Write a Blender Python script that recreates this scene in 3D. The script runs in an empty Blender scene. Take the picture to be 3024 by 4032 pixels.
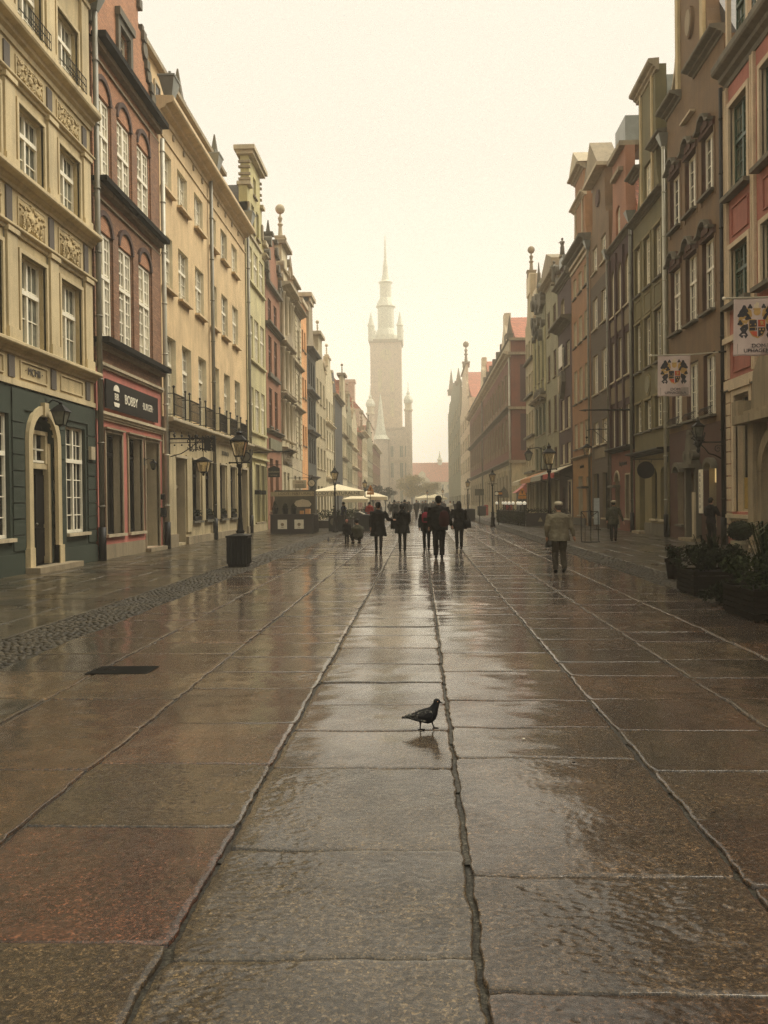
import bpy, bmesh, math, random
from mathutils import Vector, Matrix
from mathutils.geometry import tessellate_polygon
from mathutils import noise as mnoise
R = math.radians
random.seed(7)
scene = bpy.context.scene
C = scene.collection
FX = {'L': -9.7, 'R': 10.8}
SG = {'L': 1.0, 'R': -1.0}

# ------------------------------------------------------------------ materials
def nt(name):
    m = bpy.data.materials.new(name); m.use_nodes = True
    t = m.node_tree; b = t.nodes['Principled BSDF']
    return m, t, b
def N(t, k, **kw):
    n = t.nodes.new(k)
    for a, v in kw.items(): setattr(n, a, v)
    return n
def L(t, a, b): t.links.new(a, b)
def col4(c): return (c[0], c[1], c[2], 1)
def posvec(t, sc=(1, 1, 1)):
    g = N(t, 'ShaderNodeNewGeometry'); mp = N(t, 'ShaderNodeMapping'); mp.inputs['Scale'].default_value = sc
    L(t, g.outputs['Position'], mp.inputs['Vector']); return mp.outputs['Vector']
def uvvec(t):
    g = N(t, 'ShaderNodeNewGeometry'); s = N(t, 'ShaderNodeSeparateXYZ'); L(t, g.outputs['Position'], s.inputs[0])
    a = N(t, 'ShaderNodeMath', operation='ADD'); L(t, s.outputs['X'], a.inputs[0]); L(t, s.outputs['Y'], a.inputs[1])
    c = N(t, 'ShaderNodeCombineXYZ'); L(t, a.outputs[0], c.inputs['X']); L(t, s.outputs['Z'], c.inputs['Y'])
    return c.outputs[0]
def noise(t, vec, scale, detail=5, rough=.6):
    n = N(t, 'ShaderNodeTexNoise'); n.inputs['Scale'].default_value = scale; n.inputs['Detail'].default_value = detail
    n.inputs['Roughness'].default_value = rough; L(t, vec, n.inputs['Vector']); return n.outputs['Fac']
def ramp(t, fac, stops):
    r = N(t, 'ShaderNodeValToRGB'); e = r.color_ramp.elements
    while len(e) < len(stops): e.new(.5)
    for i, (p, c) in enumerate(stops):
        e[i].position = p; e[i].color = col4(c) if not isinstance(c, float) else (c, c, c, 1)
    L(t, fac, r.inputs[0]); return r.outputs['Color']
def mix(t, a, b, f, mode='MIX'):
    m = N(t, 'ShaderNodeMix', data_type='RGBA', blend_type=mode)
    for s, v in (('A', a), ('B', b)):
        i = [x for x in m.inputs if x.name == s and x.type == 'RGBA'][0]
        if hasattr(v, 'type'): L(t, v, i)
        else: i.default_value = col4(v)
    f0 = m.inputs[0]
    if hasattr(f, 'type'): L(t, f, f0)
    else: f0.default_value = f
    return [o for o in m.outputs if o.type == 'RGBA'][0]
def bump(t, b, h, strength=.3, dist=.02, prev=None, sock='Normal'):
    n = N(t, 'ShaderNodeBump'); n.inputs['Strength'].default_value = strength; n.inputs['Distance'].default_value = dist
    L(t, h, n.inputs['Height'])
    if prev: L(t, prev, n.inputs['Normal'])
    L(t, n.outputs[0], b.inputs[sock]); return n.outputs[0]
def mul(c, k): return tuple(min(1, x * k) for x in c)

def plaster(name, c, dirt=.35, grime=(.12, .10, .07), rough=.8, bs=.25):
    m, t, b = nt(name)
    v = posvec(t); vs = posvec(t, (2.6, 2.6, .30))
    n1 = noise(t, v, .7, 6, .65); n2 = noise(t, vs, 1.3, 6, .7); n3 = noise(t, v, 38, 3, .6)
    base = ramp(t, n1, [(.3, mul(c, .72)), (.7, mul(c, 1.12))])
    dm = ramp(t, n2, [(.46, 0.0), (.72, 1.0)])
    dmm = N(t, 'ShaderNodeMath', operation='MULTIPLY'); L(t, dm, dmm.inputs[0]); dmm.inputs[1].default_value = min(.9, dirt * 1.5)
    base = mix(t, base, tuple(c[i] * .35 + grime[i] * .5 for i in range(3)), dmm.outputs[0])
    n4 = ramp(t, n3, [(.35, .90), (.65, 1.06)])
    base = mix(t, base, n4, 1.0, 'MULTIPLY')
    L(t, base, b.inputs['Base Color']); b.inputs['Roughness'].default_value = rough
    bump(t, b, n3, bs, .012); return m
def brickm(name, c1, c2, mortar, bw=.26, bh=.075, dirt=.4, soot=(.05, .04, .035)):
    m, t, b = nt(name)
    br = N(t, 'ShaderNodeTexBrick'); L(t, uvvec(t), br.inputs['Vector'])
    br.inputs['Color1'].default_value = col4(c1); br.inputs['Color2'].default_value = col4(c2); br.inputs['Mortar'].default_value = col4(mortar)
    br.inputs['Scale'].default_value = 1; br.inputs['Brick Width'].default_value = bw; br.inputs['Row Height'].default_value = bh
    br.inputs['Mortar Size'].default_value = .008; br.inputs['Mortar Smooth'].default_value = .3
    v = posvec(t); n1 = noise(t, v, .9, 6, .7); n2 = noise(t, v, 14, 3)
    dm = ramp(t, n1, [(.45, 0.0), (.72, 1.0)])
    k = N(t, 'ShaderNodeMath', operation='MULTIPLY'); L(t, dm, k.inputs[0]); k.inputs[1].default_value = dirt
    base = mix(t, br.outputs['Color'], soot, k.outputs[0])
    base = mix(t, base, ramp(t, n2, [(.3, .7), (.7, 1.15)]), 1.0, 'MULTIPLY')
    L(t, base, b.inputs['Base Color']); b.inputs['Roughness'].default_value = .85
    inv = N(t, 'ShaderNodeMath', operation='SUBTRACT'); inv.inputs[0].default_value = 1; L(t, br.outputs['Fac'], inv.inputs[1])
    bump(t, b, inv.outputs[0], .5, .01); return m
def tilem(name, c, rw=.25, rh=.33):
    m, t, b = nt(name)
    br = N(t, 'ShaderNodeTexBrick'); L(t, uvvec(t), br.inputs['Vector']); br.inputs['Scale'].default_value = 1
    br.inputs['Color1'].default_value = col4(mul(c, 1.15)); br.inputs['Color2'].default_value = col4(mul(c, .75)); br.inputs['Mortar'].default_value = col4(mul(c, .3))
    br.inputs['Brick Width'].default_value = rw; br.inputs['Row Height'].default_value = rh; br.inputs['Mortar Size'].default_value = .02
    n = noise(t, posvec(t), 1.1, 5)
    L(t, mix(t, br.outputs['Color'], ramp(t, n, [(.3, .7), (.7, 1.2)]), 1.0, 'MULTIPLY'), b.inputs['Base Color'])
    b.inputs['Roughness'].default_value = .6; bump(t, b, br.outputs['Fac'], -.5, .03); return m
def simple(name, c, rough=.5, metal=0., spec=.5, var=.25, sc=6., bs=.1, coat=0., emit=None):
    m, t, b = nt(name)
    n = noise(t, posvec(t), sc, 4)
    L(t, ramp(t, n, [(.3, mul(c, 1 - var)), (.7, mul(c, 1 + var * .5))]), b.inputs['Base Color'])
    b.inputs['Roughness'].default_value = rough; b.inputs['Metallic'].default_value = metal
    b.inputs['Specular IOR Level'].default_value = spec; b.inputs['Coat Weight'].default_value = coat
    if bs: bump(t, b, n, bs, .01)
    if emit: b.inputs['Emission Color'].default_value = col4(emit[0]); b.inputs['Emission Strength'].default_value = emit[1]
    return m
def glassm(name, c, rough=.06, curtain=None):
    m, t, b = nt(name); oi = N(t, 'ShaderNodeObjectInfo'); rnd = oi.outputs['Random']
    v = posvec(t, (16, 16, .5)); n = noise(t, v, 1.0, 3); n2 = noise(t, posvec(t), 1.3, 3)
    dark = ramp(t, n2, [(.35, mul(c, .4)), (.7, mul(c, 2.0))])
    cu = curtain or (.30, .27, .19)
    cc = ramp(t, n, [(.3, mul(cu, .7)), (.7, cu)])
    fac = ramp(t, rnd, [(.0, .0), (.45, .15), (.6, .9), (1., 1.)] if not curtain else [(.0, .35), (.15, .95), (1., 1.)])
    blot = ramp(t, n2, [(.42, .35), (.6, 1.0)]); k = N(t, 'ShaderNodeMath', operation='MULTIPLY'); L(t, fac, k.inputs[0]); L(t, blot, k.inputs[1])
    if not curtain: k2 = N(t, 'ShaderNodeMath', operation='MULTIPLY'); L(t, k.outputs[0], k2.inputs[0]); k2.inputs[1].default_value = .45; k = k2
    L(t, mix(t, dark, cc, k.outputs[0]), b.inputs['Base Color'])
    b.inputs['Roughness'].default_value = rough; b.inputs['Specular IOR Level'].default_value = .22; b.inputs['IOR'].default_value = 1.3
    nb = noise(t, posvec(t), 1.7, 2); bump(t, b, nb, .10, .05)
    return m
M = {}
M['cream'] = plaster('cream plaster', (.52, .415, .225), .45)
M['cream_trim'] = plaster('cream trim', (.57, .465, .27), .4)
M['relief'] = plaster('relief plaster', (.56, .44, .23), .5, bs=.9)
M['panel_grey'] = plaster('grey panel', (.10, .085, .07), .2)
M['sage'] = plaster('sage plaster', (.20, .19, .115), .3)
M['green'] = plaster('dark green render', (.024, .036, .022), .2, (.03, .03, .02))
M['brick'] = brickm('weathered brick', (.31, .155, .078), (.20, .095, .05), (.17, .11, .075))
M['brick_orange'] = brickm('orange brick', (.50, .235, .115), (.40, .18, .09), (.24, .15, .10), dirt=.35, soot=(.10, .055, .035))
M['brick_dark'] = brickm('dark brick', (.075, .03, .022), (.05, .024, .018), (.06, .045, .035))
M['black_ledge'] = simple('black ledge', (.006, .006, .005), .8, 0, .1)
M['pink'] = plaster('dusty pink render', (.50, .165, .125), .3)
M['stone'] = plaster('worn stone', (.30, .24, .15), .6, (.05, .045, .03))
M['stone_light'] = plaster('light stone', (.50, .42, .28), .5)
M['stone_dark'] = plaster('sooty stone', (.13, .115, .08), .6, (.03, .03, .02))
M['white_trim'] = plaster('off white trim', (.70, .60, .42), .3)
M['yellow'] = plaster('warm yellow plaster', (.66, .485, .265), .34, (.25, .17, .08))
M['yellow_trim'] = plaster('pale yellow trim', (.66, .50, .29), .35)
M['shop'] = plaster('stained cream shop wall', (.50, .41, .24), .75, (.10, .08, .05))
M['lime'] = plaster('yellow green plaster', (.50, .44, .20), .35)
M['lime_pale'] = plaster('pale green plaster', (.56, .50, .27), .45)
M['orange'] = plaster('orange plaster', (.72, .36, .14), .25)
M['rust'] = plaster('rust red plaster', (.31, .135, .07), .35)
M['charcoal'] = plaster('charcoal render', (.05, .052, .042), .3, (.02, .02, .02))
M['slate_wall'] = plaster('dark slate render', (.040, .040, .036), .2, (.02, .02, .02))
M['beige'] = plaster('beige plaster', (.42, .35, .21), .4)
M['ivory'] = plaster('ivory plaster', (.58, .50, .32), .45)
M['grey_green'] = plaster('grey green plaster', (0.272, 0.248, 0.144), .5)
M['rose'] = plaster('rose plaster', (.40, .145, .105), .3, (.10, .03, .02))
M['rose_trim'] = plaster('pale rose trim', (.62, .50, .34), .25)
M['ochre_brown'] = plaster('brown ochre plaster', (0.167, 0.102, 0.046), .4, (.06, .035, .02))
M['brown'] = plaster('dark brown plaster', (0.084, 0.037, 0.022), .35, (.03, .02, .015))
M['tan_strip'] = plaster('tan plaster', (0.216, 0.132, 0.064), .3)
M['olive'] = plaster('olive plaster', (0.133, 0.112, 0.042), .4, (.05, .045, .02))
M['olive_pale'] = plaster('pale olive plaster', (0.211, 0.174, 0.074), .4)
M['panel_tan'] = plaster('tan panel', (0.168, 0.126, 0.063), .35)
M['maroon'] = plaster('maroon plaster', (0.049, 0.018, 0.014), .3, (.02, .01, .01))
M['brick_red'] = plaster('brick red plaster', (0.169, 0.054, 0.029), .35, (.05, .02, .015))
M['umber'] = brickm('umber brick', (0.084, 0.056, 0.032), (.085, .06, .035), (.09, .07, .045), bw=.5, bh=.22)
M['ochre'] = plaster('ochre plaster', (0.326, 0.170, 0.051), .35, (.10, .05, .02))
M['ochre_top'] = plaster('orange ochre plaster', (0.288, 0.137, 0.050), .35, (.09, .05, .02))
M['verdigris'] = plaster('green grey stone', (0.208, 0.200, 0.112), .6, (.05, .05, .03))
M['townhall_hazed'] = brickm('haze paled brick', (.62, .49, .36), (.56, .44, .32), (.52, .44, .32))  # brick lightened beyond its own colour, so the colour itself carries fog fade
M['roof_tile'] = tilem('red roof tiles', (.42, .13, .06))
M['roof_dark'] = tilem('dark roof tiles', (.06, .05, .04))
M['zinc'] = simple('zinc sheet', (.22, .23, .20), .4, .3, .5, .3, 1.2)
M['copper_hazed'] = simple('green copper', (.62, .62, .50), .6, .1, .5, .3, 1.5)  # copper made paler than it is; extra mist is put into the colour
M['wood_white'] = simple('white window paint', (.82, .77, .62), .45, 0, .5, .12, 9, .03)
M['wood_cream'] = simple('cream window paint', (.60, .53, .36), .5, 0, .5, .12, 9, .03)
M['wood_green'] = simple('green window paint', (.03, .07, .045), .4, 0, .5, .2, 9, .03)
M['wood_brown'] = simple('brown window paint', (.10, .04, .02), .5, 0, .5, .2, 9, .03)
M['wood_dark'] = simple('dark door wood', (.010, .008, .006), .7, 0, .15, .3, 9, .05)
M['iron'] = simple('black iron', (.005, .005, .005), .5, .0, .25, .2, 12, .05)
M['pipe'] = simple('zinc drainpipe', (.16, .15, .11), .5, .2, .5, .3, 2)
M['pipe_pale'] = simple('pale drainpipe', (.50, .48, .38), .5, .1, .5, .2, 2)
M['glass'] = glassm('dark window glass', (.009, .010, .009))
M['glass_green'] = glassm('greenish window glass', (.045, .055, .035))
M['glass_pale'] = glassm('curtained window glass', (.05, .05, .04), .08, (.86, .80, .62))
M['glass_grey'] = glassm('grey curtained glass', (.03, .035, .03), .07, (.24, .24, .18))
M['glass_shop'] = simple('shop glass', (.004, .004, .004), .12, 0, .2, .3, 2., 0)
M['jamb'] = plaster('whitewashed reveal', (.74, .66, .48), .15)
M['lit'] = simple('lit shop interior', (.5, .4, .2), .5, emit=((1.0, .72, .30), .55))

# ------------------------------------------------------------------ mesh builder
class MB:
    def __init__(s): s.v = []; s.f = []; s.m = []; s.mi = 0
    def add(s, vs, fs):
        o = len(s.v); s.v += [tuple(p) for p in vs]
        s.f += [tuple(i + o for i in f) for f in fs]; s.m += [s.mi] * len(fs)
    def box(s, x0, x1, y0, y1, z0, z1):
        s.add([(x0, y0, z0), (x1, y0, z0), (x1, y1, z0), (x0, y1, z0), (x0, y0, z1), (x1, y0, z1), (x1, y1, z1), (x0, y1, z1)],
              [(0, 3, 2, 1), (4, 5, 6, 7), (0, 1, 5, 4), (1, 2, 6, 5), (2, 3, 7, 6), (3, 0, 4, 7)])
    def frustum(s, cx, cy, z0, z1, a0, b0, a1, b1):
        s.add([(cx - a0, cy - b0, z0), (cx + a0, cy - b0, z0), (cx + a0, cy + b0, z0), (cx - a0, cy + b0, z0),
               (cx - a1, cy - b1, z1), (cx + a1, cy - b1, z1), (cx + a1, cy + b1, z1), (cx - a1, cy + b1, z1)],
              [(0, 3, 2, 1), (4, 5, 6, 7), (0, 1, 5, 4), (1, 2, 6, 5), (2, 3, 7, 6), (3, 0, 4, 7)])
    def tube(s, pts, r, n=8, cap=True):
        pts = [Vector(p) for p in pts]; rr = r if isinstance(r, (list, tuple)) else [r] * len(pts)
        rings = []; prev = None
        for i, p in enumerate(pts):
            d = (pts[min(i + 1, len(pts) - 1)] - pts[max(i - 1, 0)]).normalized()
            a = prev if prev else (Vector((0, 0, 1)) if abs(d.z) < .9 else Vector((1, 0, 0)))
            a = (a - d * a.dot(d)).normalized(); b = d.cross(a); prev = a
            rings.append([p + (a * math.cos(2 * math.pi * k / n) + b * math.sin(2 * math.pi * k / n)) * rr[i] for k in range(n)])
        vs = [q for g in rings for q in g]; fs = []
        for i in range(len(rings) - 1):
            for k in range(n): fs.append((i * n + k, i * n + (k + 1) % n, (i + 1) * n + (k + 1) % n, (i + 1) * n + k))
        if cap: fs.append(tuple(range(n))[::-1]); fs.append(tuple(range((len(rings) - 1) * n, len(rings) * n)))
        s.add(vs, fs)
    def lathe(s, cx, cy, prof, n=12, sx=1., sy=1.):
        vs = []; fs = []
        for (r, z) in prof:
            for k in range(n):
                a = 2 * math.pi * (k + .5) / n; vs.append((cx + r * math.cos(a) * sx, cy + r * math.sin(a) * sy, z))
        for i in range(len(prof) - 1):
            for k in range(n): fs.append((i * n + k, i * n + (k + 1) % n, (i + 1) * n + (k + 1) % n, (i + 1) * n + k))
        fs.append(tuple(range(n))[::-1]); fs.append(tuple(range((len(prof) - 1) * n, len(prof) * n)))
        s.add(vs, fs)
    def ball(s, c, r, n=10, sx=1, sy=1, sz=1):
        s.lathe(c[0], c[1], [(r * math.sin(math.pi * i / n) + 1e-4, c[2] - r * sz * math.cos(math.pi * i / n)) for i in range(n + 1)], n + 2, sx, sy)
    def prism(s, poly, fn, a, b):
        """poly of (p,q) extruded from a to b; fn(p,q,t)->xyz"""
        n = len(poly)
        tri = tessellate_polygon([[Vector((p, q, 0)) for p, q in poly]])
        vs = [fn(p, q, a) for p, q in poly] + [fn(p, q, b) for p, q in poly]
        fs = [tuple(t) for t in tri] + [tuple(i + n for i in t)[::-1] for t in tri]
        for i in range(n): j = (i + 1) % n; fs.append((i, j, j + n, i + n))
        s.add(vs, fs)
    def build(s, name, mats, parent=None, origin=(0, 0, 0), smooth=False, loc=None):
        ob = bpy.data.objects.new(name, s.mesh(name, mats, origin, smooth)); C.objects.link(ob)
        if parent: ob.parent = parent
        if loc is not None: ob.location = loc
        return ob
    def mesh(s, name, mats, origin=(0, 0, 0), smooth=False):
        me = bpy.data.meshes.new(name); ox, oy, oz = origin
        me.from_pydata([(x - ox, y - oy, z - oz) for x, y, z in s.v], [], s.f)
        if not isinstance(mats, (list, tuple)): mats = [mats]
        for m in mats: me.materials.append(M[m] if isinstance(m, str) else m)
        me.polygons.foreach_set('material_index', s.m)
        if smooth: me.polygons.foreach_set('use_smooth', [True] * len(me.polygons))
        me.update()
        if len(s.f) < 60000:
            bm = bmesh.new(); bm.from_mesh(me); bmesh.ops.recalc_face_normals(bm, faces=bm.faces); bm.to_mesh(me); bm.free()
        return me
def empty(name, loc, rz=0):
    o = bpy.data.objects.new(name, None); C.objects.link(o); o.location = loc; o.rotation_euler = (0, 0, rz)
    o.empty_display_size = .2; return o
def tag(o, label=None, cat=None, group=None, kind=None):
    if label: o['label'] = label
    if cat: o['category'] = cat
    if group: o['group'] = group
    if kind: o['kind'] = kind
    return o
def copy_tree(o, parent=None):
    c = o.copy(); C.objects.link(c)
    if parent: c.parent = parent
    for ch in list(o.children): copy_tree(ch, c)
    return c
def text(s_, size, mat, parent, loc, rot, extrude=.01, sx=1., align='CENTER', name='lettering'):
    cu = bpy.data.curves.new(name, 'FONT'); cu.body = s_; cu.size = size; cu.extrude = extrude; cu.align_x = align; cu.align_y = 'CENTER'
    o = bpy.data.objects.new('tmp', cu); C.objects.link(o)
    dg = bpy.context.evaluated_depsgraph_get(); me = bpy.data.meshes.new_from_object(o.evaluated_get(dg))
    bpy.data.objects.remove(o); bpy.data.curves.remove(cu)
    for v in me.vertices: v.co.x *= sx
    me.materials.clear(); me.materials.append(M[mat] if isinstance(mat, str) else mat)
    ob = bpy.data.objects.new(name, me); C.objects.link(ob); ob.parent = parent; ob.location = loc; ob.rotation_euler = rot
    return ob

# ------------------------------------------------------------------ buildings
WC = {}
def arch_pts(u0, u1, vs, n=10, rise=None):
    r = (u1 - u0) / 2; c = (u0 + u1) / 2; h = r if rise is None else rise
    return [(c + r * math.cos(math.pi * k / n), vs + h * math.sin(math.pi * k / n)) for k in range(n + 1)]
def hole(u0, u1, v0, v1, arch=0):
    if arch: return [(u0, v0), (u1, v0)] + arch_pts(u0, u1, v1 - arch, 10, arch)
    return [(u0, v0), (u1, v0), (u1, v1), (u0, v1)]
class Bld:
    def __init__(s, name, side, u0, u1, label, cat='building', group=None, fx=None):
        s.side = side; s.u0 = u0; s.u1 = u1; s.fx = FX[side] if fx is None else fx; s.sg = SG[side]
        s.o = (s.fx, (u0 + u1) / 2, 0); s.root = tag(empty(name, s.o), label, cat, group); s.holes = []
    def P(s, u, v, w): return (s.fx + s.sg * w, u, v)
    def panel(s, mat, outline, name='wall', depth=.5, w=0., holes=None, reveal=None):
        """flat wall panel with openings; outline polygon of (u,v)"""
        us = [p[0] for p in outline]; vs_ = [p[1] for p in outline]
        H = []
        for h in (s.holes if holes is None else holes):
            hu = [p[0] for p in h[0]]; hv = [p[1] for p in h[0]]
            if min(hv) >= min(vs_) - 1e-3 and max(hv) <= max(vs_) + 1e-3 and min(hu) >= min(us) - 1e-3 and max(hu) <= max(us) + 1e-3: H.append(h)
        polys = [[Vector((p[0], p[1], 0)) for p in outline]] + [[Vector((p[0], p[1], 0)) for p in h[0]] for h in H]
        flat = [p for pl in polys for p in pl]; tri = tessellate_polygon(polys)
        mb = MB(); mb.add([s.P(p.x, p.y, w) for p in flat], [tuple(t) for t in tri])
        n = len(outline)
        o2 = [s.P(p[0], p[1], w) for p in outline] + [s.P(p[0], p[1], w - depth) for p in outline]
        mb.add(o2, [(i, (i + 1) % n, (i + 1) % n + n, i + n) for i in range(n)])
        mb.mi = 1 if reveal else 0
        for h in H:
            k = len(h[0]); hv = [s.P(p[0], p[1], w) for p in h[0]] + [s.P(p[0], p[1], w - h[1] - .02) for p in h[0]]
            mb.add(hv, [(i, (i + 1) % k, (i + 1) % k + k, i + k) for i in range(k)])
        return mb.build(name, [mat] + ([reveal] if reveal else []), s.root, s.o)
    def rect(s, mat, v0, v1, u0=None, u1=None, **k):
        u0 = s.u0 if u0 is None else u0; u1 = s.u1 if u1 is None else u1
        return s.panel(mat, [(u0, v0), (u1, v0), (u1, v1), (u0, v1)], **k)
    def win(s, u0, u1, v0, v1, rec=.2, nx=2, ny=3, tr=.0, fr='wood_white', gl='glass', arch=0, sill='stone_light', fw=.07, mw=.028, cut=True, name='window', sp=.12, leaf=True):
        if cut: s.holes.append((hole(u0, u1, v0, v1, arch), rec))
        W = u1 - u0; H = v1 - v0
        key = (s.side, round(W, 3), round(H, 3), rec, nx, ny, tr, fr, gl, arch, sill, fw, name, sp)
        if key not in WC:
            g = MB(); f = MB(); sl = MB(); X = lambda w: s.sg * w
            def bar(a, b, c, d, w0, w1): f.box(min(X(w0), X(w1)), max(X(w0), X(w1)), a, b, c, d)
            hu = W / 2
            pts = hole(-hu, hu, 0, H, arch)
            g.prism(pts, lambda p, q, t: (X(t), p, q), -rec - .01, -rec + .012)
            top = H - arch
            bar(-hu, -hu + fw, 0, top, -rec, -rec + .07); bar(hu - fw, hu, 0, top, -rec, -rec + .07)
            bar(-hu + fw, hu - fw, 0, fw * 1.2, -rec, -rec + .068)
            if not arch: bar(-hu + fw, hu - fw, H - fw, H, -rec, -rec + .068)
            else:
                a1 = arch_pts(-hu, hu, top, 10, arch); a2 = arch_pts(-hu + fw, hu - fw, top, 10, max(.05, arch - fw))
                f.prism(a1 + a2[::-1], lambda p, q, t: (X(t), p, q), -rec + .001, -rec + .07)
            if leaf and W > .6: bar(-fw * .6, fw * .6, fw * 1.2, H - fw if not arch else H - fw - .02, -rec, -rec + .085)
            if tr: bar(-hu + fw, hu - fw, H * tr - .06, H * tr + .05, -rec, -rec + .10)
            for i in range(1, nx):
                x = -hu + W * i / nx
                if abs(x) > .05: bar(x - mw / 2, x + mw / 2, fw, top - .01, -rec, -rec + .04)
            for j in range(1, ny):
                z = H * j / ny
                if abs(z - H * tr) > .08 or not tr: bar(-hu + fw, hu - fw, z - mw / 2, z + mw / 2, -rec, -rec + .045)
            if sill: sl.box(min(X(-rec), X(sp)), max(X(-rec), X(sp)), -hu - .09, hu + .09, -.09, -.003)
            WC[key] = (g.mesh(name, gl), f.mesh('frame', fr), sl.mesh('sill', sill) if sill else None)
        gm, fm, sm = WC[key]
        o = bpy.data.objects.new(name, gm); C.objects.link(o); o.parent = s.root
        o.location = (0, (u0 + u1) / 2 - s.o[1], v0)
        for nm, me in (('frame', fm), ('sill', sm)):
            if me: c = bpy.data.objects.new(nm, me); C.objects.link(c); c.parent = o
        return o
    def wins(s, us, v0, v1, **k): return [s.win(a, b, v0, v1, **k) for a, b in us]
    def door(s, u0, u1, v0, v1, rec=.4, mat='wood_dark', arch=0, tl=None, fr='stone_light', name='door', leaves=2):
        s.holes.append((hole(u0, u1, v0, v1, arch), rec)); d = MB(); X = lambda w: s.fx + s.sg * w
        d.prism(hole(u0, u1, v0, v1, arch), lambda p, q, t: (X(t), p, q), -rec - .03, -rec)
        o = d.build(name, mat, s.root, s.o); n = leaves; W = (u1 - u0) / n; p = MB()
        top = tl if tl else v1 - arch - .1
        for i in range(n):
            for (a, b) in ((.08, .38), (.42, .94)):
                z0 = v0 + (top - v0) * a; z1 = v0 + (top - v0) * b
                p.box(min(X(-rec), X(-rec + .03)), max(X(-rec), X(-rec + .03)), u0 + W * i + .1, u0 + W * (i + 1) - .1, z0, z1)
        p.build('door_panel', mat, o, s.o)
        h = MB(); h.ball((X(-rec + .06), (u0 + u1) / 2 + .08, v0 + 1.05), .035, 6); h.build('handle', 'pipe', o, s.o)
        if tl:
            tb = MB(); tb.box(min(X(-rec), X(-rec + .12)), max(X(-rec), X(-rec + .12)), u0, u1, tl, tl + .14); tb.build('transom', fr, o, s.o)
        return o
    def band(s, mat, v0, v1, w=.05, u0=None, u1=None, name='moulding', w0=-.05):
        u0 = s.u0 if u0 is None else u0; u1 = s.u1 if u1 is None else u1
        m = MB(); a, b = sorted((s.fx + s.sg * w0, s.fx + s.sg * w)); m.box(a, b, u0, u1, v0, v1)
        return m.build(name, mat, s.root, s.o)
    def cornice(s, mat, v, h=.35, proj=.35, u0=None, u1=None, name='cornice', dark=None):
        u0 = s.u0 if u0 is None else u0; u1 = s.u1 if u1 is None else u1
        prof = [(-.1, v), (.05, v), (.07, v + h * .22), (proj * .45, v + h * .34), (proj * .5, v + h * .5), (proj * .92, v + h * .62), (proj, v + h * .72), (proj, v + h * .94), (proj * .94, v + h), (-.1, v + h + .03)]
        m = MB(); m.prism(prof, lambda p, q, t: (s.fx + s.sg * p, t, q), u0, u1)
        return m.build(name, mat, s.root, s.o)
    def shape(s, mat, poly, w0, w1, name='ornament'):
        m = MB(); m.prism(poly, lambda p, q, t: (s.fx + s.sg * t, p, q), w0, w1); return m.build(name, mat, s.root, s.o)
    def shapes(s, mat, polys, w0, w1, name='ornament'):
        o = None
        for poly in polys:
            m = MB(); m.prism(poly, lambda p, q, t: (s.fx + s.sg * t, p, q), w0, w1); o = m.build(name, mat, s.root, s.o)
        return o
    def boxes(s, mat, bl, name):
        tol = .075; grp = []
        for bx in bl:
            hit = [g for g in grp if any(bx[0] < q[1] + tol and bx[1] > q[0] - tol and bx[2] < q[3] + tol and bx[3] > q[2] - tol for q in g)]
            for g in hit: grp.remove(g)
            grp.append([bx] + [q for g in hit for q in g])
        for g in grp[1:]: s.boxes_(mat, g, name)
        return s.boxes_(mat, grp[0], name)
    def boxes_(s, mat, bl, name):
        m = MB()
        for (u0, u1, v0, v1, w0, w1) in bl:
            a, b = sorted((s.fx + s.sg * w0, s.fx + s.sg * w1)); m.box(a, b, u0, u1, v0, v1)
        return m.build(name, mat, s.root, s.o)
    def surround(s, mat, u0, u1, v0, v1, t=.12, w=.06, sill=True, top=.0, name='surround'):
        b = [(u0 - t, u0, v0, v1, -.05, w), (u1, u1 + t, v0, v1, -.05, w), (u0 - t, u1 + t, v1, v1 + t, -.05, w + .001)]
        if top: b.append((u0 - t - .05, u1 + t + .05, v1 + t + .002, v1 + t + top, -.05, w + .08))
        return s.boxes(mat, b, name)
    def ring(s, mat, u0, u1, v, t=.14, w=.06, rise=None, name='arch_moulding', flat=0):
        a = arch_pts(u0 - t, u1 + t, v, 12, None if rise is None else rise + t); b = arch_pts(u0, u1, v, 12, rise)
        return s.shape(mat, a + b[::-1], -.04, w, name)
    def body(s, mat, v1, depth=11, u0=None, u1=None):
        u0 = s.u0 + .02 if u0 is None else u0; u1 = s.u1 - .02 if u1 is None else u1
        m = MB(); a, b = sorted((s.fx - s.sg * .48, s.fx - s.sg * depth)); m.box(a, b, u0, u1, 0, v1)
        return m.build('side_wall', mat, s.root, s.o)
    def roof(s, mat, v0, v1, depth=11, ridge='perp', u0=None, u1=None, w0=.0, over=.0):
        u0 = s.u0 if u0 is None else u0; u1 = s.u1 if u1 is None else u1; m = MB(); uc = (u0 + u1) / 2
        if ridge == 'perp': m.prism([(u0 - over, v0), (u1 + over, v0), (uc, v1)], lambda p, q, t: (s.fx + s.sg * t, p, q), w0 - .5, -depth)
        else: m.prism([(w0, v0), (-depth, v0), (-depth / 2, v1)], lambda p, q, t: (s.fx + s.sg * p, t, q), u0, u1)
        return m.build('roof', mat, s.root, s.o)
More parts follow.
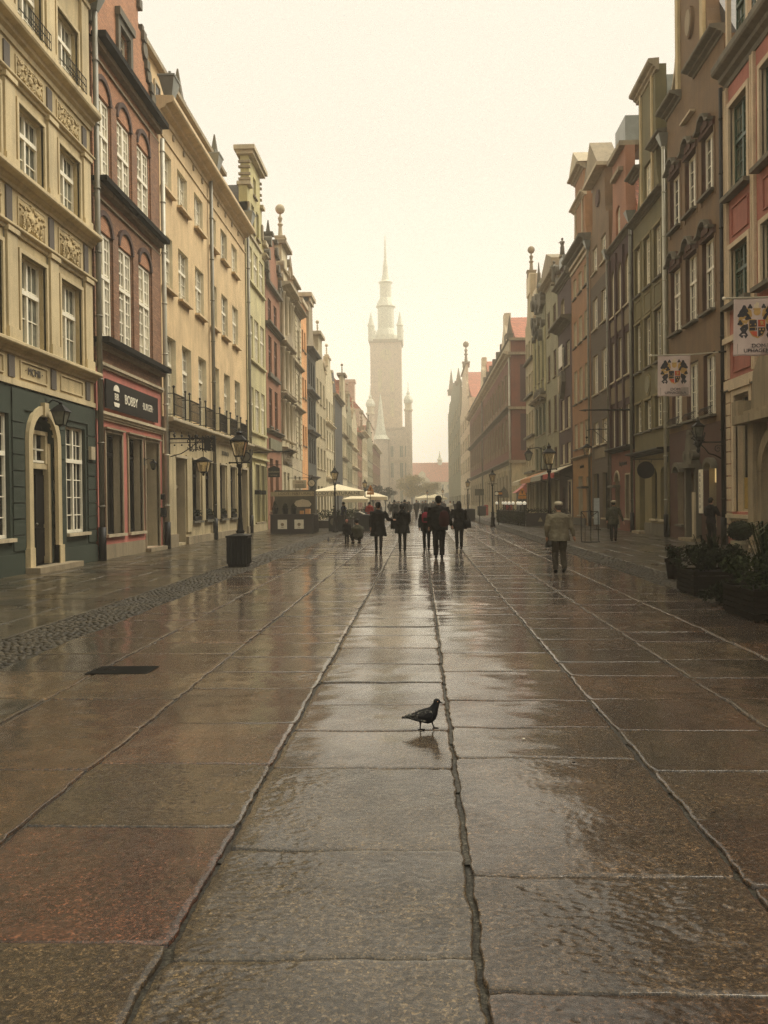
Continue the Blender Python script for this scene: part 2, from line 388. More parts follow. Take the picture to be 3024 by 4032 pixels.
    def obelisk(s, mat, u, v0, v1, r=.22, w=-.25, ball=False, name='obelisk'):
        m = MB(); X = s.fx + s.sg * w; h = v1 - v0
        m.box(X - r, X + r, u - r, u + r, v0, v0 + h * .16); m.box(X - r * 1.15, X + r * 1.15, u - r * 1.15, u + r * 1.15, v0 + h * .16, v0 + h * .2)
        if ball:
            m.lathe(X, u, [(r * .5, v0 + h * .2), (r * .35, v0 + h * .45), (r * .6, v0 + h * .5), (r * .25, v0 + h * .55), (r * .5, v0 + h * .66), (r * .2, v0 + h * .72), (r * .15, v0 + h * .76)], 10)
            m.ball((X, u, v0 + h * .88), h * .12, 8)
        else: m.frustum(X, u, v0 + h * .2, v1, r * .75, r * .75, .03, .03)
        return m.build(name, mat, s.root, s.o)
    def text(s, st, size, mat, u, v, w=.02, sx=1., parent=None):
        p = parent or s.root
        rot = (math.pi / 2, 0, math.pi / 2 * s.sg)
        if s.side == 'L': rot = (math.pi / 2, 0, math.pi / 2)
        else: rot = (math.pi / 2, 0, -math.pi / 2)
        return text(st, size, mat, p, (s.sg * w, u - s.o[1], v), rot, .008, sx)
    def scroll(s, mat, u, v, r, w0=-.1, w1=.06):
        """a disc volute"""
        return [(u + r * math.cos(2 * math.pi * k / 14), v + r * math.sin(2 * math.pi * k / 14)) for k in range(14)]
def curve_gable(c, hw0, hw1, v0, v1, vt, n=7):
    """concave-sided baroque gable: half width hw0 at v0 -> hw1 at v1, upright to vt"""
    r = [(c + hw1 + (hw0 - hw1) * (1 - math.sin(math.pi / 2 * k / n)), v0 + (v1 - v0) * (1 - math.cos(math.pi / 2 * k / n))) for k in range(n + 1)]
    r = r + [(c + hw1, vt)]
    l = [(2 * c - p, q) for p, q in r][::-1]
    return r + l
def step_gable(c, steps):
    r = []
    for (hw, va, vb) in steps: r += [(c + hw, va), (c + hw, vb)]
    return r + [(2 * c - p, q) for p, q in r][::-1]
def downpipe(name, side, u, v0, v1, mat, label, w=.12, boot=True, hopper=False, r=.06):
    X = FX[side] + SG[side] * w; m = MB(); m.tube([(X, u, v0 + .9), (X, u, v1)], r, 10)
    o = m.build(name, mat, None, (X, u, 0), True, (X, u, 0)); tag(o, label, 'drainpipe', 'drainpipes down the house fronts')
    b = MB(); b.tube([(X, u, v0), (X, u, v0 + 1.0)], r * 1.4, 10); b.build('boot', 'iron', o, (X, u, 0), True)
    k = MB()
    z = v0 + 1.6
    while z < v1: k.tube([(X, u, z), (X, u, z + .05)], r * 1.25, 10); z += 1.9
    k.build('clamp', mat, o, (X, u, 0), True)
    if hopper:
        h = MB(); h.frustum(X, u, v1, v1 + .5, .09, .09, .26, .26); h.build('hopper', 'zinc', o, (X, u, 0))
    return o
# ------------------------------------------------------------------ left side of the street
def rel_ornament(b, u0, u1, v0, v1, mat='relief', n=26, seed=1, w=.05):
    """stucco foliage: little curls and leaves modelled in low relief inside a framed panel"""
    rd = random.Random(seed); m = MB(); cu = (u0 + u1) / 2; cv = (v0 + v1) / 2
    for i in range(n):
        u = rd.uniform(u0 + .08, cu); v = rd.uniform(v0 + .06, v1 - .06); r = rd.uniform(.03, .07); a = rd.uniform(0, 3.1)
        for sx in (1, -1):
            uu = cu + sx * (cu - u); pts = []
            for k in range(6):
                t = k / 5 * 3.6 + a; rr = r * (1 - k / 8); pts.append((b.fx + b.sg * (w * .8), uu + sx * rr * math.cos(t), v + rr * math.sin(t)))
            m.tube(pts, [.018, .026, .028, .024, .018, .010], 5)
    m.ball((b.fx + b.sg * w * .6, cu, cv), .10, 7, .5, 1, 1)
    a_, c_ = sorted((b.fx - b.sg * .02, b.fx + b.sg * w * .45)); m.box(a_, c_, u0 + .04, u1 - .04, v0 + .04, v1 - .04)
    return m.build('stucco_ornament', mat, b.root, b.o, True)
def frame_panel(b, u0, u1, v0, v1, mat, name='framed_panel', t=.035, w=.035):
    return b.boxes(mat, [(u0, u1, v0, v0 + t, -.02, w), (u0, u1, v1 - t, v1, -.02, w), (u0, u0 + t, v0 + t, v1 - t, -.02, w), (u1 - t, u1, v0 + t, v1 - t, -.02, w)], name)

# 1: green ground floor, cream above
b = Bld('town_house', 'L', 3.0, 25.75, 'cream stucco town house with dark green ground floor and arched doorway', 'building', 'town houses along the left side')
off = [k * -2.4 for k in range(9)]
for k in off:
    if 23.4 + k < 3.6: continue
    b.win(23.4 + k, 24.85 + k, 5.62, 7.85, .24, 4, 3, .62, 'wood_white', 'glass_grey', sill=None)
    b.win(23.4 + k, 24.85 + k, 9.75, 11.5, .24, 4, 3, .66, 'wood_white', 'glass_grey', sill=None)
    b.win(23.4 + k, 24.85 + k, 13.42, 15.2, .24, 4, 3, .66, 'wood_white', 'glass_grey', sill=None)
    b.surround('cream_trim', 23.4 + k, 24.85 + k, 5.62, 7.85, .10, .05); b.surround('cream_trim', 23.4 + k, 24.85 + k, 9.75, 11.5, .10, .05)
    b.surround('cream_trim', 23.4 + k, 24.85 + k, 13.42, 15.2, .10, .05)
    bx = []
    for (a, c) in ((5.6, 8.28), (9.68, 11.88), (13.4, 16.4)):
        u = 25.0 + k; bx += [(u, u + .52, a + .3, c, -.02, .09), (u - .04, u + .56, a, a + .3, -.02, .13), (u - .04, u + .56, c - .12, c, -.02, .14)]
    b.boxes('cream_trim', bx, 'pilaster')
    b.boxes('sage', [(24.88 + k + .08, 24.99 + k, 5.62, 8.2, -.02, .015), (25.53 + k, 25.62 + k if k else 25.62, 5.62, 8.2, -.02, .015)], 'wall_strip')
    for (v0, v1, sd) in ((8.42, 9.2, 3), (12.02, 12.62, 5)):
        frame_panel(b, 23.3 + k, 24.85 + k, v0, v1, 'cream_trim'); rel_ornament(b, 23.3 + k, 24.85 + k, v0, v1, seed=sd, n=30 if k > -7 else 6)
        b.boxes('panel_grey', [(25.08 + k, 25.38 + k, v0 - .02, v1 + .05, -.02, .04)], 'triglyph')
    frame_panel(b, 23.3 + k, 24.85 + k, 4.78, 5.22, 'cream_trim'); b.boxes('panel_grey', [(25.08 + k, 25.38 + k, 4.74, 5.26, -.02, .04)], 'triglyph')
    if k > -8:
        m = MB()
        for w in (.05, .3):
            for z in (13.42, 13.62, 13.82): m.tube([(b.fx + w, 23.5 + k, z), (b.fx + w, 24.75 + k, z)], .014, 5)
        for q in range(13): m.tube([(b.fx + .3, 23.5 + k + q * .104, 13.42), (b.fx + .3, 23.5 + k + q * .104, 13.82)], .009, 4)
        m.build('window_guard', 'iron', b.root, b.o)
b.text('\u00b7 MCMII \u00b7', .26, 'panel_grey', 21.68, 5.0, .02)
for u0, u1 in ((23.6, 25.0), (18.9, 20.3), (16.5, 17.9), (11.7, 13.1), (9.3, 10.7), (4.6, 6.0)):
    b.win(u0, u1, .9, 3.86, .17, 4, 6, .68, 'wood_white', 'glass', sill='stone_light')
b.door(21.35, 22.85, .14, 4.0, .26, 'wood_dark', .75, 2.62, 'cream_trim')
b.door(14.1, 15.3, .14, 3.4, .35, 'wood_dark')
gh = list(b.holes)
b.panel('green', [(3.0, 0), (25.75, 0), (25.75, 4.56), (3.0, 4.56)], 'ground_floor_wall', reveal='green')
b.panel('cream', [(3.0, 4.56), (25.75, 4.56), (25.75, 17.0), (3.0, 17.0)], 'wall', reveal='cream')
b.ring('cream_trim', 21.35, 22.85, 3.25, .22, .10)
b.boxes('cream_trim', [(21.13, 21.35, .14, 3.25, -.04, .10), (22.85, 23.07, .14, 3.25, -.04, .10), (21.06, 21.35, .14, .62, -.04, .13), (22.85, 23.14, .14, .62, -.04, .13), (21.98, 22.22, 3.95, 4.3, -.02, .15)], 'door_surround')
b.boxes('cream_trim', [(21.35, 21.5, .14, 3.3, -.25, -.10), (22.7, 22.85, .14, 3.3, -.25, -.10), (21.5, 21.62, 2.76, 3.6, -.25, -.12), (22.58, 22.7, 2.76, 3.6, -.25, -.12), (21.5, 22.7, 3.5, 3.6, -.25, -.11)], 'door_frame')
b.boxes('wood_white', [(21.62, 22.58, 2.78, 2.84, -.25, -.16), (22.07, 22.13, 2.84, 3.5, -.25, -.16), (21.62, 22.58, 3.1, 3.14, -.25, -.17)], 'fanlight_frame')
b.boxes('stone', [(20.95, 23.7, 0, .14, -.3, .42)], 'door_step')
def courses(b, mat, segs, v0, v1, step, w=.04, gap=.045, jog=True):
    bl = []; z = v0; i = 0
    while z < v1 - .1:
        zt = min(z + step, v1)
        for (a, c, lo, hi) in segs:
            if zt > lo and z < hi: bl.append((a, c, max(z, lo) + gap, zt, -.02, w))
        z = zt; i += 1
    b.boxes(mat, bl, 'rusticated_blocks')
courses(b, 'green', [(3.0, 4.5, .5, 4.56), (6.1, 9.2, .5, 4.56), (10.8, 11.6, .5, 4.56), (13.2, 14.0, .5, 4.56), (15.4, 16.4, .5, 4.56), (18.0, 18.8, .5, 4.56), (20.42, 21.03, .5, 4.56), (23.17, 23.5, .5, 4.0), (25.12, 25.75, .5, 4.56)], .55, 4.5, .39, .035, .03)
b.band('green', 4.02, 4.5, .036, 20.42, 25.75, 'fascia'); b.band('green', 0, .5, .05, 23.2, 25.75, 'plinth'); b.band('green', 0, .5, .05, 3, 20.95, 'plinth')
b.cornice('cream_trim', 5.3, .28, .28); b.band('cream_trim', 4.56, 4.7, .06)
b.cornice('cream_trim', 9.3, .35, .34); b.cornice('cream_trim', 8.2, .18, .16, name='architrave')
b.cornice('cream_trim', 12.78, .52, .36); b.cornice('cream_trim', 11.84, .16, .15, name='architrave')
b.cornice('cream_trim', 16.4, .6, .6)
b.body('cream', 17.0); b.roof('roof_tile', 17.0, 22, 12, 'par', w0=.3)
def wall_lantern(side, y, z, out, label, s=1.0, arm=True):
    X0 = FX[side]; sg = SG[side]; X = X0 + sg * out; r = tag(empty('wall_lantern', (X0, y, z)), label, 'lantern', 'lanterns on the house fronts'); o = (X0, y, z)
    m = MB()
    m.tube([(X0, y, z + .35 * s), (X0 + sg * out * .5, y, z + .48 * s), (X, y, z + .42 * s)], .018 * s, 6); m.box(X0 - .02, X0 + .04, y - .06, y + .06, z + .1, z + .5 * s)
    m.build('bracket', 'iron', r, o)
    k = MB(); k.frustum(X, y, z - .02, z + .24 * s, .07 * s, .07 * s, .13 * s, .13 * s); k.build('lantern_glass', 'glass_grey', r, o)
    f = MB()
    for sx in (-1, 1):
        for sy in (-1, 1): f.tube([(X + sx * .072 * s, y + sy * .072 * s, z - .03), (X + sx * .135 * s, y + sy * .135 * s, z + .25 * s)], .012 * s, 4)
    f.frustum(X, y, z + .24 * s, z + .38 * s, .17 * s, .17 * s, .04 * s, .04 * s); f.ball((X, y, z + .41 * s), .04 * s, 6); f.frustum(X, y, z - .07, z - .02, .03, .03, .085 * s, .085 * s)
    f.build('lantern_frame', 'iron', r, o); return r
wall_lantern('L', 22.3, 3.78, .42, 'small dark lantern above the arched door of the green ground floor', 1.3)
s = MB(); s.box(-9.67, -9.58, 24.72, 25.02, 3.28, 3.66); o = s.build('wall_box', 'stone_light', None, (-9.66, 24.87, 3.28), loc=(-9.66, 25.32, 3.0)); tag(o, 'small cream box fixed to the green wall beside the drainpipe', 'wall box')

# 2: brick house with pink shop front
b = Bld('town_house', 'L', 25.95, 32.55, 'brick gabled town house with pink shop front and tall white windows', 'building', 'town houses along the left side')
UW = [(26.1, 27.35), (28.0, 29.3), (30.0, 31.35)]
for (a, c) in UW:
    b.win(a, c, 6.85, 10.05, .10, 6, 8, .58, 'wood_white', 'glass_pale', sill=None, mw=.05, fw=.09); b.win(a, c, 11.66, 14.2, .10, 6, 7, .56, 'wood_white', 'glass_pale', sill=None, mw=.05, fw=.09)
    for v in (10.05, 14.2):
        b.ring('brick_dark', a + .05, c - .05, v + .02, .15, .10, .52); b.shape('brick_orange', arch_pts(a + .06, c - .06, v + .03, 10, .5), -.05, .03, 'tympanum')
b.win(28.35, 29.35, 15.95, 17.35, .2, 3, 4, 0, 'wood_white', 'glass', sill='stone_dark')
b.surround('stone_dark', 28.35, 29.35, 15.95, 17.35, .22, .10, top=.25)
for (a, c) in ((26.6, 28.05), (28.7, 30.1)):
    b.win(a, c, .75, 3.92, .34, 2, 1, .8, 'wood_dark', 'glass_shop', sill=None, leaf=False)
    b.surround('stone', a, c, .75, 3.92, .1, .05, top=.05)
    b.boxes('stone_light', [(a - .1, c + .2, .66, .75, -.33, .12)], 'sill')
b.door(30.5, 32.05, .14, 3.92, .5, 'wood_dark', tl=3.0, leaves=2); b.surround('stone', 30.5, 32.05, .14, 3.92, .1, .05, top=.05); b.boxes('stone', [(30.3, 32.3, 0, .13, -.49, .25)], 'door_step')
b.rect('pink', 0, 5.88, name='shop_front_wall', reveal='stone_light')
b.rect('brick', 5.88, 11.0, reveal='brick'); b.rect('brick_orange', 11.0, 15.75, name='upper_wall', reveal='brick')
gp = step_gable(28.95, [(3.1, 15.75, 16.3), (2.75, 16.3, 16.9), (2.3, 16.9, 17.5), (1.95, 17.5, 18.4), (1.5, 18.4, 19.3), (.95, 19.3, 20.3), (.5, 20.3, 21.2)])
b.panel('brick_orange', gp, 'gable', .45)
edge = []
for (hw, z) in ((3.1, 16.2), (2.75, 16.85), (2.3, 17.45), (1.95, 18.3), (1.5, 19.2), (.95, 20.2)):
    for sx in (-1, 1): c = 28.95 + sx * hw; edge += [(c - .16, c + .16, z - .15, z + .18, -.5, .12), (c - .1, c + .1, z + .18, z + .42, -.42, .04)]
b.boxes('stone_dark', edge, 'gable_coping')
b.shapes('stone_dark', [b.scroll('', 28.95 + sx * hw, z, .26) for hw, z in ((3.0, 16.6), (2.5, 17.2), (2.1, 17.9)) for sx in (-1, 1)], -.3, .08, 'gable_volute')
b.band('stone', 0, .44, .05, 25.95, 30.3, 'plinth'); b.band('pink', .44, .7, .02, 26.0, 30.4, 'base_strip')
b.boxes('stone_light', [(25.95, 32.55, 4.28, 4.35, -.05, .07), (25.95, 32.55, 4.35, 4.43, -.05, .12), (25.95, 32.55, 4.43, 4.52, -.05, .18), (25.95, 32.55, 5.86, 5.93, -.05, .08), (25.95, 32.55, 5.93, 6.02, -.05, .14)], 'shop_moulding')
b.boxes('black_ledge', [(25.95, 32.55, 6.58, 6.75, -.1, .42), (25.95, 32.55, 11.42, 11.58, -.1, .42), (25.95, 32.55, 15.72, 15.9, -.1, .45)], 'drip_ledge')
b.boxes('stone', [(25.95, 32.55, 6.45, 6.58, -.05, .2), (25.95, 32.55, 11.28, 11.42, -.05, .2), (25.95, 32.55, 15.55, 15.72, -.05, .2), (25.95, 32.55, 11.0, 11.06, -.05, .07), (25.95, 32.55, 15.2, 15.27, -.05, .07)], 'string_course')
b.boxes('brick', [(27.42, 27.92, 6.9, 10.3, -.05, .06), (29.38, 29.92, 6.9, 10.3, -.05, .06), (31.45, 32.5, 6.9, 11.0, -.05, .06), (27.42, 27.92, 11.7, 14.4, -.05, .06), (29.38, 29.92, 11.7, 14.4, -.05, .06), (31.45, 32.5, 11.7, 15.2, -.05, .06)], 'brick_pier')
b.body('stone_dark', 15.6); b.roof('roof_tile', 15.6, 20.5, 12)
sg = MB(); sg.box(-9.64, -9.58, 26.45, 31.75, 4.66, 5.55); so = sg.build('shop_sign', 'iron', None, (-9.64, 29.1, 5.1), loc=(-9.64, 29.1, 5.1)); tag(so, 'long black shop sign with white burger logo and lettering over the pink shop front', 'sign')
rt = (math.pi / 2, 0, math.pi / 2)
text('BOBBY', .44, 'wood_white', so, (.07, -.35, -.02), rt, .008, .95, name='lettering'); text('\u00b7BURGER\u00b7', .34, 'wood_white', so, (.07, 1.42, -.03), rt, .004, .85, name='lettering')
lg = MB(); f = lambda p, q, t: (t, p - 1.75, q)
lg.prism(arch_pts(-.26, .26, .16, 10, .2) + [(-.26, .12)][:0], f, .06, .075)
lg.prism([(-.26, -.2), (.26, -.2), (.2, -.33), (-.2, -.33)], f, .06, .075); lg.build('burger_logo', 'wood_white', so)
text('BB', .30, 'wood_white', so, (.07, -1.75, -.03), rt, .006, 1.15, name='logo_letters')
m = MB(); m.box(-9.68, -9.5, 32.1, 32.38, 1.2, 1.55); m.box(-9.68, -9.52, 32.16, 32.32, 1.85, 2.05); o = m.build('bell_box', 'iron', None, (-9.68, 32.2, 1.2), loc=(-9.68, 32.2, 1.2)); tag(o, 'dark bell boxes on the pink wall beside the shop door', 'bell box')
wall_lantern('L', 30.35, 2.95, .35, 'black lamp on the pier beside the pink shop door', .7)

# 3: long warm yellow house
b = Bld('town_house', 'L', 32.7, 48.9, 'long warm yellow town house with iron balconies and drainpipe down its middle', 'building', 'town houses along the left side')
U3 = [(32.9, 34.35), (35.2, 36.7), (37.85, 39.35), (40.6, 41.9), (42.9, 44.3), (45.4, 46.8)]
for i, (a, c) in enumerate(U3):
    for (v0, v1, ny) in ((13.78, 15.3, 3), (10.0, 12.08, 5)):
        b.win(a, c, v0, v1, .2, 4, ny, .6 if ny > 3 else 0, 'wood_white', 'glass_pale' if i not in (4,) else 'glass', sill='yellow_trim', sp=.2)
    a2 = a + .35; c2 = c + .3
    b.win(a2, c2, 5.02, 8.2, .27, 4, 7, .68, 'wood_white', 'glass_pale' if i < 5 else 'glass', sill=None)
    m = MB(); X = b.fx + .32
    m.tube([(X, a2 - .12, 5.92), (X, c2 + .12, 5.92)], .028, 6); m.tube([(X, a2 - .12, 5.12), (X, c2 + .12, 5.12)], .024, 6); m.tube([(X, a2 - .12, 5.5), (X, c2 + .12, 5.5)], .018, 6)
    for q in range(17): u = a2 - .1 + (c2 - a2 + .2) * q / 16; m.tube([(X, u, 5.12), (X, u, 5.92)], .010, 4)
    for u in (a2 - .12, c2 + .12):
        m.tube([(X, u, 5.04), (X, u, 6.12)], .03, 6); m.ball((X, u, 6.17), .055, 6); m.tube([(b.fx, u, 5.92), (X, u, 5.92)], .018, 5); m.tube([(b.fx, u, 5.12), (X, u, 5.12)], .018, 5)
    m.build('balcony_railing', 'iron', b.root, b.o)
b.door(34.2, 35.75, .1, 3.52, .4, 'wood_dark', tl=2.3, fr='stone'); b.door(47.0, 48.4, .1, 3.52, .4, 'wood_dark', tl=2.4, fr='stone')
for a, c in ((36.75, 38.2), (39.0, 40.4), (41.9, 43.2), (44.2, 45.6)):
    b.win(a, c, .95, 3.55, .24, 1, 1, .75, 'wood_dark', 'glass_shop', sill=None, leaf=False); b.boxes('stone_dark', [(a - .05, c + .12, .86, .95, -.23, .14)], 'sill')
b.boxes('shop', [(32.7, 34.15, .5, 3.6, -.02, .08), (35.85, 36.65, .5, 3.7, -.02, .07), (38.35, 38.9, .95, 3.7, -.02, .07), (40.5, 41.8, .95, 3.7, -.02, .06), (43.35, 44.1, .95, 3.7, -.02, .07), (45.75, 46.9, .3, 3.7, -.02, .07), (48.45, 48.9, .4, 3.7, -.02, .08)], 'shop_pier')
b.boxes('stone', [(32.7, 34.2, 0, .5, -.02, .14), (35.8, 46.9, 0, .32, -.02, .12), (48.45, 48.9, 0, .4, -.02, .12)], 'plinth')
b.boxes('stone_light', [(34.1, 35.85, 3.53, 3.64, -.05, .12), (36.65, 38.3, 3.56, 3.64, -.05, .12), (38.95, 40.45, 3.56, 3.64, -.05, .12), (41.85, 43.3, 3.56, 3.64, -.05, .12), (44.1, 45.7, 3.56, 3.64, -.05, .12), (46.95, 48.45, 3.53, 3.64, -.05, .12)], 'lintel_moulding')
b.rect('shop', 0, 4.62, name='shop_front_wall', reveal='stone_light'); b.rect('yellow', 4.62, 16.6, reveal='jamb')
b.cornice('stone_light', 4.6, .38, .42); b.boxes('yellow_trim', [(32.7, 48.9, 15.72, 15.78, -.05, .05)], 'string_course')
b.cornice('yellow_trim', 16.45, .62, .6)
b.boxes('stone', [(u, u + .16, 16.15, 16.36, -.05, .06) for u in [33.0 + k * 1.55 for k in range(11)]], 'frieze_boss')
# set-back attic
m = MB(); m.box(b.fx - 1.6, b.fx - 1.2, 32.75, 48.85, 16.9, 20.05); at = m.build('attic_wall', 'yellow', b.root, b.o)
m = MB(); m.box(b.fx - 1.7, b.fx - .95, 32.7, 48.9, 20.05, 20.25); m.build('attic_cornice', 'stone', b.root, b.o)
for u in (34.4, 36.2, 38.6, 40.4, 42.9, 44.9, 46.8):
    m = MB(); m.box(b.fx - 1.2, b.fx - 1.17, u, u + .7, 18.2, 19.3); wn = m.build('window', 'glass', b.root, b.o)
    m = MB(); m.box(b.fx - 1.19, b.fx - 1.13, u - .08, u, 18.15, 19.4); m.box(b.fx - 1.19, b.fx - 1.13, u + .7, u + .78, 18.15, 19.4); m.box(b.fx - 1.19, b.fx - 1.13, u, u + .7, 19.3, 19.4); m.build('frame', 'stone_light', wn, b.o)
for u, zt in ((33.2, 22.0), (40.6, 22.0), (47.9, 22.0)):
    m = MB(); X = b.fx - 1.4; m.box(X - .3, X + .3, u - .3, u + .3, 20.25, 20.55); m.frustum(X, u, 20.55, zt, .24, .24, .03, .03); m.build('obelisk', 'stone_dark', b.root, b.o)
b.body('yellow', 16.8, 1.1 + .5); 
m = MB(); m.box(b.fx - 11, b.fx - 1.6, 32.75, 48.85, 0, 20.0); m.build('rear_wall', 'yellow', b.root, b.o)
for (u, l) in ((33.0, 'zinc rain hopper on the eaves at the near end of the yellow house'), (40.35, 'zinc rain hopper at the middle of the yellow house eaves'), (48.4, 'zinc rain hopper on the eaves at the far end of the yellow house')):
    m = MB(); X = FX['L'] + .35; m.frustum(X, u, 16.95, 17.75, .12, .15, .3, .42); m.frustum(X, u, 17.75, 17.82, .33, .45, .33, .45); m.tube([(X, u + .1, 17.8), (X, u + .1, 18.15)], .06, 6)
    tag(m.build('rain_hopper', 'zinc', None, (X, u, 16.95), loc=(X, u, 16.95)), l, 'rain hopper', 'rain hoppers on the left eaves')
# lettering band on the shop wall
b.text('RESTAURACJA', .3, 'stone_dark', 43.2, 4.15, .03, .8)
# window boxes
def leafclump(mb, c, r, n, size=.05, sq=1., rd=random):
    for i in range(n):
        a = rd.uniform(0, 6.283); h = rd.uniform(-1, 1); q = r * (rd.random() ** .4); s_ = math.sqrt(max(0, 1 - h * h))
        p = Vector((c[0] + q * s_ * math.cos(a), c[1] + q * s_ * math.sin(a), c[2] + q * h * sq))
        d1 = Vector((rd.uniform(-1, 1), rd.uniform(-1, 1), rd.uniform(-.7, 1))).normalized(); d2 = d1.cross(Vector((rd.uniform(-1, 1), rd.uniform(-1, 1), rd.uniform(-1, 1)))).normalized()
        k = size * rd.uniform(.6, 1.3)
        mb.add([p - d1 * k, p + d2 * k * .5, p + d1 * k, p - d2 * k * .5], [(0, 1, 2, 3)])
def leafmat(name, cs, rough=.55):
    m, t, bb = nt(name); g = N(t, 'ShaderNodeNewGeometry')
    L(t, ramp(t, g.outputs['Random Per Island'], [(i / max(1, len(cs) - 1), c) for i, c in enumerate(cs)]), bb.inputs['Base Color']); bb.inputs['Roughness'].default_value = .8; bb.inputs['Specular IOR Level'].default_value = .15
    M[name] = m
leafmat('leaf_dark', [(.005, .007, .004), (.011, .015, .006), (.02, .026, .011)])
leafmat('leaf_mid', [(.008, .014, .006), (.02, .028, .011), (.045, .055, .025)])
leafmat('leaf_autumn', [(.14, .12, .03), (.30, .22, .06), (.42, .30, .08)])
leafmat('leaf_flower', [(.007, .010, .005), (.010, .016, .007), (.016, .022, .010), (.010, .015, .006), (.05, .012, .012)])
leafmat('leaf_straw', [(.05, .06, .02), (.10, .10, .045), (.15, .13, .06)])
for k, (a, c) in enumerate(((36.8, 38.1), (39.05, 40.35), (41.95, 43.15), (44.25, 45.5))):
    r = tag(empty('window_box', (-9.75, (a + c) / 2, .97)), ('%s window box of dark evergreen on the sill of the yellow house' % ('nearest', 'second', 'third', 'farthest')[k]), 'window box', 'window boxes along the shop front')
    m = MB(); m.box(-9.88, -9.58, a + .1, c - .1, .97, 1.15); m.build('trough', 'iron', r, r.location)
    m = MB()
    for q in range(5): leafclump(m, (-9.74, a + .2 + q * (c - a - .4) / 4, 1.28), .2, 90, .05, .8)
    m.build('foliage', 'leaf_dark', r, r.location)
for (u, v0, v1, l, h, mt) in ((25.84, .0, 16.4, 'grey drainpipe between the green fronted house and the brick house', True, 'pipe'), (32.62, 0., 15.4, 'pale drainpipe between the brick house and the yellow house', False, 'pipe_pale'), (40.35, 0., 16.9, 'dark drainpipe down the middle of the yellow house', False, 'pipe'), (49.05, 0., 16.9, 'dark drainpipe between the yellow house and the yellow green gabled house', False, 'pipe')):
    downpipe('drainpipe', 'L', u, v0, v1, mt, l, .16, hopper=h, r=.085)

# 4: yellow green gabled house
b = Bld('town_house', 'L', 49.25, 55.2, 'narrow yellow green gabled house with rows of three pale windows', 'building', 'town houses along the left side')
T3 = [(49.7, 51.0), (51.55, 52.85), (53.4, 54.7)]
for v0, v1 in ((14.55, 16.6), (10.05, 12.6), (5.9, 8.45)):
    b.wins(T3, v0, v1, rec=.14, nx=4, ny=5, tr=.62, fr='wood_white', gl='glass_pale', sill=None); b.boxes('lime_pale', [(49.6, 54.8, v0 - .14, v0 - .02, -.05, .16)], 'sill_band')
b.win(51.0, 51.9, 17.7, 19.3, .2, 2, 3, 0, 'wood_white', 'glass', sill='stone'); b.win(52.5, 53.4, 17.7, 19.3, .2, 2, 3, 0, 'wood_white', 'glass', sill='stone')
b.win(51.7, 52.6, 20.0, 21.1, .2, 2, 2, 0, 'wood_white', 'glass', sill='stone')
for a, c in ((51.0, 52.3), (52.75, 54.0)): b.win(a, c, .55, 3.98, .35, 1, 1, .6, 'lime', 'glass', sill='stone', leaf=False); b.surround('lime_pale', a, c, .55, 3.98, .09, .07)
b.door(54.35, 55.05, .1, 3.98, .4, 'wood_dark', tl=2.5)
b.boxes('iron', [(52.4, 52.62, 2.2, 2.45, 0, .4), (50.6, 50.85, 2.2, 2.45, 0, .4)], 'spotlight')
b.rect('lime', 0, 4.9, name='shop_front_wall', reveal='lime_pale'); b.rect('lime_pale', 4.9, 17.2, reveal='lime_pale')
gp = curve_gable(52.2, 2.9, 1.9, 17.2, 19.2, 20.0)[:-9] if False else step_gable(52.2, [(2.95, 17.2, 17.9), (2.3, 17.9, 20.0), (1.75, 20.0, 21.9)])
b.panel('lime', gp, 'gable')
b.boxes('stone_light', [(49.1, 50.1, 17.85, 18.1, -.6, .25), (54.4, 55.4, 17.85, 18.1, -.6, .25), (49.8, 50.6, 19.95, 20.15, -.6, .2), (53.9, 54.6, 19.95, 20.15, -.6, .2), (50.2, 54.2, 21.85, 22.05, -.7, .3), (50.0, 54.4, 22.05, 22.3, -.8, .42), (50.4, 54.0, 17.15, 17.3, -.05, .1)], 'gable_coping')
b.boxes('stone', [(49.9, 50.25, 18.1, 19.0, -.5, .1), (54.15, 54.5, 18.1, 19.0, -.5, .1)] + [(50.3, 50.5, z, z + .12, -.6, .1) for z in (20.4, 20.7, 21.1, 21.4)] + [(53.9, 54.1, z, z + .12, -.6, .1) for z in (20.4, 20.7, 21.1, 21.4)], 'gable_block')
b.cornice('stone_light', 17.0, .3, .3, 54.3, 55.3, 'cornice_return')
b.cornice('stone', 4.75, .3, .34); b.boxes('lime_pale', [(49.4, 55.2, 4.3, 4.42, -.05, .16)], 'fascia_moulding'); b.boxes('lime_pale', [(49.3, 50.7, .0, 3.9, -.02, .06)], 'pier')
b.band('shop', 0, .45, .1, 49.25, 54.3, 'plinth'); b.body('stone_dark', 17.0); b.roof('roof_dark', 17.0, 20.8, 12)

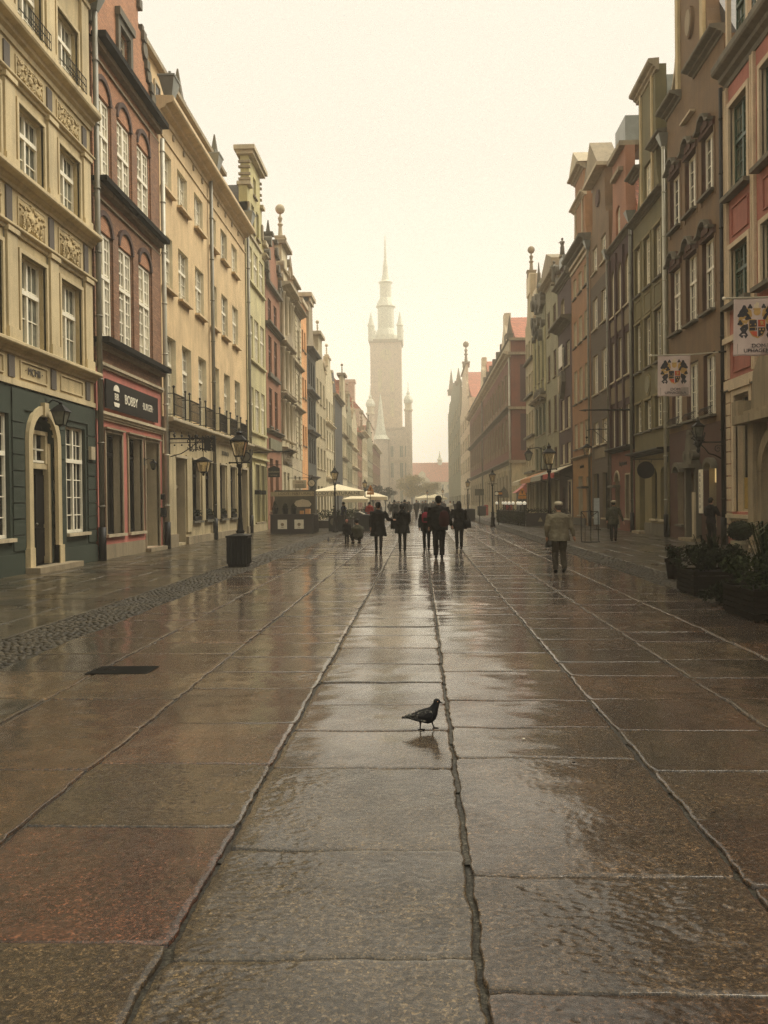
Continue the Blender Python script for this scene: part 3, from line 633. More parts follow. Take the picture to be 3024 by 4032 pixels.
# 5: rust red house
b = Bld('town_house', 'L', 55.35, 61.1, 'narrow rust red house with ornate sooty gable', 'building', 'town houses along the left side')
T2 = [(56.3, 57.5), (58.5, 59.7)]
for v0, v1 in ((13.6, 15.0), (10.2, 12.6), (6.7, 9.2)): b.wins(T2, v0, v1, rec=.16, nx=2, ny=4, tr=.6, fr='wood_brown', gl='glass', sill='stone_dark')
b.wins(T2, 1.2, 4.6, rec=.3, nx=2, ny=3, fr='wood_cream', gl='glass', sill='stone_light')
b.rect('rust', 0, 15.9, reveal='rust')
b.panel('rust', step_gable(58.2, [(2.7, 15.9, 16.6), (2.2, 16.6, 17.5), (1.6, 17.5, 18.5), (1.0, 18.5, 19.3)]), 'gable')
b.boxes('stone_dark', [(58.2 + s_ * h - .3, 58.2 + s_ * h + .3, z, z + .22, -.5, .25) for h, z in ((2.7, 16.5), (2.2, 17.4), (1.6, 18.4), (.9, 19.25)) for s_ in (-1, 1)] + [(55.5, 60.9, 15.75, 15.95, -.1, .28)], 'gable_coping')
b.shapes('stone_dark', [b.scroll('', 58.2 + s_ * h, z, .32) for h, z in ((2.5, 16.9), (1.95, 17.8), (1.3, 18.8), (2.3, 16.3)) for s_ in (-1, 1)], -.35, .2, 'gable_volute')
b.obelisk('stone_dark', 58.2, 19.4, 20.6, .2)
b.cornice('stone_dark', 13.0, .3, .35); b.cornice('stone_dark', 6.2, .25, .3); b.boxes('sage', [(56.0, 60.6, 5.2, 5.9, -.02, .12)], 'sign_board')
b.boxes('stone_dark', [(55.9, 60.2, 9.85, 10.05, -.05, .2)], 'sill_band')
b.body('stone_dark', 15.7); b.roof('roof_tile', 15.7, 19.6, 12)

# 6: ornate cream house with obelisk
def columns(b, mat, us, v0, v1, r=.16, w=.16):
    m = MB()
    for u in us:
        X = b.fx + b.sg * w; m.lathe(X, u, [(r * 1.35, v0), (r * 1.35, v0 + .1), (r, v0 + .18), (r * .86, v1 - .25), (r * 1.1, v1 - .2), (r * 1.4, v1 - .05), (r * 1.4, v1)], 10)
    return m.build('half_column', mat, b.root, b.o, True)
b = Bld('town_house', 'L', 61.25, 66.2, 'ornate cream house with columns and ball topped pinnacle', 'building', 'town houses along the left side')
T = [(61.9, 63.0), (63.7, 64.7)]
for v0, v1 in ((13.4, 15.8), (9.9, 12.2), (6.4, 8.8), (1.0, 3.9)): b.wins(T, v0, v1, rec=.16, nx=2, ny=4, fr='wood_cream', gl='glass_grey', sill='stone')
b.rect('ivory', 0, 17.2, reveal='ivory')
b.panel('ivory', curve_gable(63.6, 2.2, 1.35, 17.2, 18.6, 20.3), 'gable')
for v0, v1 in ((13.1, 16.6), (9.6, 12.7), (6.1, 9.0)): columns(b, 'stone_light', (61.45, 63.35, 65.1, 66.0), v0, v1)
for v in (12.8, 9.1, 5.3): b.cornice('stone', v, .35, .45)
b.cornice('stone_light', 16.8, .5, .75); b.boxes('stone', [(62.0, 65.2, 20.2, 20.45, -.6, .35), (62.3, 64.9, 18.5, 18.62, -.1, .16)], 'gable_coping')
b.shapes('stone', [[(61.5, 13.0), (65.9, 13.0), (63.7, 14.1)], [(61.8, 9.35), (63.2, 9.35), (62.5, 9.85)]], 0, .35, 'pediment')
b.shapes('stone', [b.scroll('', u, z, .3) for u, z in ((61.7, 17.7), (65.5, 17.7), (62.2, 18.7), (65.0, 18.7), (65.2, 19.6))], -.2, .2, 'volute')
b.obelisk('stone_light', 63.4, 20.45, 23.4, .35, ball=True); rel_ornament(b, 61.6, 65.9, 9.0, 9.6, 'stone', 16, 9, .2); rel_ornament(b, 61.6, 65.9, 4.4, 5.3, 'stone', 16, 2, .1)
b.body('ivory', 17); b.roof('roof_tile', 17.0, 20.8, 12)
b = Bld('town_house', 'L', 66.25, 71.9, 'grey cream house with banded stonework and spiked gable', 'building', 'town houses along the left side')
T = [(67.2, 68.3), (69.6, 70.7)]
for v0, v1 in ((13.4, 15.6), (9.9, 12.0), (6.4, 8.6), (1.2, 3.8)): b.wins(T, v0, v1, rec=.16, nx=2, ny=4, fr='wood_cream', gl='glass_grey', sill='stone')
b.rect('stone_light', 0, 17.2, reveal='stone_light'); b.panel('stone_light', step_gable(69.1, [(2.3, 17.2, 18.0), (1.6, 18.0, 19.0)]), 'gable')
bl = []
for z in [5.2 + k * .42 for k in range(27)]:
    for a, c in ((66.25, 67.1), (68.4, 69.5), (70.8, 71.9)): bl.append((a, c, z, z + .34, -.02, .05))
b.boxes('ivory', bl, 'banded_blocks'); b.obelisk('stone', 68.2, 19.0, 21.0, .28); b.cornice('stone', 16.7, .4, .6); b.cornice('stone', 12.3, .3, .35); b.cornice('stone', 8.9, .3, .4)
b.boxes('stone', [(67.0, 71.2, 17.95, 18.1, -.5, .2), (67.4, 70.8, 18.95, 19.1, -.5, .25)], 'gable_coping'); b.body('stone_light', 17); b.roof('roof_tile', 17.0, 20, 12)
# 7: orange
b = Bld('town_house', 'L', 72.0, 75.6, 'narrow plain orange house between grey cream and charcoal houses', 'building', 'town houses along the left side')
b.wins([(72.6, 73.4), (74.1, 74.9)], 14.5, 16.2, rec=.2, nx=2, ny=3, fr='wood_brown', sill='stone'); b.wins([(72.6, 73.4), (74.1, 74.9)], 10.5, 12.2, rec=.2, nx=2, ny=3, fr='wood_brown', sill='stone'); b.wins([(72.6, 73.4), (74.1, 74.9)], 6.5, 8.2, rec=.2, nx=2, ny=3, fr='wood_brown', sill='stone')
b.door(73.2, 74.4, .1, 2.8, .4); b.rect('orange', 0, 18.3, reveal='orange'); b.boxes('stone_light', [(71.95, 75.65, 18.3, 18.65, -.8, .2)], 'coping'); b.body('orange', 18.2)
# 8: charcoal
b = Bld('town_house', 'L', 75.7, 81.9, 'charcoal fronted house with pale cornice and tall grey gable end', 'building', 'town houses along the left side')
T = [(76.5, 77.7), (78.2, 79.4), (79.9, 81.1)]
for v0, v1 in ((12.2, 14.4), (8.6, 11.0), (5.2, 7.5), (.9, 3.4)): b.wins(T, v0, v1, rec=.15, nx=3, ny=4, fr='iron', gl='glass', sill=None)
b.rect('charcoal', 0, 15.2, reveal='charcoal')
b.cornice('slate_wall', 11.2, .35, .5); b.cornice('slate_wall', 7.7, .35, .5); b.cornice('slate_wall', 14.9, .4, .6); b.cornice('slate_wall', 3.8, .3, .4)
b.panel('stone', curve_gable(78.8, 3.0, 1.3, 15.3, 18.8, 20.0), 'gable', .5); b.boxes('stone_light', [(77.2, 80.4, 20.0, 20.35, -.9, .3), (77.5, 80.1, 19.6, 20.0, -.7, .15)], 'gable_coping')
m = MB(); m.prism([(76.0, 15.3), (81.6, 15.3), (80.0, 19.9), (77.4, 19.9)], lambda p, q, t: (b.fx - t, p, q), .6, 3.0); m.build('gable_back', 'zinc', b.root, b.o)
b.body('stone', 15.2); b.roof('stone', 15.2, 20.0, 12)

def generic(side, u0, u1, mat, label, eave, rows, nb, gable=None, top=None, fr='wood_cream', gl='glass', trim='stone', corn=(), roofm='roof_tile', gf='glass', depth=11, ww=.55, rec=.15, gz=(.9, 3.3), ny=4):
    b = Bld('town_house', side, u0, u1, label, 'building', 'town houses along the %s side' % ('left' if side == 'L' else 'right'))
    W = (u1 - u0) / nb
    us = [(u0 + W * (i + .5) - W * ww / 2, u0 + W * (i + .5) + W * ww / 2) for i in range(nb)]
    for v0, v1 in rows: b.wins(us, v0, v1, rec=rec, nx=2, ny=ny, fr=fr, gl=gl, sill=trim)
    b.wins(us[:-1] if nb > 1 else us, gz[0], gz[1], rec=.3, nx=2, ny=2, fr='wood_dark', gl=gf, sill=trim)
    if nb > 1: b.door(us[-1][0], us[-1][1], .1, gz[1], .35)
    b.rect(mat, 0, eave, reveal=mat); uc = (u0 + u1) / 2; hw = (u1 - u0) / 2 - .25
    for v in corn: b.cornice(trim, v, .32, .38)
    if gable == 'curve':
        b.panel(mat, curve_gable(uc, hw, hw * .42, eave, eave + (top - eave) * .72, top), 'gable'); b.boxes(trim, [(uc - hw * .5, uc + hw * .5, top, top + .3, -.8, .3), (u0, u0 + .8, eave, eave + .3, -.5, .2), (u1 - .8, u1, eave, eave + .3, -.5, .2)], 'gable_coping')
        b.shapes(trim, [b.scroll('', uc + s_ * hw * .8, eave + .5, .35) for s_ in (-1, 1)], -.3, .12, 'volute')
    elif gable == 'step':
        h = (top - eave) / 3; b.panel(mat, step_gable(uc, [(hw, eave, eave + h), (hw * .68, eave + h, eave + 2 * h), (hw * .34, eave + 2 * h, top)]), 'gable')
        b.boxes(trim, [(uc + s_ * hw * k - .35, uc + s_ * hw * k + .35, z, z + .2, -.5, .15) for s_ in (-1, 1) for k, z in ((.92, eave + h), (.6, eave + 2 * h), (.2, top))], 'gable_coping')
    else: b.cornice(trim, eave - .1, .5, .6)
    if gable:
        for s_ in (-1, 1): b.obelisk(trim, uc + s_ * hw * .85, eave + .2 + ((top - eave) / 3 if gable == 'step' else 0), eave + 1.9 + ((top - eave) / 3 if gable == 'step' else 0), .2, name='finial')
        b.obelisk(trim, uc, top + .2, top + 1.7, .2, ball=True, name='finial')
    b.body(mat, eave, depth); b.roof(roofm, eave, (top or eave + 3.5) - .4, depth + 1, 'perp' if gable else 'par')
    return b
LL = 'L'
b = generic(LL, 82.0, 90.2, 'beige', 'plain beige house with tall slab like chimney gable', 15.3, [(11.4, 13.6), (8.2, 10.2), (5.0, 7.0)], 3, 'curve', 18.0, trim='stone_light')
m = MB(); m.box(b.fx - 2.6, b.fx - .6, 87.0, 87.6, 15.3, 18.1); m.build('party_wall', 'ivory', b.root, b.o)
b = generic(LL, 90.4, 98.5, 'ivory', 'pale house with stucco ornament behind the charcoal house', 14.0, [(10.6, 12.6), (7.4, 9.3), (4.6, 6.4)], 3, 'step', 17.2, trim='white_trim', corn=(9.8, 4.0))
b = Bld('town_house', 'L', 98.7, 109.6, 'tall plain dark slate coloured house front without windows', 'building', 'town houses along the left side')
b.rect('slate_wall', 0, 13.9); b.cornice('stone', 13.7, .4, .5); b.body('slate_wall', 13.8); b.roof('roof_dark', 13.8, 17.5, 12, 'perp'); b.shape('stone', [(98.9, 4.0), (99.3, 4.0), (99.3, 13.6), (98.9, 13.6)], -.02, .1, 'corner_strip')
b = generic(LL, 109.8, 116.5, 'ivory', 'pale striped house just beyond the dark slate front', 13.8, [(10.6, 12.8), (7.6, 9.6), (4.8, 6.6)], 3, 'curve', 18.0, gl='glass_pale', trim='stone', corn=(10.0, 7.0))
b = generic(LL, 116.7, 125.0, 'grey_green', 'grey green house with stepped gable and ledges', 13.6, [(10.4, 12.4), (7.4, 9.2), (4.6, 6.4)], 3, 'step', 16.6, gl='glass_grey', trim='stone_light', corn=(9.7,))
b = generic(LL, 125.2, 136.0, 'ivory', 'cream house with pilasters left of the red brick house', 13.0, [(10.0, 12.0), (7.2, 9.0), (4.4, 6.2)], 4, 'step', 15.4, gl='glass_pale', trim='white_trim', corn=(9.4, 6.6))
b = generic(LL, 136.2, 147.0, 'rust', 'narrow red house front in the misty row', 12.3, [(9.4, 11.4), (6.8, 8.6), (4.2, 5.8)], 3, None, None, trim='stone')
b = generic(LL, 147.2, 162.0, 'ivory', 'pale misty house with statue on its parapet', 13.5, [(10.4, 12.4), (7.4, 9.2), (4.4, 6.2)], 4, None, None, gl='glass_pale', trim='white_trim')
b.obelisk('stone', 150, 14.0, 17.6, .5, ball=True)
b = generic(LL, 162.2, 180.0, 'grey_green', 'misty grey house with dark ornamental gable', 12.5, [(9.6, 11.4), (6.8, 8.4), (4.0, 5.6)], 4, 'step', 17.2, trim='stone_dark')
b = generic(LL, 180.2, 214.0, 'brick_red', 'misty brick house with broad white window bands', 13.4, [(9.9, 12.3), (5.6, 8.0)], 7, None, None, gl='glass_pale', trim='white_trim', ww=.7)
# big red brick roof block with chimney behind the row
r = tag(empty('brick_hall', (-14.5, 196, 0)), 'large misty brick hall with steep red roof and square chimney behind the row', 'building'); o = (-14.5, 196, 0)
m = MB(); m.box(-24, -11.6, 170, 222, 0, 20.0); m.build('wall', 'townhall_hazed', r, o)
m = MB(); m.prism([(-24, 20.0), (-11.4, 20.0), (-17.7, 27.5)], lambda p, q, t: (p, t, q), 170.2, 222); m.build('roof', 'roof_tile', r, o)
m = MB(); m.box(-15.8, -13.2, 178, 181, 20.0, 26.2); m.box(-16.0, -13.0, 177.8, 181.2, 26.2, 26.8); m.build('chimney', 'townhall_hazed', r, o)

# ---------------------------------------------------------------- town hall
TY = 240.
r = tag(empty('town_hall', (-8, TY, 0)), 'misty brick town hall with very tall slender clock tower and spire', 'town hall'); o = (-8, TY, 0)
def part(name, mat, mb, parent=r, org=o, smooth=False): return mb.build(name, mat, parent, org, smooth)
m = MB(); m.box(-12.5, -2.2, TY, TY + 24, 0, 21.6); m.box(-12.5, -2.2, TY - .15, TY, 12.6, 13.0); m.box(-12.5, -2.2, TY - .15, TY, 5.2, 5.6); m.box(-12.5, -2.2, TY - .2, TY + .3, 21.3, 21.9); part('wall', 'townhall_hazed', m)
for (z0, z1) in ((13.6, 16.6), (8.0, 12.0), (1.2, 4.4)):
    for x in (-11.6, -9.6, -7.6, -5.0, -3.6):
        m = MB(); m.box(x - .38, x + .38, TY - .04, TY + .05, z0, z1); w_ = part('window', 'glass_grey', m)
        m = MB(); m.box(x - .48, x - .38, TY - .12, TY, z0, z1); m.box(x + .38, x + .48, TY - .12, TY, z0, z1); m.box(x - .04, x + .04, TY - .1, TY - .04, z0, z1); m.box(x - .48, x + .48, TY - .13, TY, z1, z1 + .2); m.build('frame', 'ivory', w_, o)
    for y in (TY + 4, TY + 8, TY + 12, TY + 16, TY + 20):
        m = MB(); m.box(-2.24, -2.15, y - .6, y + .6, z0, z1); part('window', 'glass_grey', m)
def turret(x, y, z0, z1, rad, mat='townhall_hazed', nm='turret'):
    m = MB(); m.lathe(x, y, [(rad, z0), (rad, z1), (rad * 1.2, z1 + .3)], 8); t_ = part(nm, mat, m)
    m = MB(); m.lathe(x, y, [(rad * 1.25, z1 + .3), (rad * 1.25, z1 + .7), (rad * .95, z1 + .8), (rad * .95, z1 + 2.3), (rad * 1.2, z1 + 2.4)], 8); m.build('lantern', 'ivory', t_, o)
    m = MB(); m.lathe(x, y, [(rad * 1.2, z1 + 2.4), (rad * 1.3, z1 + 3.2), (rad * .9, z1 + 4.2), (rad * .4, z1 + 4.7), (rad * .5, z1 + 5.2), (rad * .15, z1 + 5.8), (.05, z1 + 8.2)], 8); m.build('cupola', 'copper_hazed', t_, o)
turret(-3.0, TY + .6, 0, 26.0, 1.05); turret(-13.6, TY + 4, 0, 25.5, 1.1)
m = MB(); m.lathe(-10.6, TY - .4, [(2.2, 0), (2.2, 18.4)], 8); t_ = part('stair_turret', 'townhall_hazed', m)
m = MB(); m.lathe(-10.6, TY - .4, [(2.7, 18.4), (1.7, 19.6), (1.1, 22.5), (.6, 27), (.08, 31)], 8); m.build('turret_spire', 'copper_hazed', t_, o)
tw = MB(); cx, cy, hw = -9.3, TY + 12, 4.4
tw.box(cx - hw, cx + hw, cy - hw, cy + hw, 0, 46.5); tower = part('tower', 'townhall_hazed', tw)
for dx in (-1.7, 1.7):
    for z0, z1 in ((25.5, 30.5), (32.5, 39.0)):
        for k in (0,):
            m = MB(); m.box(cx + dx - .55, cx + dx + .55, cy - hw - .06, cy - hw + .05, z0, z1); m.build('tower_niche', 'ivory', tower, o)
m = MB(); m.prism([(1.7 * math.cos(a * math.pi / 10), 1.7 * math.sin(a * math.pi / 10)) for a in range(20)], lambda p, q, t: (cx + p, t, 43.0 + q), cy - hw - .1, cy - hw); m.build('clock_face', 'ivory', tower, o)
m = MB(); m.box(cx - .08, cx + .08, cy - hw - .14, cy - hw - .1, 43, 44.3); m.box(cx, cx + 1.0, cy - hw - .14, cy - hw - .1, 42.92, 43.08); m.build('clock_hands', 'stone', tower, o)
m = MB(); m.box(cx - hw - .35, cx + hw + .35, cy - hw - .35, cy + hw + .35, 46.5, 47.4); m.build('tower_cornice', 'stone', tower, o)
for dx in (-1, 1):
    for dy in (-1, 1):
        m = MB(); m.lathe(cx + dx * (hw - .3), cy + dy * (hw - .3), [(.9, 46.9), (.9, 51.0), (1.1, 51.2), (.7, 52.2), (.08, 55)], 8); m.build('corner_turret', 'copper_hazed', tower, o)
m = MB(); m.lathe(cx, cy, [(3.4, 47.4), (3.3, 49), (2.7, 50.5), (2.4, 51), (2.4, 57), (2.9, 57.4), (2.2, 59), (1.7, 60), (1.7, 64), (2.1, 64.4), (1.2, 65), (.8, 67), (.7, 69), (.4, 71), (.1, 78)], 12); m.build('spire', 'copper_hazed', tower, o)
r.location = (-11.0, 330, 0); r.scale = (1.375, 1.375, 1.375)
# ------------------------------------------------------------------ street furniture
def street_lamp(x, y, label, bin_=False):
    r = tag(empty('street_lamp', (x, y, 0)), label, 'street lamp', 'street lamps'); o = (x, y, 0); m = MB()
    m.lathe(x, y, [(.17, 0), (.17, .10), (.14, .14), (.13, .5), (.15, .56), (.11, .62), (.10, .85), (.125, .9), (.08, .96), (.06, 1.2), (.065, 1.24), (.052, 1.3), (.045, 2.4), (.06, 2.45), (.045, 2.5), (.045, 2.62), (.09, 2.68), (.05, 2.74)], 12)
    m.build('post', 'iron', r, o, True)
    m = MB(); m.tube([(x - .26, y, 2.77), (x + .26, y, 2.77)], .018, 6); m.ball((x - .27, y, 2.77), .03, 5); m.ball((x + .27, y, 2.77), .03, 5); m.build('ladder_bar', 'iron', r, o)
    m = MB(); m.frustum(x, y, 2.96, 3.34, .105, .105, .19, .19); m.build('lantern_glass', 'lamp_glass', r, o)
    m = MB()
    for sx in (-1, 1):
        for sy in (-1, 1): m.tube([(x + sx * .11, y + sy * .11, 2.93), (x + sx * .197, y + sy * .197, 3.35)], .013, 5); m.tube([(x + sx * .1, y + sy * .1, 2.95), (x + sx * .05, y + sy * .05, 2.7)], .012, 5)
    m.box(x - .12, x + .12, y - .12, y + .12, 2.93, 2.96); m.frustum(x, y, 3.34, 3.38, .22, .22, .22, .22); m.frustum(x, y, 3.38, 3.5, .2, .2, .08, .08); m.lathe(x, y, [(.075, 3.5), (.07, 3.56), (.09, 3.58), (.03, 3.63), (.012, 3.72)], 8)
    m.build('lantern_frame', 'iron', r, o)
    m = MB(); m.lathe(x, y, [(.03, 2.96), (.05, 3.0), (.03, 3.06), (.03, 3.2)], 8); m.build('burner', 'pipe_pale', r, o); return r
mg, tt, bb = nt('lamp glass'); bb.inputs['Base Color'].default_value = (.80, .66, .42, 1); bb.inputs['Roughness'].default_value = .15; bb.inputs['Transmission Weight'].default_value = .75; bb.inputs['IOR'].default_value = 1.1; M['lamp_glass'] = mg
street_lamp(-4.88, 23.5, 'nearest left street lamp with black bin at its foot, before the yellow house')
street_lamp(-4.78, 48.9, 'slim black street lamp rising in front of the white parasol'); street_lamp(-4.8, 76, 'third left street lamp in mist beyond the parasols')
street_lamp(4.62, 31.5, 'right street lamp directly behind the old man in the pale jacket'); street_lamp(4.7, 57, 'black street lamp at the corner of the fenced cafe terrace'); street_lamp(4.3, 79, 'right street lamp beside a litter bin beyond the cafe terrace')
street_lamp(3.4, 132, 'far right street lamp in the mist above the crowd'); street_lamp(1.2, 148, 'farthest street lamp in the middle of the misty crowd')
def litter_bin(x, y, w, h, label, round_=False):
    r = tag(empty('litter_bin', (x, y, 0)), label, 'litter bin', 'litter bins'); o = (x, y, 0); m = MB()
    m.frustum(x, y, 0, .05, w * .43, w * .43, w * .43, w * .43); m.frustum(x, y, .05, h - .07, w * .45, w * .45, w * .5, w * .5)
    for k in range(-3, 4):
        for s_ in (-1, 1): m.box(x + k * w * .14 - .012, x + k * w * .14 + .012, y + s_ * w * .5 - .012, y + s_ * w * .5 + .012, .08, h - .09); m.box(x + s_ * w * .5 - .012, x + s_ * w * .5 + .012, y + k * w * .14 - .012, y + k * w * .14 + .012, .08, h - .09)
    m.build('bin_body', 'iron', r, o); m = MB(); m.frustum(x, y, h - .07, h - .02, w * .54, w * .54, w * .54, w * .54); m.frustum(x, y, h - .02, h + .03, w * .45, w * .45, w * .2, w * .2); m.build('lid', 'iron', r, o); return r
litter_bin(-4.8, 22.9, .54, .84, 'square black litter bin standing before the nearest left lamp'); litter_bin(4.35, 75.6, .7, 1.0, 'black litter bin beside the hazy lamp beyond the terrace'); litter_bin(-3.1, 50.5, .75, .95, 'dark litter bin right of the parasol lamp, behind the crouching man'); litter_bin(-4.1, 60, .8, 1.0, 'dark litter bin farther down, left of the walking woman in a long coat'); litter_bin(7.0, 100, .9, 1.1, 'dark litter bin beside the red letter box')
# wrought iron sign bracket with lantern and letters (yellow house)
r = tag(empty('iron_sign', (-9.7, 33.4, 3.3)), 'wrought iron bracket with filigree letters reaching out from the yellow house', 'sign'); o = (-9.7, 33.4, 3.3); y = 33.4; m = MB()
m.box(-9.72, -9.64, y - .06, y + .06, 3.3, 4.5); m.tube([(-9.7, y, 4.2), (-7.86, y, 4.2)], .03, 6); m.tube([(-9.7, y, 4.04), (-7.86, y, 4.04)], .016, 5); m.tube([(-9.66, y, 3.5), (-9.2, y, 3.62), (-8.8, y, 3.86), (-8.6, y, 4.04)], .02, 6)
for k in range(4): X = -9.45 + k * .28; m.ball((X, y, 4.3), .05, 6); m.tube([(X, y, 4.22), (X, y, 4.46)], .012, 4); m.ball((X, y, 3.95), .035, 6)
m.tube([(-9.68, y, 4.45), (-9.5, y, 4.5), (-9.42, y, 4.4), (-9.52, y, 4.34)], .018, 5)
m.build('bracket', 'iron', r, o); rdx = random.Random(5); m = MB()
for k in range(34):
    X = rdx.uniform(-8.9, -7.9); Z = rdx.uniform(3.72, 4.28); rr = rdx.uniform(.04, .09); a = rdx.uniform(0, 3)
    m.tube([(X + rr * math.cos(a + q * .9), y, Z + rr * math.sin(a + q * .9)) for q in range(6)], .02, 5)
for X in (-8.85, -8.62, -8.36, -8.12, -7.9): m.box(X - .025, X + .025, y - .02, y + .02, 3.7, 4.3)
m.box(-8.3, -8.05, y - .015, y + .015, 3.72, 4.2); m.box(-7.98, -7.86, y - .015, y + .015, 3.68, 4.1); m.build('filigree', 'iron', r, o)
r = tag(empty('hanging_lantern', (-8.34, 33.4, 2.8)), 'hanging four sided lantern below the wrought iron sign of the yellow house', 'lantern'); o = (-8.34, 33.4, 2.8); X = -8.34
m = MB(); m.frustum(X, y, 2.92, 3.3, .15, .15, .22, .22); m.build('lantern_glass', 'lamp_glass', r, o); m = MB(); m.tube([(X, y, 3.45), (X, y, 4.04)], .012, 5); m.frustum(X, y, 3.3, 3.34, .29, .29, .29, .29); m.frustum(X, y, 3.34, 3.48, .26, .26, .05, .05); m.frustum(X, y, 2.84, 2.92, .05, .05, .16, .16); m.ball((X, y, 2.8), .05, 6)
for sx in (-1, 1):
    for sy in (-1, 1): m.tube([(X + sx * .155, y + sy * .155, 2.9), (X + sx * .225, y + sy * .225, 3.31)], .014, 5)
m.build('lantern_frame', 'iron', r, o)
def arm_sign(name, x0, x1, y, z, label, draw, cat='sign', rod=.02, extra=None):
    r = tag(empty(name, (x0, y, z)), label, cat); m = MB(); m.tube([(x0, y, z), (x1, y, z)], rod, 6); m.box(min(x0, x0 - .03), max(x0, x0 + .03), y - .05, y + .05, z - .15, z + .15)
    if extra: extra(m)
    m.build('bracket', 'iron', r, (x0, y, z)); draw(r, (x0, y, z)); return r
def disc(mb, X, y, z, rad, t=.04, n=24): mb.prism([(X + rad * math.cos(2 * math.pi * k / n), z + rad * math.sin(2 * math.pi * k / n)) for k in range(n)], lambda p, q, tt: (p, tt, q), y - t / 2, y + t / 2)
def d1(r, o): m = MB(); disc(m, -9.42, 47.0, 4.2, .30, .06); m.build('round_board', 'iron', r, o); m = MB(); disc(m, -9.42, 47.0, 4.2, .22, .075); m.build('emblem', 'stone_dark', r, o)
arm_sign('round_sign', -9.7, -9.3, 47.0, 4.55, 'round dark sign projecting from the far end of the yellow house', d1)
def d2(r, o):
    m = MB(); m.box(-9.6, -8.86, 54.98, 55.02, 3.32, 3.9); m.prism([(-9.55, 3.9), (-8.9, 3.9), (-9.22, 4.05)], lambda p, q, t: (p, t, q), 54.98, 55.02); m.build('board', 'iron', r, o)
    text('Goldw\u00e4sser', .15, 'stone_light', r, (-9.23 - o[0], -.03, 3.66 - o[2]), (math.pi / 2, 0, 0), .003); text('restauracja', .10, 'stone_light', r, (-9.23 - o[0], -.03, 3.46 - o[2]), (math.pi / 2, 0, 0), .003)
arm_sign('hanging_sign', -9.7, -8.8, 55.0, 4.1, 'black hanging sign with pale lettering on the rust red house', d2)
def d0(r, o): m = MB(); m.tube([(o[0] + .1, o[1], o[2]), (-7.3, o[1], o[2] + .06)], [.03, .05], 8); m.build('pole', 'iron', r, o)
arm_sign('flag_pole', -9.7, -8.9, 50.35, 4.62, 'bare black pole projecting from the yellow green house', d0, 'flagpole')
def d3(r, o):
    m = MB(); m.box(-9.35, -8.35, 63.97, 64.03, 2.75, 3.36); m.build('board', 'white_trim', r, o); text('Galeria', .2, 'brick_red', r, (-8.85 - o[0], -.04, 3.22 - o[2]), (math.pi / 2, 0, 0), .003)
    m = MB()
    for k in range(4): m.box(-9.2, -8.5, 63.95, 63.97, 3.04 - k * .08, 3.065 - k * .08)
    m.build('small_print', 'stone_dark', r, o)
arm_sign('hanging_sign', -9.7, -7.7, 64.0, 3.52, 'white board with red lettering hanging from an iron arm above the parasol', d3, extra=lambda m: m.tube([(-9.7, 64, 4.4), (-7.9, 64, 3.54)], .012, 5))
r = tag(empty('street_clock', (-7.96, 64.0, 3.12)), 'round clock in a dark case hanging beside the white board', 'clock'); o = (-7.96, 64., 3.12)
m = MB(); disc(m, -7.96, 64, 3.12, .30, .18); m.tube([(-7.96, 64, 3.4), (-7.96, 64, 3.56)], .03, 6); m.tube([(-7.96, 64, 2.9), (-7.96, 64, 2.6)], [.08, .02], 6); m.build('clock_case', 'iron', r, o); m = MB(); disc(m, -7.96, 64, 3.12, .23, .20); m.build('clock_face', 'white_trim', r, o)
m = MB(); m.tube([(-7.96, 63.89, 3.12), (-7.85, 63.89, 3.03)], .012, 4); m.tube([(-7.96, 63.89, 3.12), (-8.08, 63.89, 3.24)], .010, 4); m.build('clock_hands', 'iron', r, o)
# right hand signs
def d4(r, o): m = MB(); disc(m, 9.85, 38.6, 2.93, .375, .06, 32); m.tube([(9.6, 38.6, 3.25), (9.6, 38.6, 3.4)], .012, 5); m.tube([(10.1, 38.6, 3.25), (10.1, 38.6, 3.4)], .012, 5); m.build('round_board', 'iron', r, o)
arm_sign('round_sign', 10.8, 9.3, 38.6, 3.4, 'large black disc sign hanging over the olive house arches', d4)
def d5(r, o): m = MB(); m.tube([(o[0] - .1, o[1], o[2]), (8.24, o[1], o[2] + .02)], [.05, .03], 8); m.tube([(8.4, o[1], o[2]), (8.05, o[1], o[2] + .01)], [.06, .01], 6); m.build('pole', 'iron', r, o)
arm_sign('flag_pole', 10.8, 10.2, 44.5, 6.17, 'long bare black pole reaching out between the olive and maroon houses', d5, 'flagpole')
r = tag(empty('bracket_lantern', (10.8, 31.6, 3.0)), 'ornate black lantern on a scrolled iron bracket at the brown house', 'lantern'); o = (10.8, 31.6, 3.0); y = 31.6; m = MB()
m.tube([(10.8, y, 3.66), (9.95, y, 3.66)], .025, 6); m.tube([(10.76, y, 2.85), (10.78, y, 4.05), (10.7, y, 4.12)], .03, 6); m.tube([(9.95, y, 3.64), (10.15, y, 3.45), (10.3, y, 3.25), (10.5, y, 3.2), (10.76, y, 3.05)], .022, 6)
m.tube([(10.62 + .16 * (1 - k / 14) * math.cos(k * .8), y, 3.42 + .16 * (1 - k / 14) * math.sin(k * .8)) for k in range(13)], .014, 5); m.build('bracket', 'iron', r, o)
X = 9.92; m = MB(); m.lathe(X, y, [(.02, 3.28), (.07, 3.36), (.05, 3.46), (.12, 3.56), (.16, 3.66), (.10, 3.74), (.14, 3.86)], 8); m.frustum(X, y, 4.2, 4.24, .2, .2, .2, .2); m.frustum(X, y, 4.24, 4.36, .18, .18, .07, .07); m.lathe(X, y, [(.06, 4.36), (.08, 4.42), (.02, 4.48), (.01, 4.56)], 8)
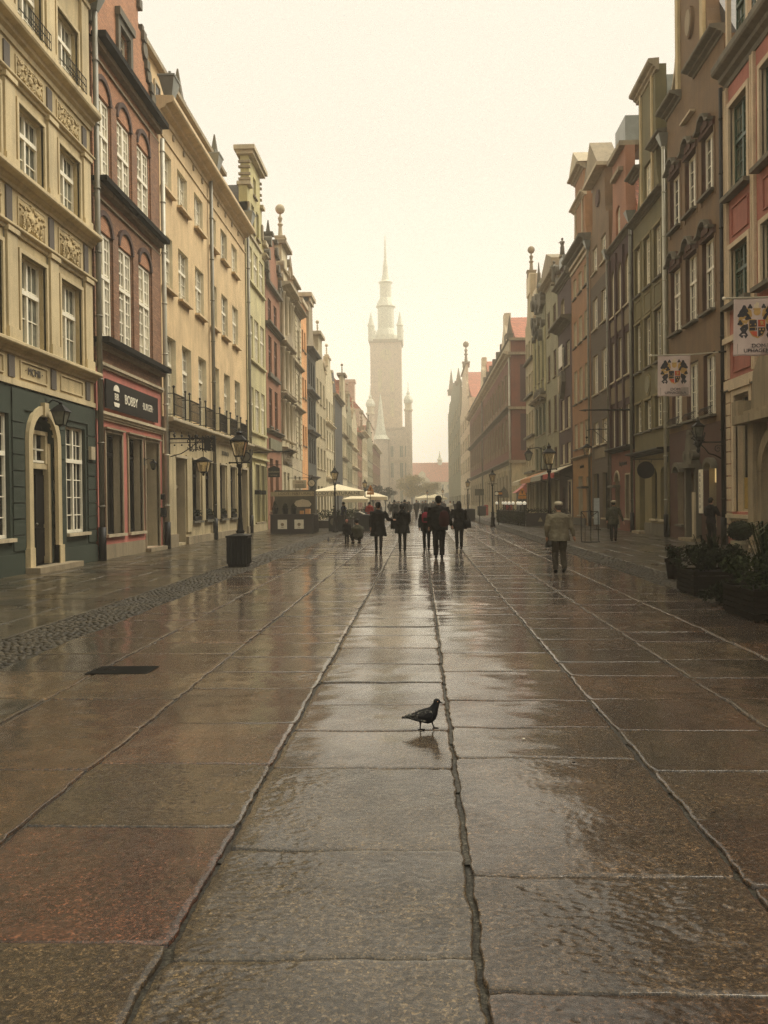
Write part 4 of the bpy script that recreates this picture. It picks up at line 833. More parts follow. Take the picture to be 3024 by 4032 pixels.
for sx in (-1, 1):
    for sy in (-1, 1): m.tube([(X + sx * .10, y + sy * .10, 3.84), (X + sx * .16, y + sy * .16, 4.21)], .014, 5)
rdx = random.Random(8)
for k in range(16): a = rdx.uniform(0, 6.28); m.tube([(X + .1 * math.cos(a), y + .1 * math.sin(a), 3.5 + rdx.uniform(0, .5)), (X + .25 * math.cos(a), y + .25 * math.sin(a), 3.55 + rdx.uniform(0, .6))], [.03, .012], 5)
m.build('lantern_frame', 'iron', r, o); m = MB(); m.frustum(X, y, 3.86, 4.2, .09, .09, .15, .15); m.build('lantern_glass', 'glass_grey', r, o)
r = tag(empty('bracket_lantern', (10.8, 50.1, 4.2)), 'lantern hanging on a chain from an iron bracket at the umber house', 'lantern'); o = (10.8, 50.1, 4.2); y = 50.1; X = 9.49; m = MB()
m.tube([(10.8, y, 5.66), (9.7, y, 5.66), (9.5, y, 5.6)], .028, 6); m.tube([(10.78, y, 4.8), (9.9, y, 5.6)], .02, 6); m.tube([(10.78, y, 4.7), (10.78, y, 6.0)], .04, 6); m.ball((10.2, y, 5.66), .08, 6); m.tube([(10.7, y, 5.9), (10.5, y, 6.0), (10.4, y, 5.85), (10.5, y, 5.75)], .018, 5); m.build('bracket', 'iron', r, o)
m = MB(); m.tube([(9.47, y, 5.9), (X, y, 4.9)], .012, 5); m.ball((X, y, 5.2), .07, 6); m.ball((X, y, 5.05), .04, 6); m.frustum(X, y, 4.62, 4.68, .26, .26, .24, .24); m.frustum(X, y, 4.68, 4.85, .2, .2, .04, .04); m.frustum(X, y, 4.18, 4.22, .12, .12, .12, .12)
for sx in (-1, 1):
    for sy in (-1, 1): m.tube([(X + sx * .12, y + sy * .12, 4.2), (X + sx * .19, y + sy * .19, 4.63)], .014, 5)
m.build('lantern_frame', 'iron', r, o); m = MB(); m.frustum(X, y, 4.22, 4.62, .11, .11, .18, .18); m.build('lantern_glass', 'lamp_glass', r, o)
for (x, y, z, l) in ((10.8, 74.5, 4.2, 'black lantern bracket beside the grey green house'),):
    rr = wall_lantern('R', y, z + .9, 1.6, l, 2.2)
# banners with coat of arms
def arms_banner(x0, y, zt, xw, label, h=1.42, w=1.13):
    r = tag(empty('pole_banner', (x0, y, zt)), label, 'banner', 'coat of arms banners'); o = (x0, y, zt)
    nx_, nz_ = 22, 26; m = MB(); vs = []
    def sag(u, v): return .035 * math.sin(u * 7 + v * 2.0) * (.25 + v) + .02 * math.sin(u * 17 + 1) * v
    for j in range(nz_ + 1):
        for i in range(nx_ + 1): u = i / nx_; v = j / nz_; vs.append((x0 + w * u, y + sag(u, v), zt - h * v + .012 * math.sin(u * 11) * v))
    m.add(vs, [(j * (nx_ + 1) + i, j * (nx_ + 1) + i + 1, (j + 1) * (nx_ + 1) + i + 1, (j + 1) * (nx_ + 1) + i) for j in range(nz_) for i in range(nx_)]); cl = m.build('cloth', M['banner'], r, o, True)
    so = cl.modifiers.new('thick', 'SOLIDIFY'); so.thickness = .004; so.offset = 0
    def lay(name, mat, polys, d=.006):
        q = MB()
        for poly in polys:
            f = lambda a, b, t: (x0 + w * a, y + sag(a, b) - t, zt - h * b)
            q.prism(poly, f, d, d + .002)
        q.build(name, mat, cl, o)
    cx = .5
    curls = []; gold = []
    for s_ in (-1, 1):
        for (px, pz, rr) in ((.30, .19, .078), (.38, .27, .068), (.21, .33, .060), (.28, .26, .06), (.16, .14, .045), (.40, .42, .05)): curls.append([(cx + s_ * px * .9 + rr * (1 + .28 * math.sin(3 * a)) * math.cos(a), pz + rr * (1 + .28 * math.sin(3 * a)) * math.sin(a) * .85) for a in [2 * math.pi * k / 14 for k in range(14)]])
        curls.append([(cx + s_ * a, b_) for a, b_ in ((.20, .44), (.30, .46), (.37, .52), (.33, .58), (.39, .63), (.32, .69), (.29, .64), (.25, .70), (.20, .64), (.24, .58), (.19, .52))])
        gold += [[(cx + s_ * a, b_) for a, b_ in ((.12, .20), (.22, .15), (.30, .17), (.26, .24), (.36, .30), (.40, .37), (.30, .42), (.22, .44), (.17, .36), (.10, .30))], [(cx + s_ * a, b_) for a, b_ in ((.30, .40), (.40, .38), (.38, .46), (.33, .49), (.24, .50))]]
    lay('gold_mantling', M['gold'], gold, .004); lay('dark_mantling', M['heraldic_dark'], curls, .007)
    helm = [(cx + .075 * math.cos(a), .24 + .06 * math.sin(a)) for a in [2 * math.pi * k / 12 for k in range(12)]]; lay('helmet', M['gold'], [helm, [(cx - .09, .17), (cx + .09, .17), (cx + .07, .20), (cx - .07, .20)]], .010)
    lay('crest_animal', M['white_trim'], [[(cx - .05, .17), (cx + .05, .17), (cx + .03, .13), (cx + .045, .08), (cx - .01, .06), (cx - .03, .10), (cx - .07, .11)]], .012)
    sh = [(cx - .18, .36), (cx + .18, .36), (cx + .18, .56), (cx + .11, .66), (cx, .70), (cx - .11, .66), (cx - .18, .56)]; lay('shield', M['gold'], [sh], .009)
    lay('dark_quarters', M['heraldic_dark'], [[(cx - .165, .375), (cx - .012, .375), (cx - .012, .495), (cx - .165, .495)], [(cx + .012, .51), (cx + .165, .51), (cx + .165, .56), (cx + .10, .64), (cx + .012, .675)], [(cx - .165, .51), (cx - .012, .51), (cx - .012, .56), (cx - .165, .56)]], .012)
    lay('red_quarters', M['heraldic_red'], [[(cx + .012, .375), (cx + .165, .375), (cx + .165, .495), (cx + .012, .495)], [(cx - .16, .575), (cx - .012, .575), (cx - .012, .675), (cx - .10, .64)]], .012)
    ds = []
    for (px, pz) in ((-.09, .405), (-.13, .455), (-.05, .455), (.05, .545), (.12, .545), (.085, .60), (-.12, .535), (-.085, .535), (-.05, .535)): ds.append([(cx + px + .021 * math.cos(a), pz + .018 * math.sin(a)) for a in [2 * math.pi * k / 8 for k in range(8)]])
    lay('gold_roundels', M['gold'], ds + [[(cx + .05, .40), (cx + .09, .39), (cx + .13, .41), (cx + .12, .44), (cx + .14, .47), (cx + .10, .46), (cx + .06, .48), (cx + .07, .44)]], .015)
    lay('name_panel', M['banner_grey'], [[(.08, .78), (.94, .78), (.94, .96), (.08, .96)]], .005)
    text('DOM', .135, 'heraldic_dark', cl, (w * .52, -.045, -h * .83), (math.pi / 2, 0, 0), .004, 1.1); text('UPHAGENA', .125, 'heraldic_dark', cl, (w * .52, -.045, -h * .915), (math.pi / 2, 0, 0), .004, 1.12)
    m = MB(); m.tube([(x0 - .22, y, zt + .02), (x0 + w + .1, y, zt + .03)], .025, 8); m.tube([(x0 + w + .1, y, zt + .03), (xw, y, zt + .12)], .022, 8); m.build('pole', 'pipe_pale', r, o); m = MB(); m.ball((x0 - .24, y, zt + .02), .045, 8); m.build('finial', 'wood_white', r, o)
    m = MB(); m.tube([(xw - .35, y, zt + .1), (xw, y, zt + .12)], .035, 8); m.box(xw - .06, xw - .01, y - .05, y + .05, zt - .2, zt + .35); m.build('bracket', 'iron', r, o); return r
M['banner'] = simple('banner cloth', (.60, .50, .46), .85, 0, .3, .1, 3); M['banner_grey'] = simple('banner grey', (.33, .28, .25), .85); M['gold'] = simple('heraldic gold', (.50, .32, .10), .7); M['heraldic_dark'] = simple('heraldic dark', (.02, .02, .03), .7); M['heraldic_red'] = simple('heraldic red', (.50, .08, .03), .7)
arms_banner(8.36, 31.0, 6.66, 10.8, 'smaller coat of arms banner hanging before the olive and brown houses'); arms_banner(7.87, 22.2, 6.62, 10.8, 'larger coat of arms banner cut by the right edge, in front of the pink house')

# ------------------------------------------------------------------ kiosk, parasols, terrace
M['canvas'] = simple('cream canvas', (.80, .72, .52), .8, 0, .3, .08, 2); M['kiosk_wood'] = simple('dark kiosk wood', (.02, .012, .008), .5)
def parasol(x, y, w, zb, zt, label, txt=None, rot=0):
    r = tag(empty('parasol', (x, y, 0), rot), label, 'parasol', 'cream parasols on the left'); m = MB(); h = w / 2; n = 4
    vs = [(0, 0, zt)]; fs = []
    for k in range(8):
        a = k * math.pi / 4; rad = h * (1.414 if k % 2 else 1.0); q = math.pi / 4 * 0; vs.append((rad * math.cos(a), rad * math.sin(a), zb + (.0 if k % 2 else .03)))
    for k in range(8): fs.append((0, 1 + k, 1 + (k + 1) % 8))
    for k in range(8): px, py, pz = vs[1 + k]; vs.append((px, py, pz - .3))
    for k in range(8): fs.append((1 + k, 1 + (k + 1) % 8, 9 + (k + 1) % 8, 9 + k))
    m.add(vs, fs); c_ = m.build('canopy', 'canvas', r); so = c_.modifiers.new('t', 'SOLIDIFY'); so.thickness = .01
    m = MB(); m.tube([(0, 0, .05), (0, 0, zt - .03)], .035, 8); m.build('pole', 'iron', r); m = MB(); m.lathe(0, 0, [(.3, 0), (.3, .06), (.08, .1)], 12); m.build('base', 'iron', r); m = MB()
    for k in range(8): m.tube([(0, 0, zt - .12), (vs[1 + k][0] * .97, vs[1 + k][1] * .97, vs[1 + k][2] - .04)], .014, 4)
    m.build('ribs', 'wood_dark', r)
    if txt:
        text(txt, .26, 'stone_dark', c_, (0, -h - .012, zb - .14), (math.pi / 2, 0, 0), .004, 1.15)
    return r
parasol(-4.95, 52.5, 3.1, 2.35, 2.78, 'large cream parasol lettered for natural ice cream, behind the second left lamp', 'LODY NATURALNE', .09)
parasol(-5.3, 72, 2.1, 1.95, 2.35, 'cream parasol half hidden behind the lettered one'); parasol(-4.3, 79, 2.7, 2.15, 2.6, 'white topped parasol below the orange warning triangle'); parasol(-5.5, 92, 3.0, 2.3, 2.9, 'pale parasol in the mist beyond the triangle'); parasol(2.6, 150, 4, 2.3, 3.0, 'misty white parasol far down the street behind the crowd'); parasol(1.0, 158, 4, 2.3, 3.0, 'farthest misty white parasol behind the crowd')
r = tag(empty('ice_cream_kiosk', (-6.9, 47.6, 0)), 'dark ice cream counter with two white square posters under a lettered band', 'kiosk'); o = (-6.9, 47.6, 0)
m = MB(); m.box(-8.05, -5.75, 46.6, 46.8, 0, 1.02); m.box(-5.95, -5.75, 46.8, 49.2, 0, 1.06); m.box(-8.1, -5.7, 46.55, 47.1, 1.02, 1.07)
for k in range(9): m.box(-5.75, -5.73, 46.85 + k * .26, 46.87 + k * .26, .05, 1.0)
m.build('counter', 'kiosk_wood', r, o)
for x in (-7.65, -6.75):
    m = MB(); m.box(x, x + .50, 46.575, 46.597, .28, .78); p = m.build('poster', 'wood_white', r, o); m = MB(); disc(m, x + .25, 46.57, .52, .09, .006, 14); m.box(x + .18, x + .32, 46.566, 46.573, .36, .39); m.build('poster_emblem', 'stone', p, o)
m = MB(); m.box(-8.2, -5.9, 48.9, 49.0, 0, 2.4); m.box(-5.95, -5.85, 48.6, 49.0, 0, 2.4); m.build('back_wall', 'stone_dark', r, o)
m = MB(); m.box(-8.3, -5.9, 48.3, 48.33, 2.05, 2.3); fs_ = m.build('fascia', 'shop', r, o); text('LODY  NATURALNE', .2, 'stone_dark', fs_, (.1, 48.29 - 47.6, 2.19), (math.pi / 2, 0, 0), .003, 1.2)
m = MB(); m.prism([(-7.0, 1.45), (-6.2, 1.45), (-6.1, 1.6), (-6.25, 1.8), (-6.6, 1.88), (-6.95, 1.8), (-7.1, 1.6)], lambda p, q, t: (p, t, q), 48.8, 48.85); m.build('round_top_board', 'white_trim', r, o)
m = MB(); m.box(-6.2, -5.95, 46.9, 47.2, 1.07, 1.35); m.box(-6.5, -6.3, 46.9, 47.1, 1.07, 1.25); m.build('counter_jars', 'orange', r, o)
def conifer(x, y, z, h, rad, label, pot=True, mat='leaf_dark'):
    r = tag(empty('potted_conifer', (x, y, z)), label, 'plant', 'clipped conifers in pots'); o = (x, y, z); m = MB()
    if pot: m.lathe(x, y, [(.13, z), (.18, z + .3), (.19, z + .32)], 10); m.build('pot', 'iron', r, o)
    m = MB(); rdx = random.Random(int(x * 100)); n = 7
    m2 = MB(); m2.tube([(x, y, z + .25), (x, y, z + h * .9)], [.03, .012], 5); m2.build('trunk', 'kiosk_wood', r, o)
    for k in range(n): q = k / (n - 1); leafclump(m, (x, y, z + .35 + (h - .4) * q), rad * (1 - q * .8), 60, .045, .9, rdx)
    m.build('foliage', mat, r, o); return r
for x, y, z, h, l in ((-7.9, 47.3, 1.07, .75, 'bushy conifer at the left end of the kiosk counter'), (-7.3, 47.0, 1.07, .6, 'slim conifer behind the left poster of the kiosk'), (-6.85, 47.0, 1.07, .6, 'slim conifer behind the right poster of the kiosk'), (-5.0, 50.4, .75, .85, 'slim conifer just left of the parasol lamp'), (-4.4, 50.6, .7, .9, 'slim conifer just right of the parasol lamp')): conifer(x, y, z if z > 1 else 0, h if z > 1 else 1.5, .17, l)
r = tag(empty('terrace_barrier', (-4.7, 49.9, 0)), 'black barrel shaped cafe board with round emblem at the lamp foot', 'cafe board'); o = (-4.7, 49.9, 0)
m = MB(); m.box(-5.25, -4.35, 49.8, 49.95, .02, .92); m.build('board', 'iron', r, o); m = MB(); disc(m, -4.95, 49.78, .58, .22, .03, 20); m.build('emblem', 'stone_dark', r, o)
m = MB(); m.prism([(-3.9, .95), (-3.15, .58), (-3.13, .62), (-3.88, 1.0)], lambda p, q, t: (p, t, q), 48.9, 49.4); m.tube([(-3.5, 49.15, 0), (-3.5, 49.15, .78)], .02, 6); tag(m.build('menu_stand', 'wood_white', None, (-3.5, 49.15, 0), loc=(-3.2, 51.2, .15)), 'tilted white menu stand above the child and crouching man', 'menu stand')
# hedge boxes on the left terrace
for k, (x, y) in enumerate(((-6.4, 57), (-5.2, 58.5), (-4.4, 66), (-5.5, 68), (-4.6, 84), (-5.2, 90))):
    r = tag(empty('hedge_planter', (x, y, 0)), ('hedge box %s on the left terrace' % ('just right of the kiosk', 'behind the blue jacketed person', 'below the half hidden parasol', 'against the house fronts in mist', 'far along by the orange triangle', 'farthest away in mist')[k]), 'hedge planter', 'hedge boxes of the left terrace'); o = (x, y, 0)
    m = MB(); m.box(x - .7, x + .7, y - .2, y + .2, 0, .5); m.build('trough', 'kiosk_wood', r, o); m = MB()
    for q in range(8): leafclump(m, (x - .6 + q * .17, y, .85), .32, 60, .07, 1.2)
    m.build('foliage', 'leaf_mid', r, o)
def warning(x, y, z0, s, label):
    r = tag(empty('warning_sign', (x, y, 0)), label, 'road sign', 'orange warning triangles'); o = (x, y, 0); m = MB(); f = lambda p, q, t: (p, y + t, q)
    m.prism([(x - s / 2, z0), (x + s / 2, z0), (x + .04, z0 + s * .9), (x - .04, z0 + s * .9)], f, 0, .03); m.prism([(x - s / 2, z0 - s * .42), (x + s / 2, z0 - s * .42), (x + s / 2, z0 - .04), (x - s / 2, z0 - .04)], f, 0, .03); m.build('plate', M['sign_orange'], r, o)
    m = MB(); m.box(x - .035, x + .035, y - .012, y - .002, z0 + s * .2, z0 + s * .55); m.box(x - .1, x + .1, y - .012, y - .002, z0 + s * .5, z0 + s * .56); m.build('symbol', 'iron', r, o); m = MB(); m.tube([(x, y + .05, 0), (x, y + .05, z0 + s * .6)], .03, 6); m.build('post', 'pipe', r, o)
M['sign_orange'] = simple('orange sign', (.60, .24, .03), .5)
warning(6.85, 59, 2.02, .55, 'orange warning triangle above the right cafe terrace'); warning(-4.35, 76.5, 2.6, .62, 'orange warning triangle above the far left parasols')
# right terrace: fence with hedge, globe lamps
M['globe'] = simple('opal globe', (.85, .80, .66), .3, 0, .5, .03, emit=((1, .9, .7), .35))
P0 = Vector((6.7, 56.5, 0)); P1 = Vector((6.1, 70, 0))
for k in range(8):
    q = k / 7; p = P0.lerp(P1, [0, .12, .2, .36, .5, .64, .72, 1.0][k]); r = tag(empty('globe_lamp', p), ('white globe lamp on the terrace fence, %s from the right' % ('first', 'second', 'third', 'fourth', 'fifth', 'sixth', 'seventh', 'eighth')[k]), 'globe lamp', 'globe lamps of the cafe terrace')
    m = MB(); m.tube([(p.x, p.y, 0), (p.x, p.y, 1.35)], .03, 6); m.lathe(p.x, p.y, [(.05, 1.33), (.07, 1.38)], 8); m.build('post', 'iron', r, p); m = MB(); m.ball((p.x, p.y, 1.49), .125, 10); m.build('globe', 'globe', r, p, True)
for k in range(6):
    a = P0.lerp(P1, k / 6 + .01); c = P0.lerp(P1, (k + 1) / 6 - .01); r = tag(empty('terrace_fence', (a + c) / 2), ('planted fence panel of the right terrace, %s from the near corner' % ('first', 'second', 'third', 'fourth', 'fifth', 'sixth')[k]), 'fence panel', 'fence panels of the cafe terrace'); o = (a + c) / 2; m = MB()
    m.tube([(a.x, a.y, .95), (c.x, c.y, .95)], .02, 5); m.tube([(a.x, a.y, .1), (c.x, c.y, .1)], .02, 5)
    for q in range(12): p = a.lerp(c, q / 11); m.tube([(p.x, p.y, 0), (p.x, p.y, .95)], .012, 4)
    m.build('railing', 'iron', r, o); m = MB()
    for q in range(7): p = a.lerp(c, (q + .5) / 7); leafclump(m, (p.x + .15, p.y, .55 + .2 * math.sin(q * 2)), .4, 75, .06, 1.2)
    m.build('foliage', 'leaf_mid', r, o)
r = tag(empty('terrace_enclosure', (8.0, 56.6, 0)), 'dark low terrace enclosure with flowers right of the globe lamps', 'enclosure'); o = (8.0, 56.6, 0); m = MB(); m.box(6.8, 9.6, 56.5, 56.62, 0, .85); m.box(9.5, 9.62, 56.62, 62, 0, .85); m.build('panel', 'kiosk_wood', r, o); m = MB()
for q in range(16): leafclump(m, (6.9 + q * .17, 56.7, 1.0), .2, 40, .05, .9)
m.build('foliage', 'leaf_dark', r, o); m = MB(); m.prism([(7.55, .3), (7.85, .3), (7.7, .6)], lambda p, q, t: (p, t, q), 56.48, 56.5); m.build('emblem', 'stone', r, o)
for k, (x, y) in enumerate(((7.6, 58.0), (8.7, 58.3), (8.1, 61), (7.6, 65))):
    r = tag(empty('cafe_table', (x, y, 0)), 'small cafe table inside the terrace, %s' % ('nearest the corner', 'near the shop front', 'in the middle', 'at the far side')[k], 'table', 'cafe tables'); o = (x, y, 0); m = MB(); m.lathe(x, y, [(.4, .72), (.4, .75)], 12); m.build('table_top', 'stone', r, o); m = MB(); m.tube([(x, y, 0), (x, y, .72)], .03, 6); m.build('leg', 'iron', r, o)
r = tag(empty('letter_box', (7.7, 103, 0)), 'tall red letter box before the large red building', 'letter box'); o = (7.7, 103, 0); M['postred'] = simple('post red', (.32, .03, .02), .4); m = MB(); m.box(7.45, 7.95, 102.8, 103.2, 0, 1.1); m.prism([(7.42, 1.1), (7.98, 1.1), (7.9, 1.22), (7.5, 1.22)], lambda p, q, t: (p, t, q), 102.78, 103.22); m.build('box', 'postred', r, o); m = MB(); m.box(7.55, 7.85, 102.77, 102.8, .85, .92); m.build('slot', 'iron', r, o)
m = MB(); m.box(7.2, 7.75, 74, 74.1, .75, 1.3); m.tube([(7.47, 74.05, 0), (7.47, 74.05, .75)], .03, 6); tag(m.build('notice_box', 'postred', None, (7.47, 74, 0), loc=(7.47, 74, 0)), 'small red board on a post left of the globe lamps', 'notice')
r = tag(empty('corner_kiosk', (12, 95, 0)), 'dark corner kiosk with rose red awning in the side street', 'kiosk'); o = (12, 95, 0); m = MB(); m.box(10.6, 13.2, 94, 97, 0, 2.5); m.build('cabin', 'kiosk_wood', r, o); m = MB(); m.prism([(10.1, 2.5), (13.4, 2.5), (13.2, 4.6), (12.0, 4.5), (10.9, 3.1)], lambda p, q, t: (p, t, q), 93.2, 96.5); m.build('awning', simple('rose awning', (.40, .12, .10), .7), r, o)
def post_board(x, y, z, w, h, mat, label, shape='rect', stripe=None):
    r = tag(empty('sign_post', (x, y, 0)), label, 'sign'); o = (x, y, 0); m = MB(); m.tube([(x, y + .06, 0), (x, y + .06, z + h)], .03, 6); m.build('post', 'iron', r, o); m = MB()
    if shape == 'rect': m.box(x - w / 2, x + w / 2, y - .02, y + .02, z, z + h)
    else: m.prism([(x - w / 2, z), (x + w / 2, z), (x + w * .4, z + h * .5), (x, z + h), (x - w * .4, z + h * .5)], lambda p, q, t: (p, t, q), y - .02, y + .02)
    m.build('board', mat, r, o)
    if stripe: m = MB(); m.box(x, x + w / 2, y - .03, y - .021, z + h * .3, z + h * .75); m.build('yellow_panel', 'sign_orange', r, o); m = MB(); disc(m, x - w * .25, y - .026, z + h / 2, h * .38, .01, 14); m.build('round_symbol', 'wood_white', r, o)
post_board(5.35, 60, 2.0, .5, .32, simple('blue black board', (.02, .025, .045), .5), 'dark direction board with yellow panel beside the terrace corner lamp', stripe=True); post_board(6.3, 66, 1.9, .75, .85, 'pipe', 'grey back of a triangular road sign above the terrace hedge', 'tri'); post_board(4.6, 68, 2.1, .7, .5, 'pipe', 'grey back of a direction board left of the corner lamp')
# metal stand near the man with the cap
r = tag(empty('metal_stand', (6.5, 34, 0)), 'tubular metal stand on the wet pavement between the two men with caps', 'stand'); o = (6.5, 34, 0); m = MB()
for x, yy in ((6.2, 34), (6.85, 34.0)): m.tube([(x, yy, 1.2), (x, yy, .08), (x + .06, yy, .02)], .018, 6)
m.tube([(6.2, 34, .03), (6.85, 34, .03)], .018, 6); m.tube([(6.2, 34, 1.2), (6.85, 34, 1.2)], .018, 6); m.build('frame', 'iron', r, o); m = MB()
for x in (6.41, 6.63): m.tube([(x, 34.35, 1.0), (x, 34.35, .03)], .015, 6)
m.tube([(6.2, 34, .03), (6.41, 34.35, .03)], .015, 5); m.tube([(6.85, 34, .03), (6.63, 34.35, .03)], .015, 5); m.tube([(6.2, 34, 1.2), (6.41, 34.35, 1.0)], .015, 5); m.tube([(6.85, 34, 1.2), (6.63, 34.35, 1.0)], .015, 5); m.build('brace', 'iron', r, o)
r = tag(empty('easel_board', (10.0, 48.5, 0)), 'pale blue standing notice board against the umber house', 'notice board'); m = MB(); m.box(9.55, 9.85, 48.5, 48.54, .3, 1.75); m.build('board', simple('pale blue', (.42, .46, .44), .6), r, (10, 48.5, 0)); m = MB(); m.tube([(9.7, 48.6, 0), (9.7, 48.55, 1.7)], .02, 5); m.box(9.5, 9.9, 48.4, 48.7, 0, .04); m.build('foot', 'iron', r, (10, 48.5, 0))
# ------------------------------------------------------------------ planters in the right foreground
def blades(mb, c, n, ln, rdx, w=.012):
    for i in range(n):
        a = rdx.uniform(0, 6.283); l = ln * rdx.uniform(.5, 1.1); out = rdx.uniform(.15, .8) * l; p0 = Vector(c) + Vector((rdx.uniform(-.1, .1), rdx.uniform(-.1, .1), 0)); d = Vector((math.cos(a), math.sin(a), 0)); s_ = Vector((-d.y, d.x, 0)) * w
        p1 = p0 + d * out * .4 + Vector((0, 0, l * .75)); p2 = p0 + d * out + Vector((0, 0, l * .65))
        mb.add([p0 - s_, p0 + s_, p1 + s_, p1 - s_, p2], [(0, 1, 2, 3), (3, 2, 4)])
def pot_plant(x, y, w, h, ph, label, mat='leaf_flower', potm='clay_dark', round_=True, n=420, ls=.035, grass=0, seed=1):
    r = tag(empty('potted_plant', (x, y, 0)), label, 'potted plant', 'potted plants on the right'); o = (x, y, 0); rdx = random.Random(seed); m = MB()
    if round_: m.lathe(x, y, [(w * .34, 0), (w * .46, h * .82), (w * .52, h * .83), (w * .52, h), (w * .45, h), (w * .44, h - .04)], 18)
    else: m.frustum(x, y, 0, h * .8, w * .36, w * .36, w * .46, w * .46); m.frustum(x, y, h * .8, h, w * .5, w * .5, w * .52, w * .52)
    m.build('pot', potm, r, o, False); m = MB()
    for k in range(7): a = rdx.uniform(0, 6.28); q = rdx.uniform(0, .42) * w; leafclump(m, (x + q * math.cos(a), y + q * math.sin(a), h + ph * rdx.uniform(.15, .6)), w * .34, n // 7, ls, .8, rdx)
    if grass: blades(m, (x, y, h), grass, ph * 1.3, rdx)
    m.build('foliage', mat, r, o)
    m = MB()
    for k in range(9): a = rdx.uniform(0, 6.28); m.tube([(x, y, h - .05), (x + w * .3 * math.cos(a), y + w * .3 * math.sin(a), h + ph * .6)], .006, 4)
    m.build('stems', 'wood_dark', r, o); return r
M['clay_dark'] = simple('dark clay pot', (.014, .010, .008), .85, 0, .15); M['planter_wood'] = simple('dark wet timber', (.012, .009, .006), .85, 0, .15, .4, 20); M['pot_pale'] = plaster('weathered concrete pot', (.34, .30, .19), .7)
pot_plant(5.22, 18.3, .34, .42, .36, 'tapered dark pot of small leaved flowers at the left end of the planters', seed=3, n=600, ls=.03)
pot_plant(6.62, 18.6, .46, .36, .34, 'wide dark pot of flowers behind the timber planter', seed=4, n=700, ls=.035)
def wood_planter(x0, x1, y0, y1, h, ph, label, seed, grass=0, mat='leaf_dark'):
    cx, cy = (x0 + x1) / 2, (y0 + y1) / 2; r = tag(empty('timber_planter', (cx, cy, 0)), label, 'planter', 'timber planters on the right'); o = (cx, cy, 0); m = MB(); n = 5
    for k in range(n):
        z0 = .03 + (h - .03) * k / n; z1 = .03 + (h - .03) * (k + 1) / n - .012
        m.box(x0, x1, y0, y0 + .025, z0, z1); m.box(x0, x1, y1 - .025, y1, z0, z1); m.box(x0, x0 + .025, y0 + .027, y1 - .027, z0, z1); m.box(x1 - .025, x1, y0 + .027, y1 - .027, z0, z1)
    for xx in (x0 + .03, x1 - .08):
        for yy in (y0 + .03, y1 - .08): m.box(xx, xx + .05, yy, yy + .05, 0, h)
    m.box(x0 + .03, x1 - .03, y0 + .03, y1 - .03, h - .08, h - .04); m.build('box', 'planter_wood', r, o); rdx = random.Random(seed); m = MB()
    for k in range(22): leafclump(m, (rdx.uniform(x0, x1), rdx.uniform(y0, y1), h + ph * rdx.uniform(.1, .6)), .17, 90, .04, .9, rdx)
    if grass: blades(m, (cx - .1, cy - .1, h), grass, ph * 1.5, rdx, .014)
    m.build('foliage', mat, r, o); return r
wood_planter(4.62, 5.62, 15.0, 16.0, .42, .50, 'slatted timber planter with mixed shrubs standing in the middle of the group', 5, 60)
wood_planter(4.42, 5.5, 11.8, 13.0, .42, .75, 'nearest slatted timber planter with grassy plants cut by the right edge', 6, 160, 'leaf_mid')
r = tag(empty('low_shrub', (4.72, 13.9, 0)), 'low dark mound of shrub on the ground between the two timber planters', 'shrub'); m = MB(); rdx = random.Random(9)
for k in range(26): a = rdx.uniform(0, 6.28); q = rdx.uniform(0, .34); leafclump(m, (4.78 + q * math.cos(a), 13.9 + q * math.sin(a), .12 + .24 * (1 - q / .4) * rdx.random()), .13, 90, .03, .8, rdx)
m.build('foliage', 'leaf_dark', r, r.location); m = MB()
for k in range(10): a = k * .63; m.tube([(4.78, 13.9, 0), (4.78 + .25 * math.cos(a), 13.9 + .25 * math.sin(a), .25)], .008, 4)
m.build('stems', 'wood_dark', r, r.location)
for k, (x, y, w) in enumerate(((8.96, 24.9, .62), (9.55, 23.4, .66))):
    r = tag(empty('ball_shrub', (x, y, 0)), ('ball shrub in a pale pot %s' % ('before the cellar window of the pink house', 'cut by the right edge before the portal')[k]), 'ball shrub', 'clipped ball shrubs in pale pots'); o = (x, y, 0); m = MB(); m.lathe(x, y, [(w * .28, 0), (w * .36, .34), (w * .42, .36), (w * .42, .46), (w * .36, .46)], 16); m.build('pot', 'pot_pale', r, o); m = MB(); rdx = random.Random(k)
    for q in range(1500):
        a = rdx.uniform(0, 6.283); h = rdx.uniform(-1, 1); s_ = math.sqrt(1 - h * h); rr = .31 * rdx.uniform(.86, 1.04); p = Vector((x + rr * s_ * math.cos(a) * 1.08, y + rr * s_ * math.sin(a) * 1.08, .74 + rr * h * .9)); d1_ = Vector((rdx.uniform(-1, 1), rdx.uniform(-1, 1), rdx.uniform(-1, 1))).normalized(); d2_ = d1_.cross(Vector((s_ * math.cos(a), s_ * math.sin(a), h))).normalized(); m.add([p - d1_ * .035, p + d2_ * .02, p + d1_ * .035, p - d2_ * .02], [(0, 1, 2, 3)])
    m.ball((x, y, .74), .27, 10); m.build('foliage', 'leaf_dark', r, o)
pot_plant(6.3, 14.2, .6, .3, .5, 'pale leafy plant in a dark tub behind the nearest timber planter', 'leaf_straw', seed=12, n=700, ls=.04, grass=50); pot_plant(7.3, 17.2, .6, .3, .45, 'straw coloured leafy plant in a dark tub before the ball shrubs', 'leaf_straw', seed=13, n=700, ls=.04)
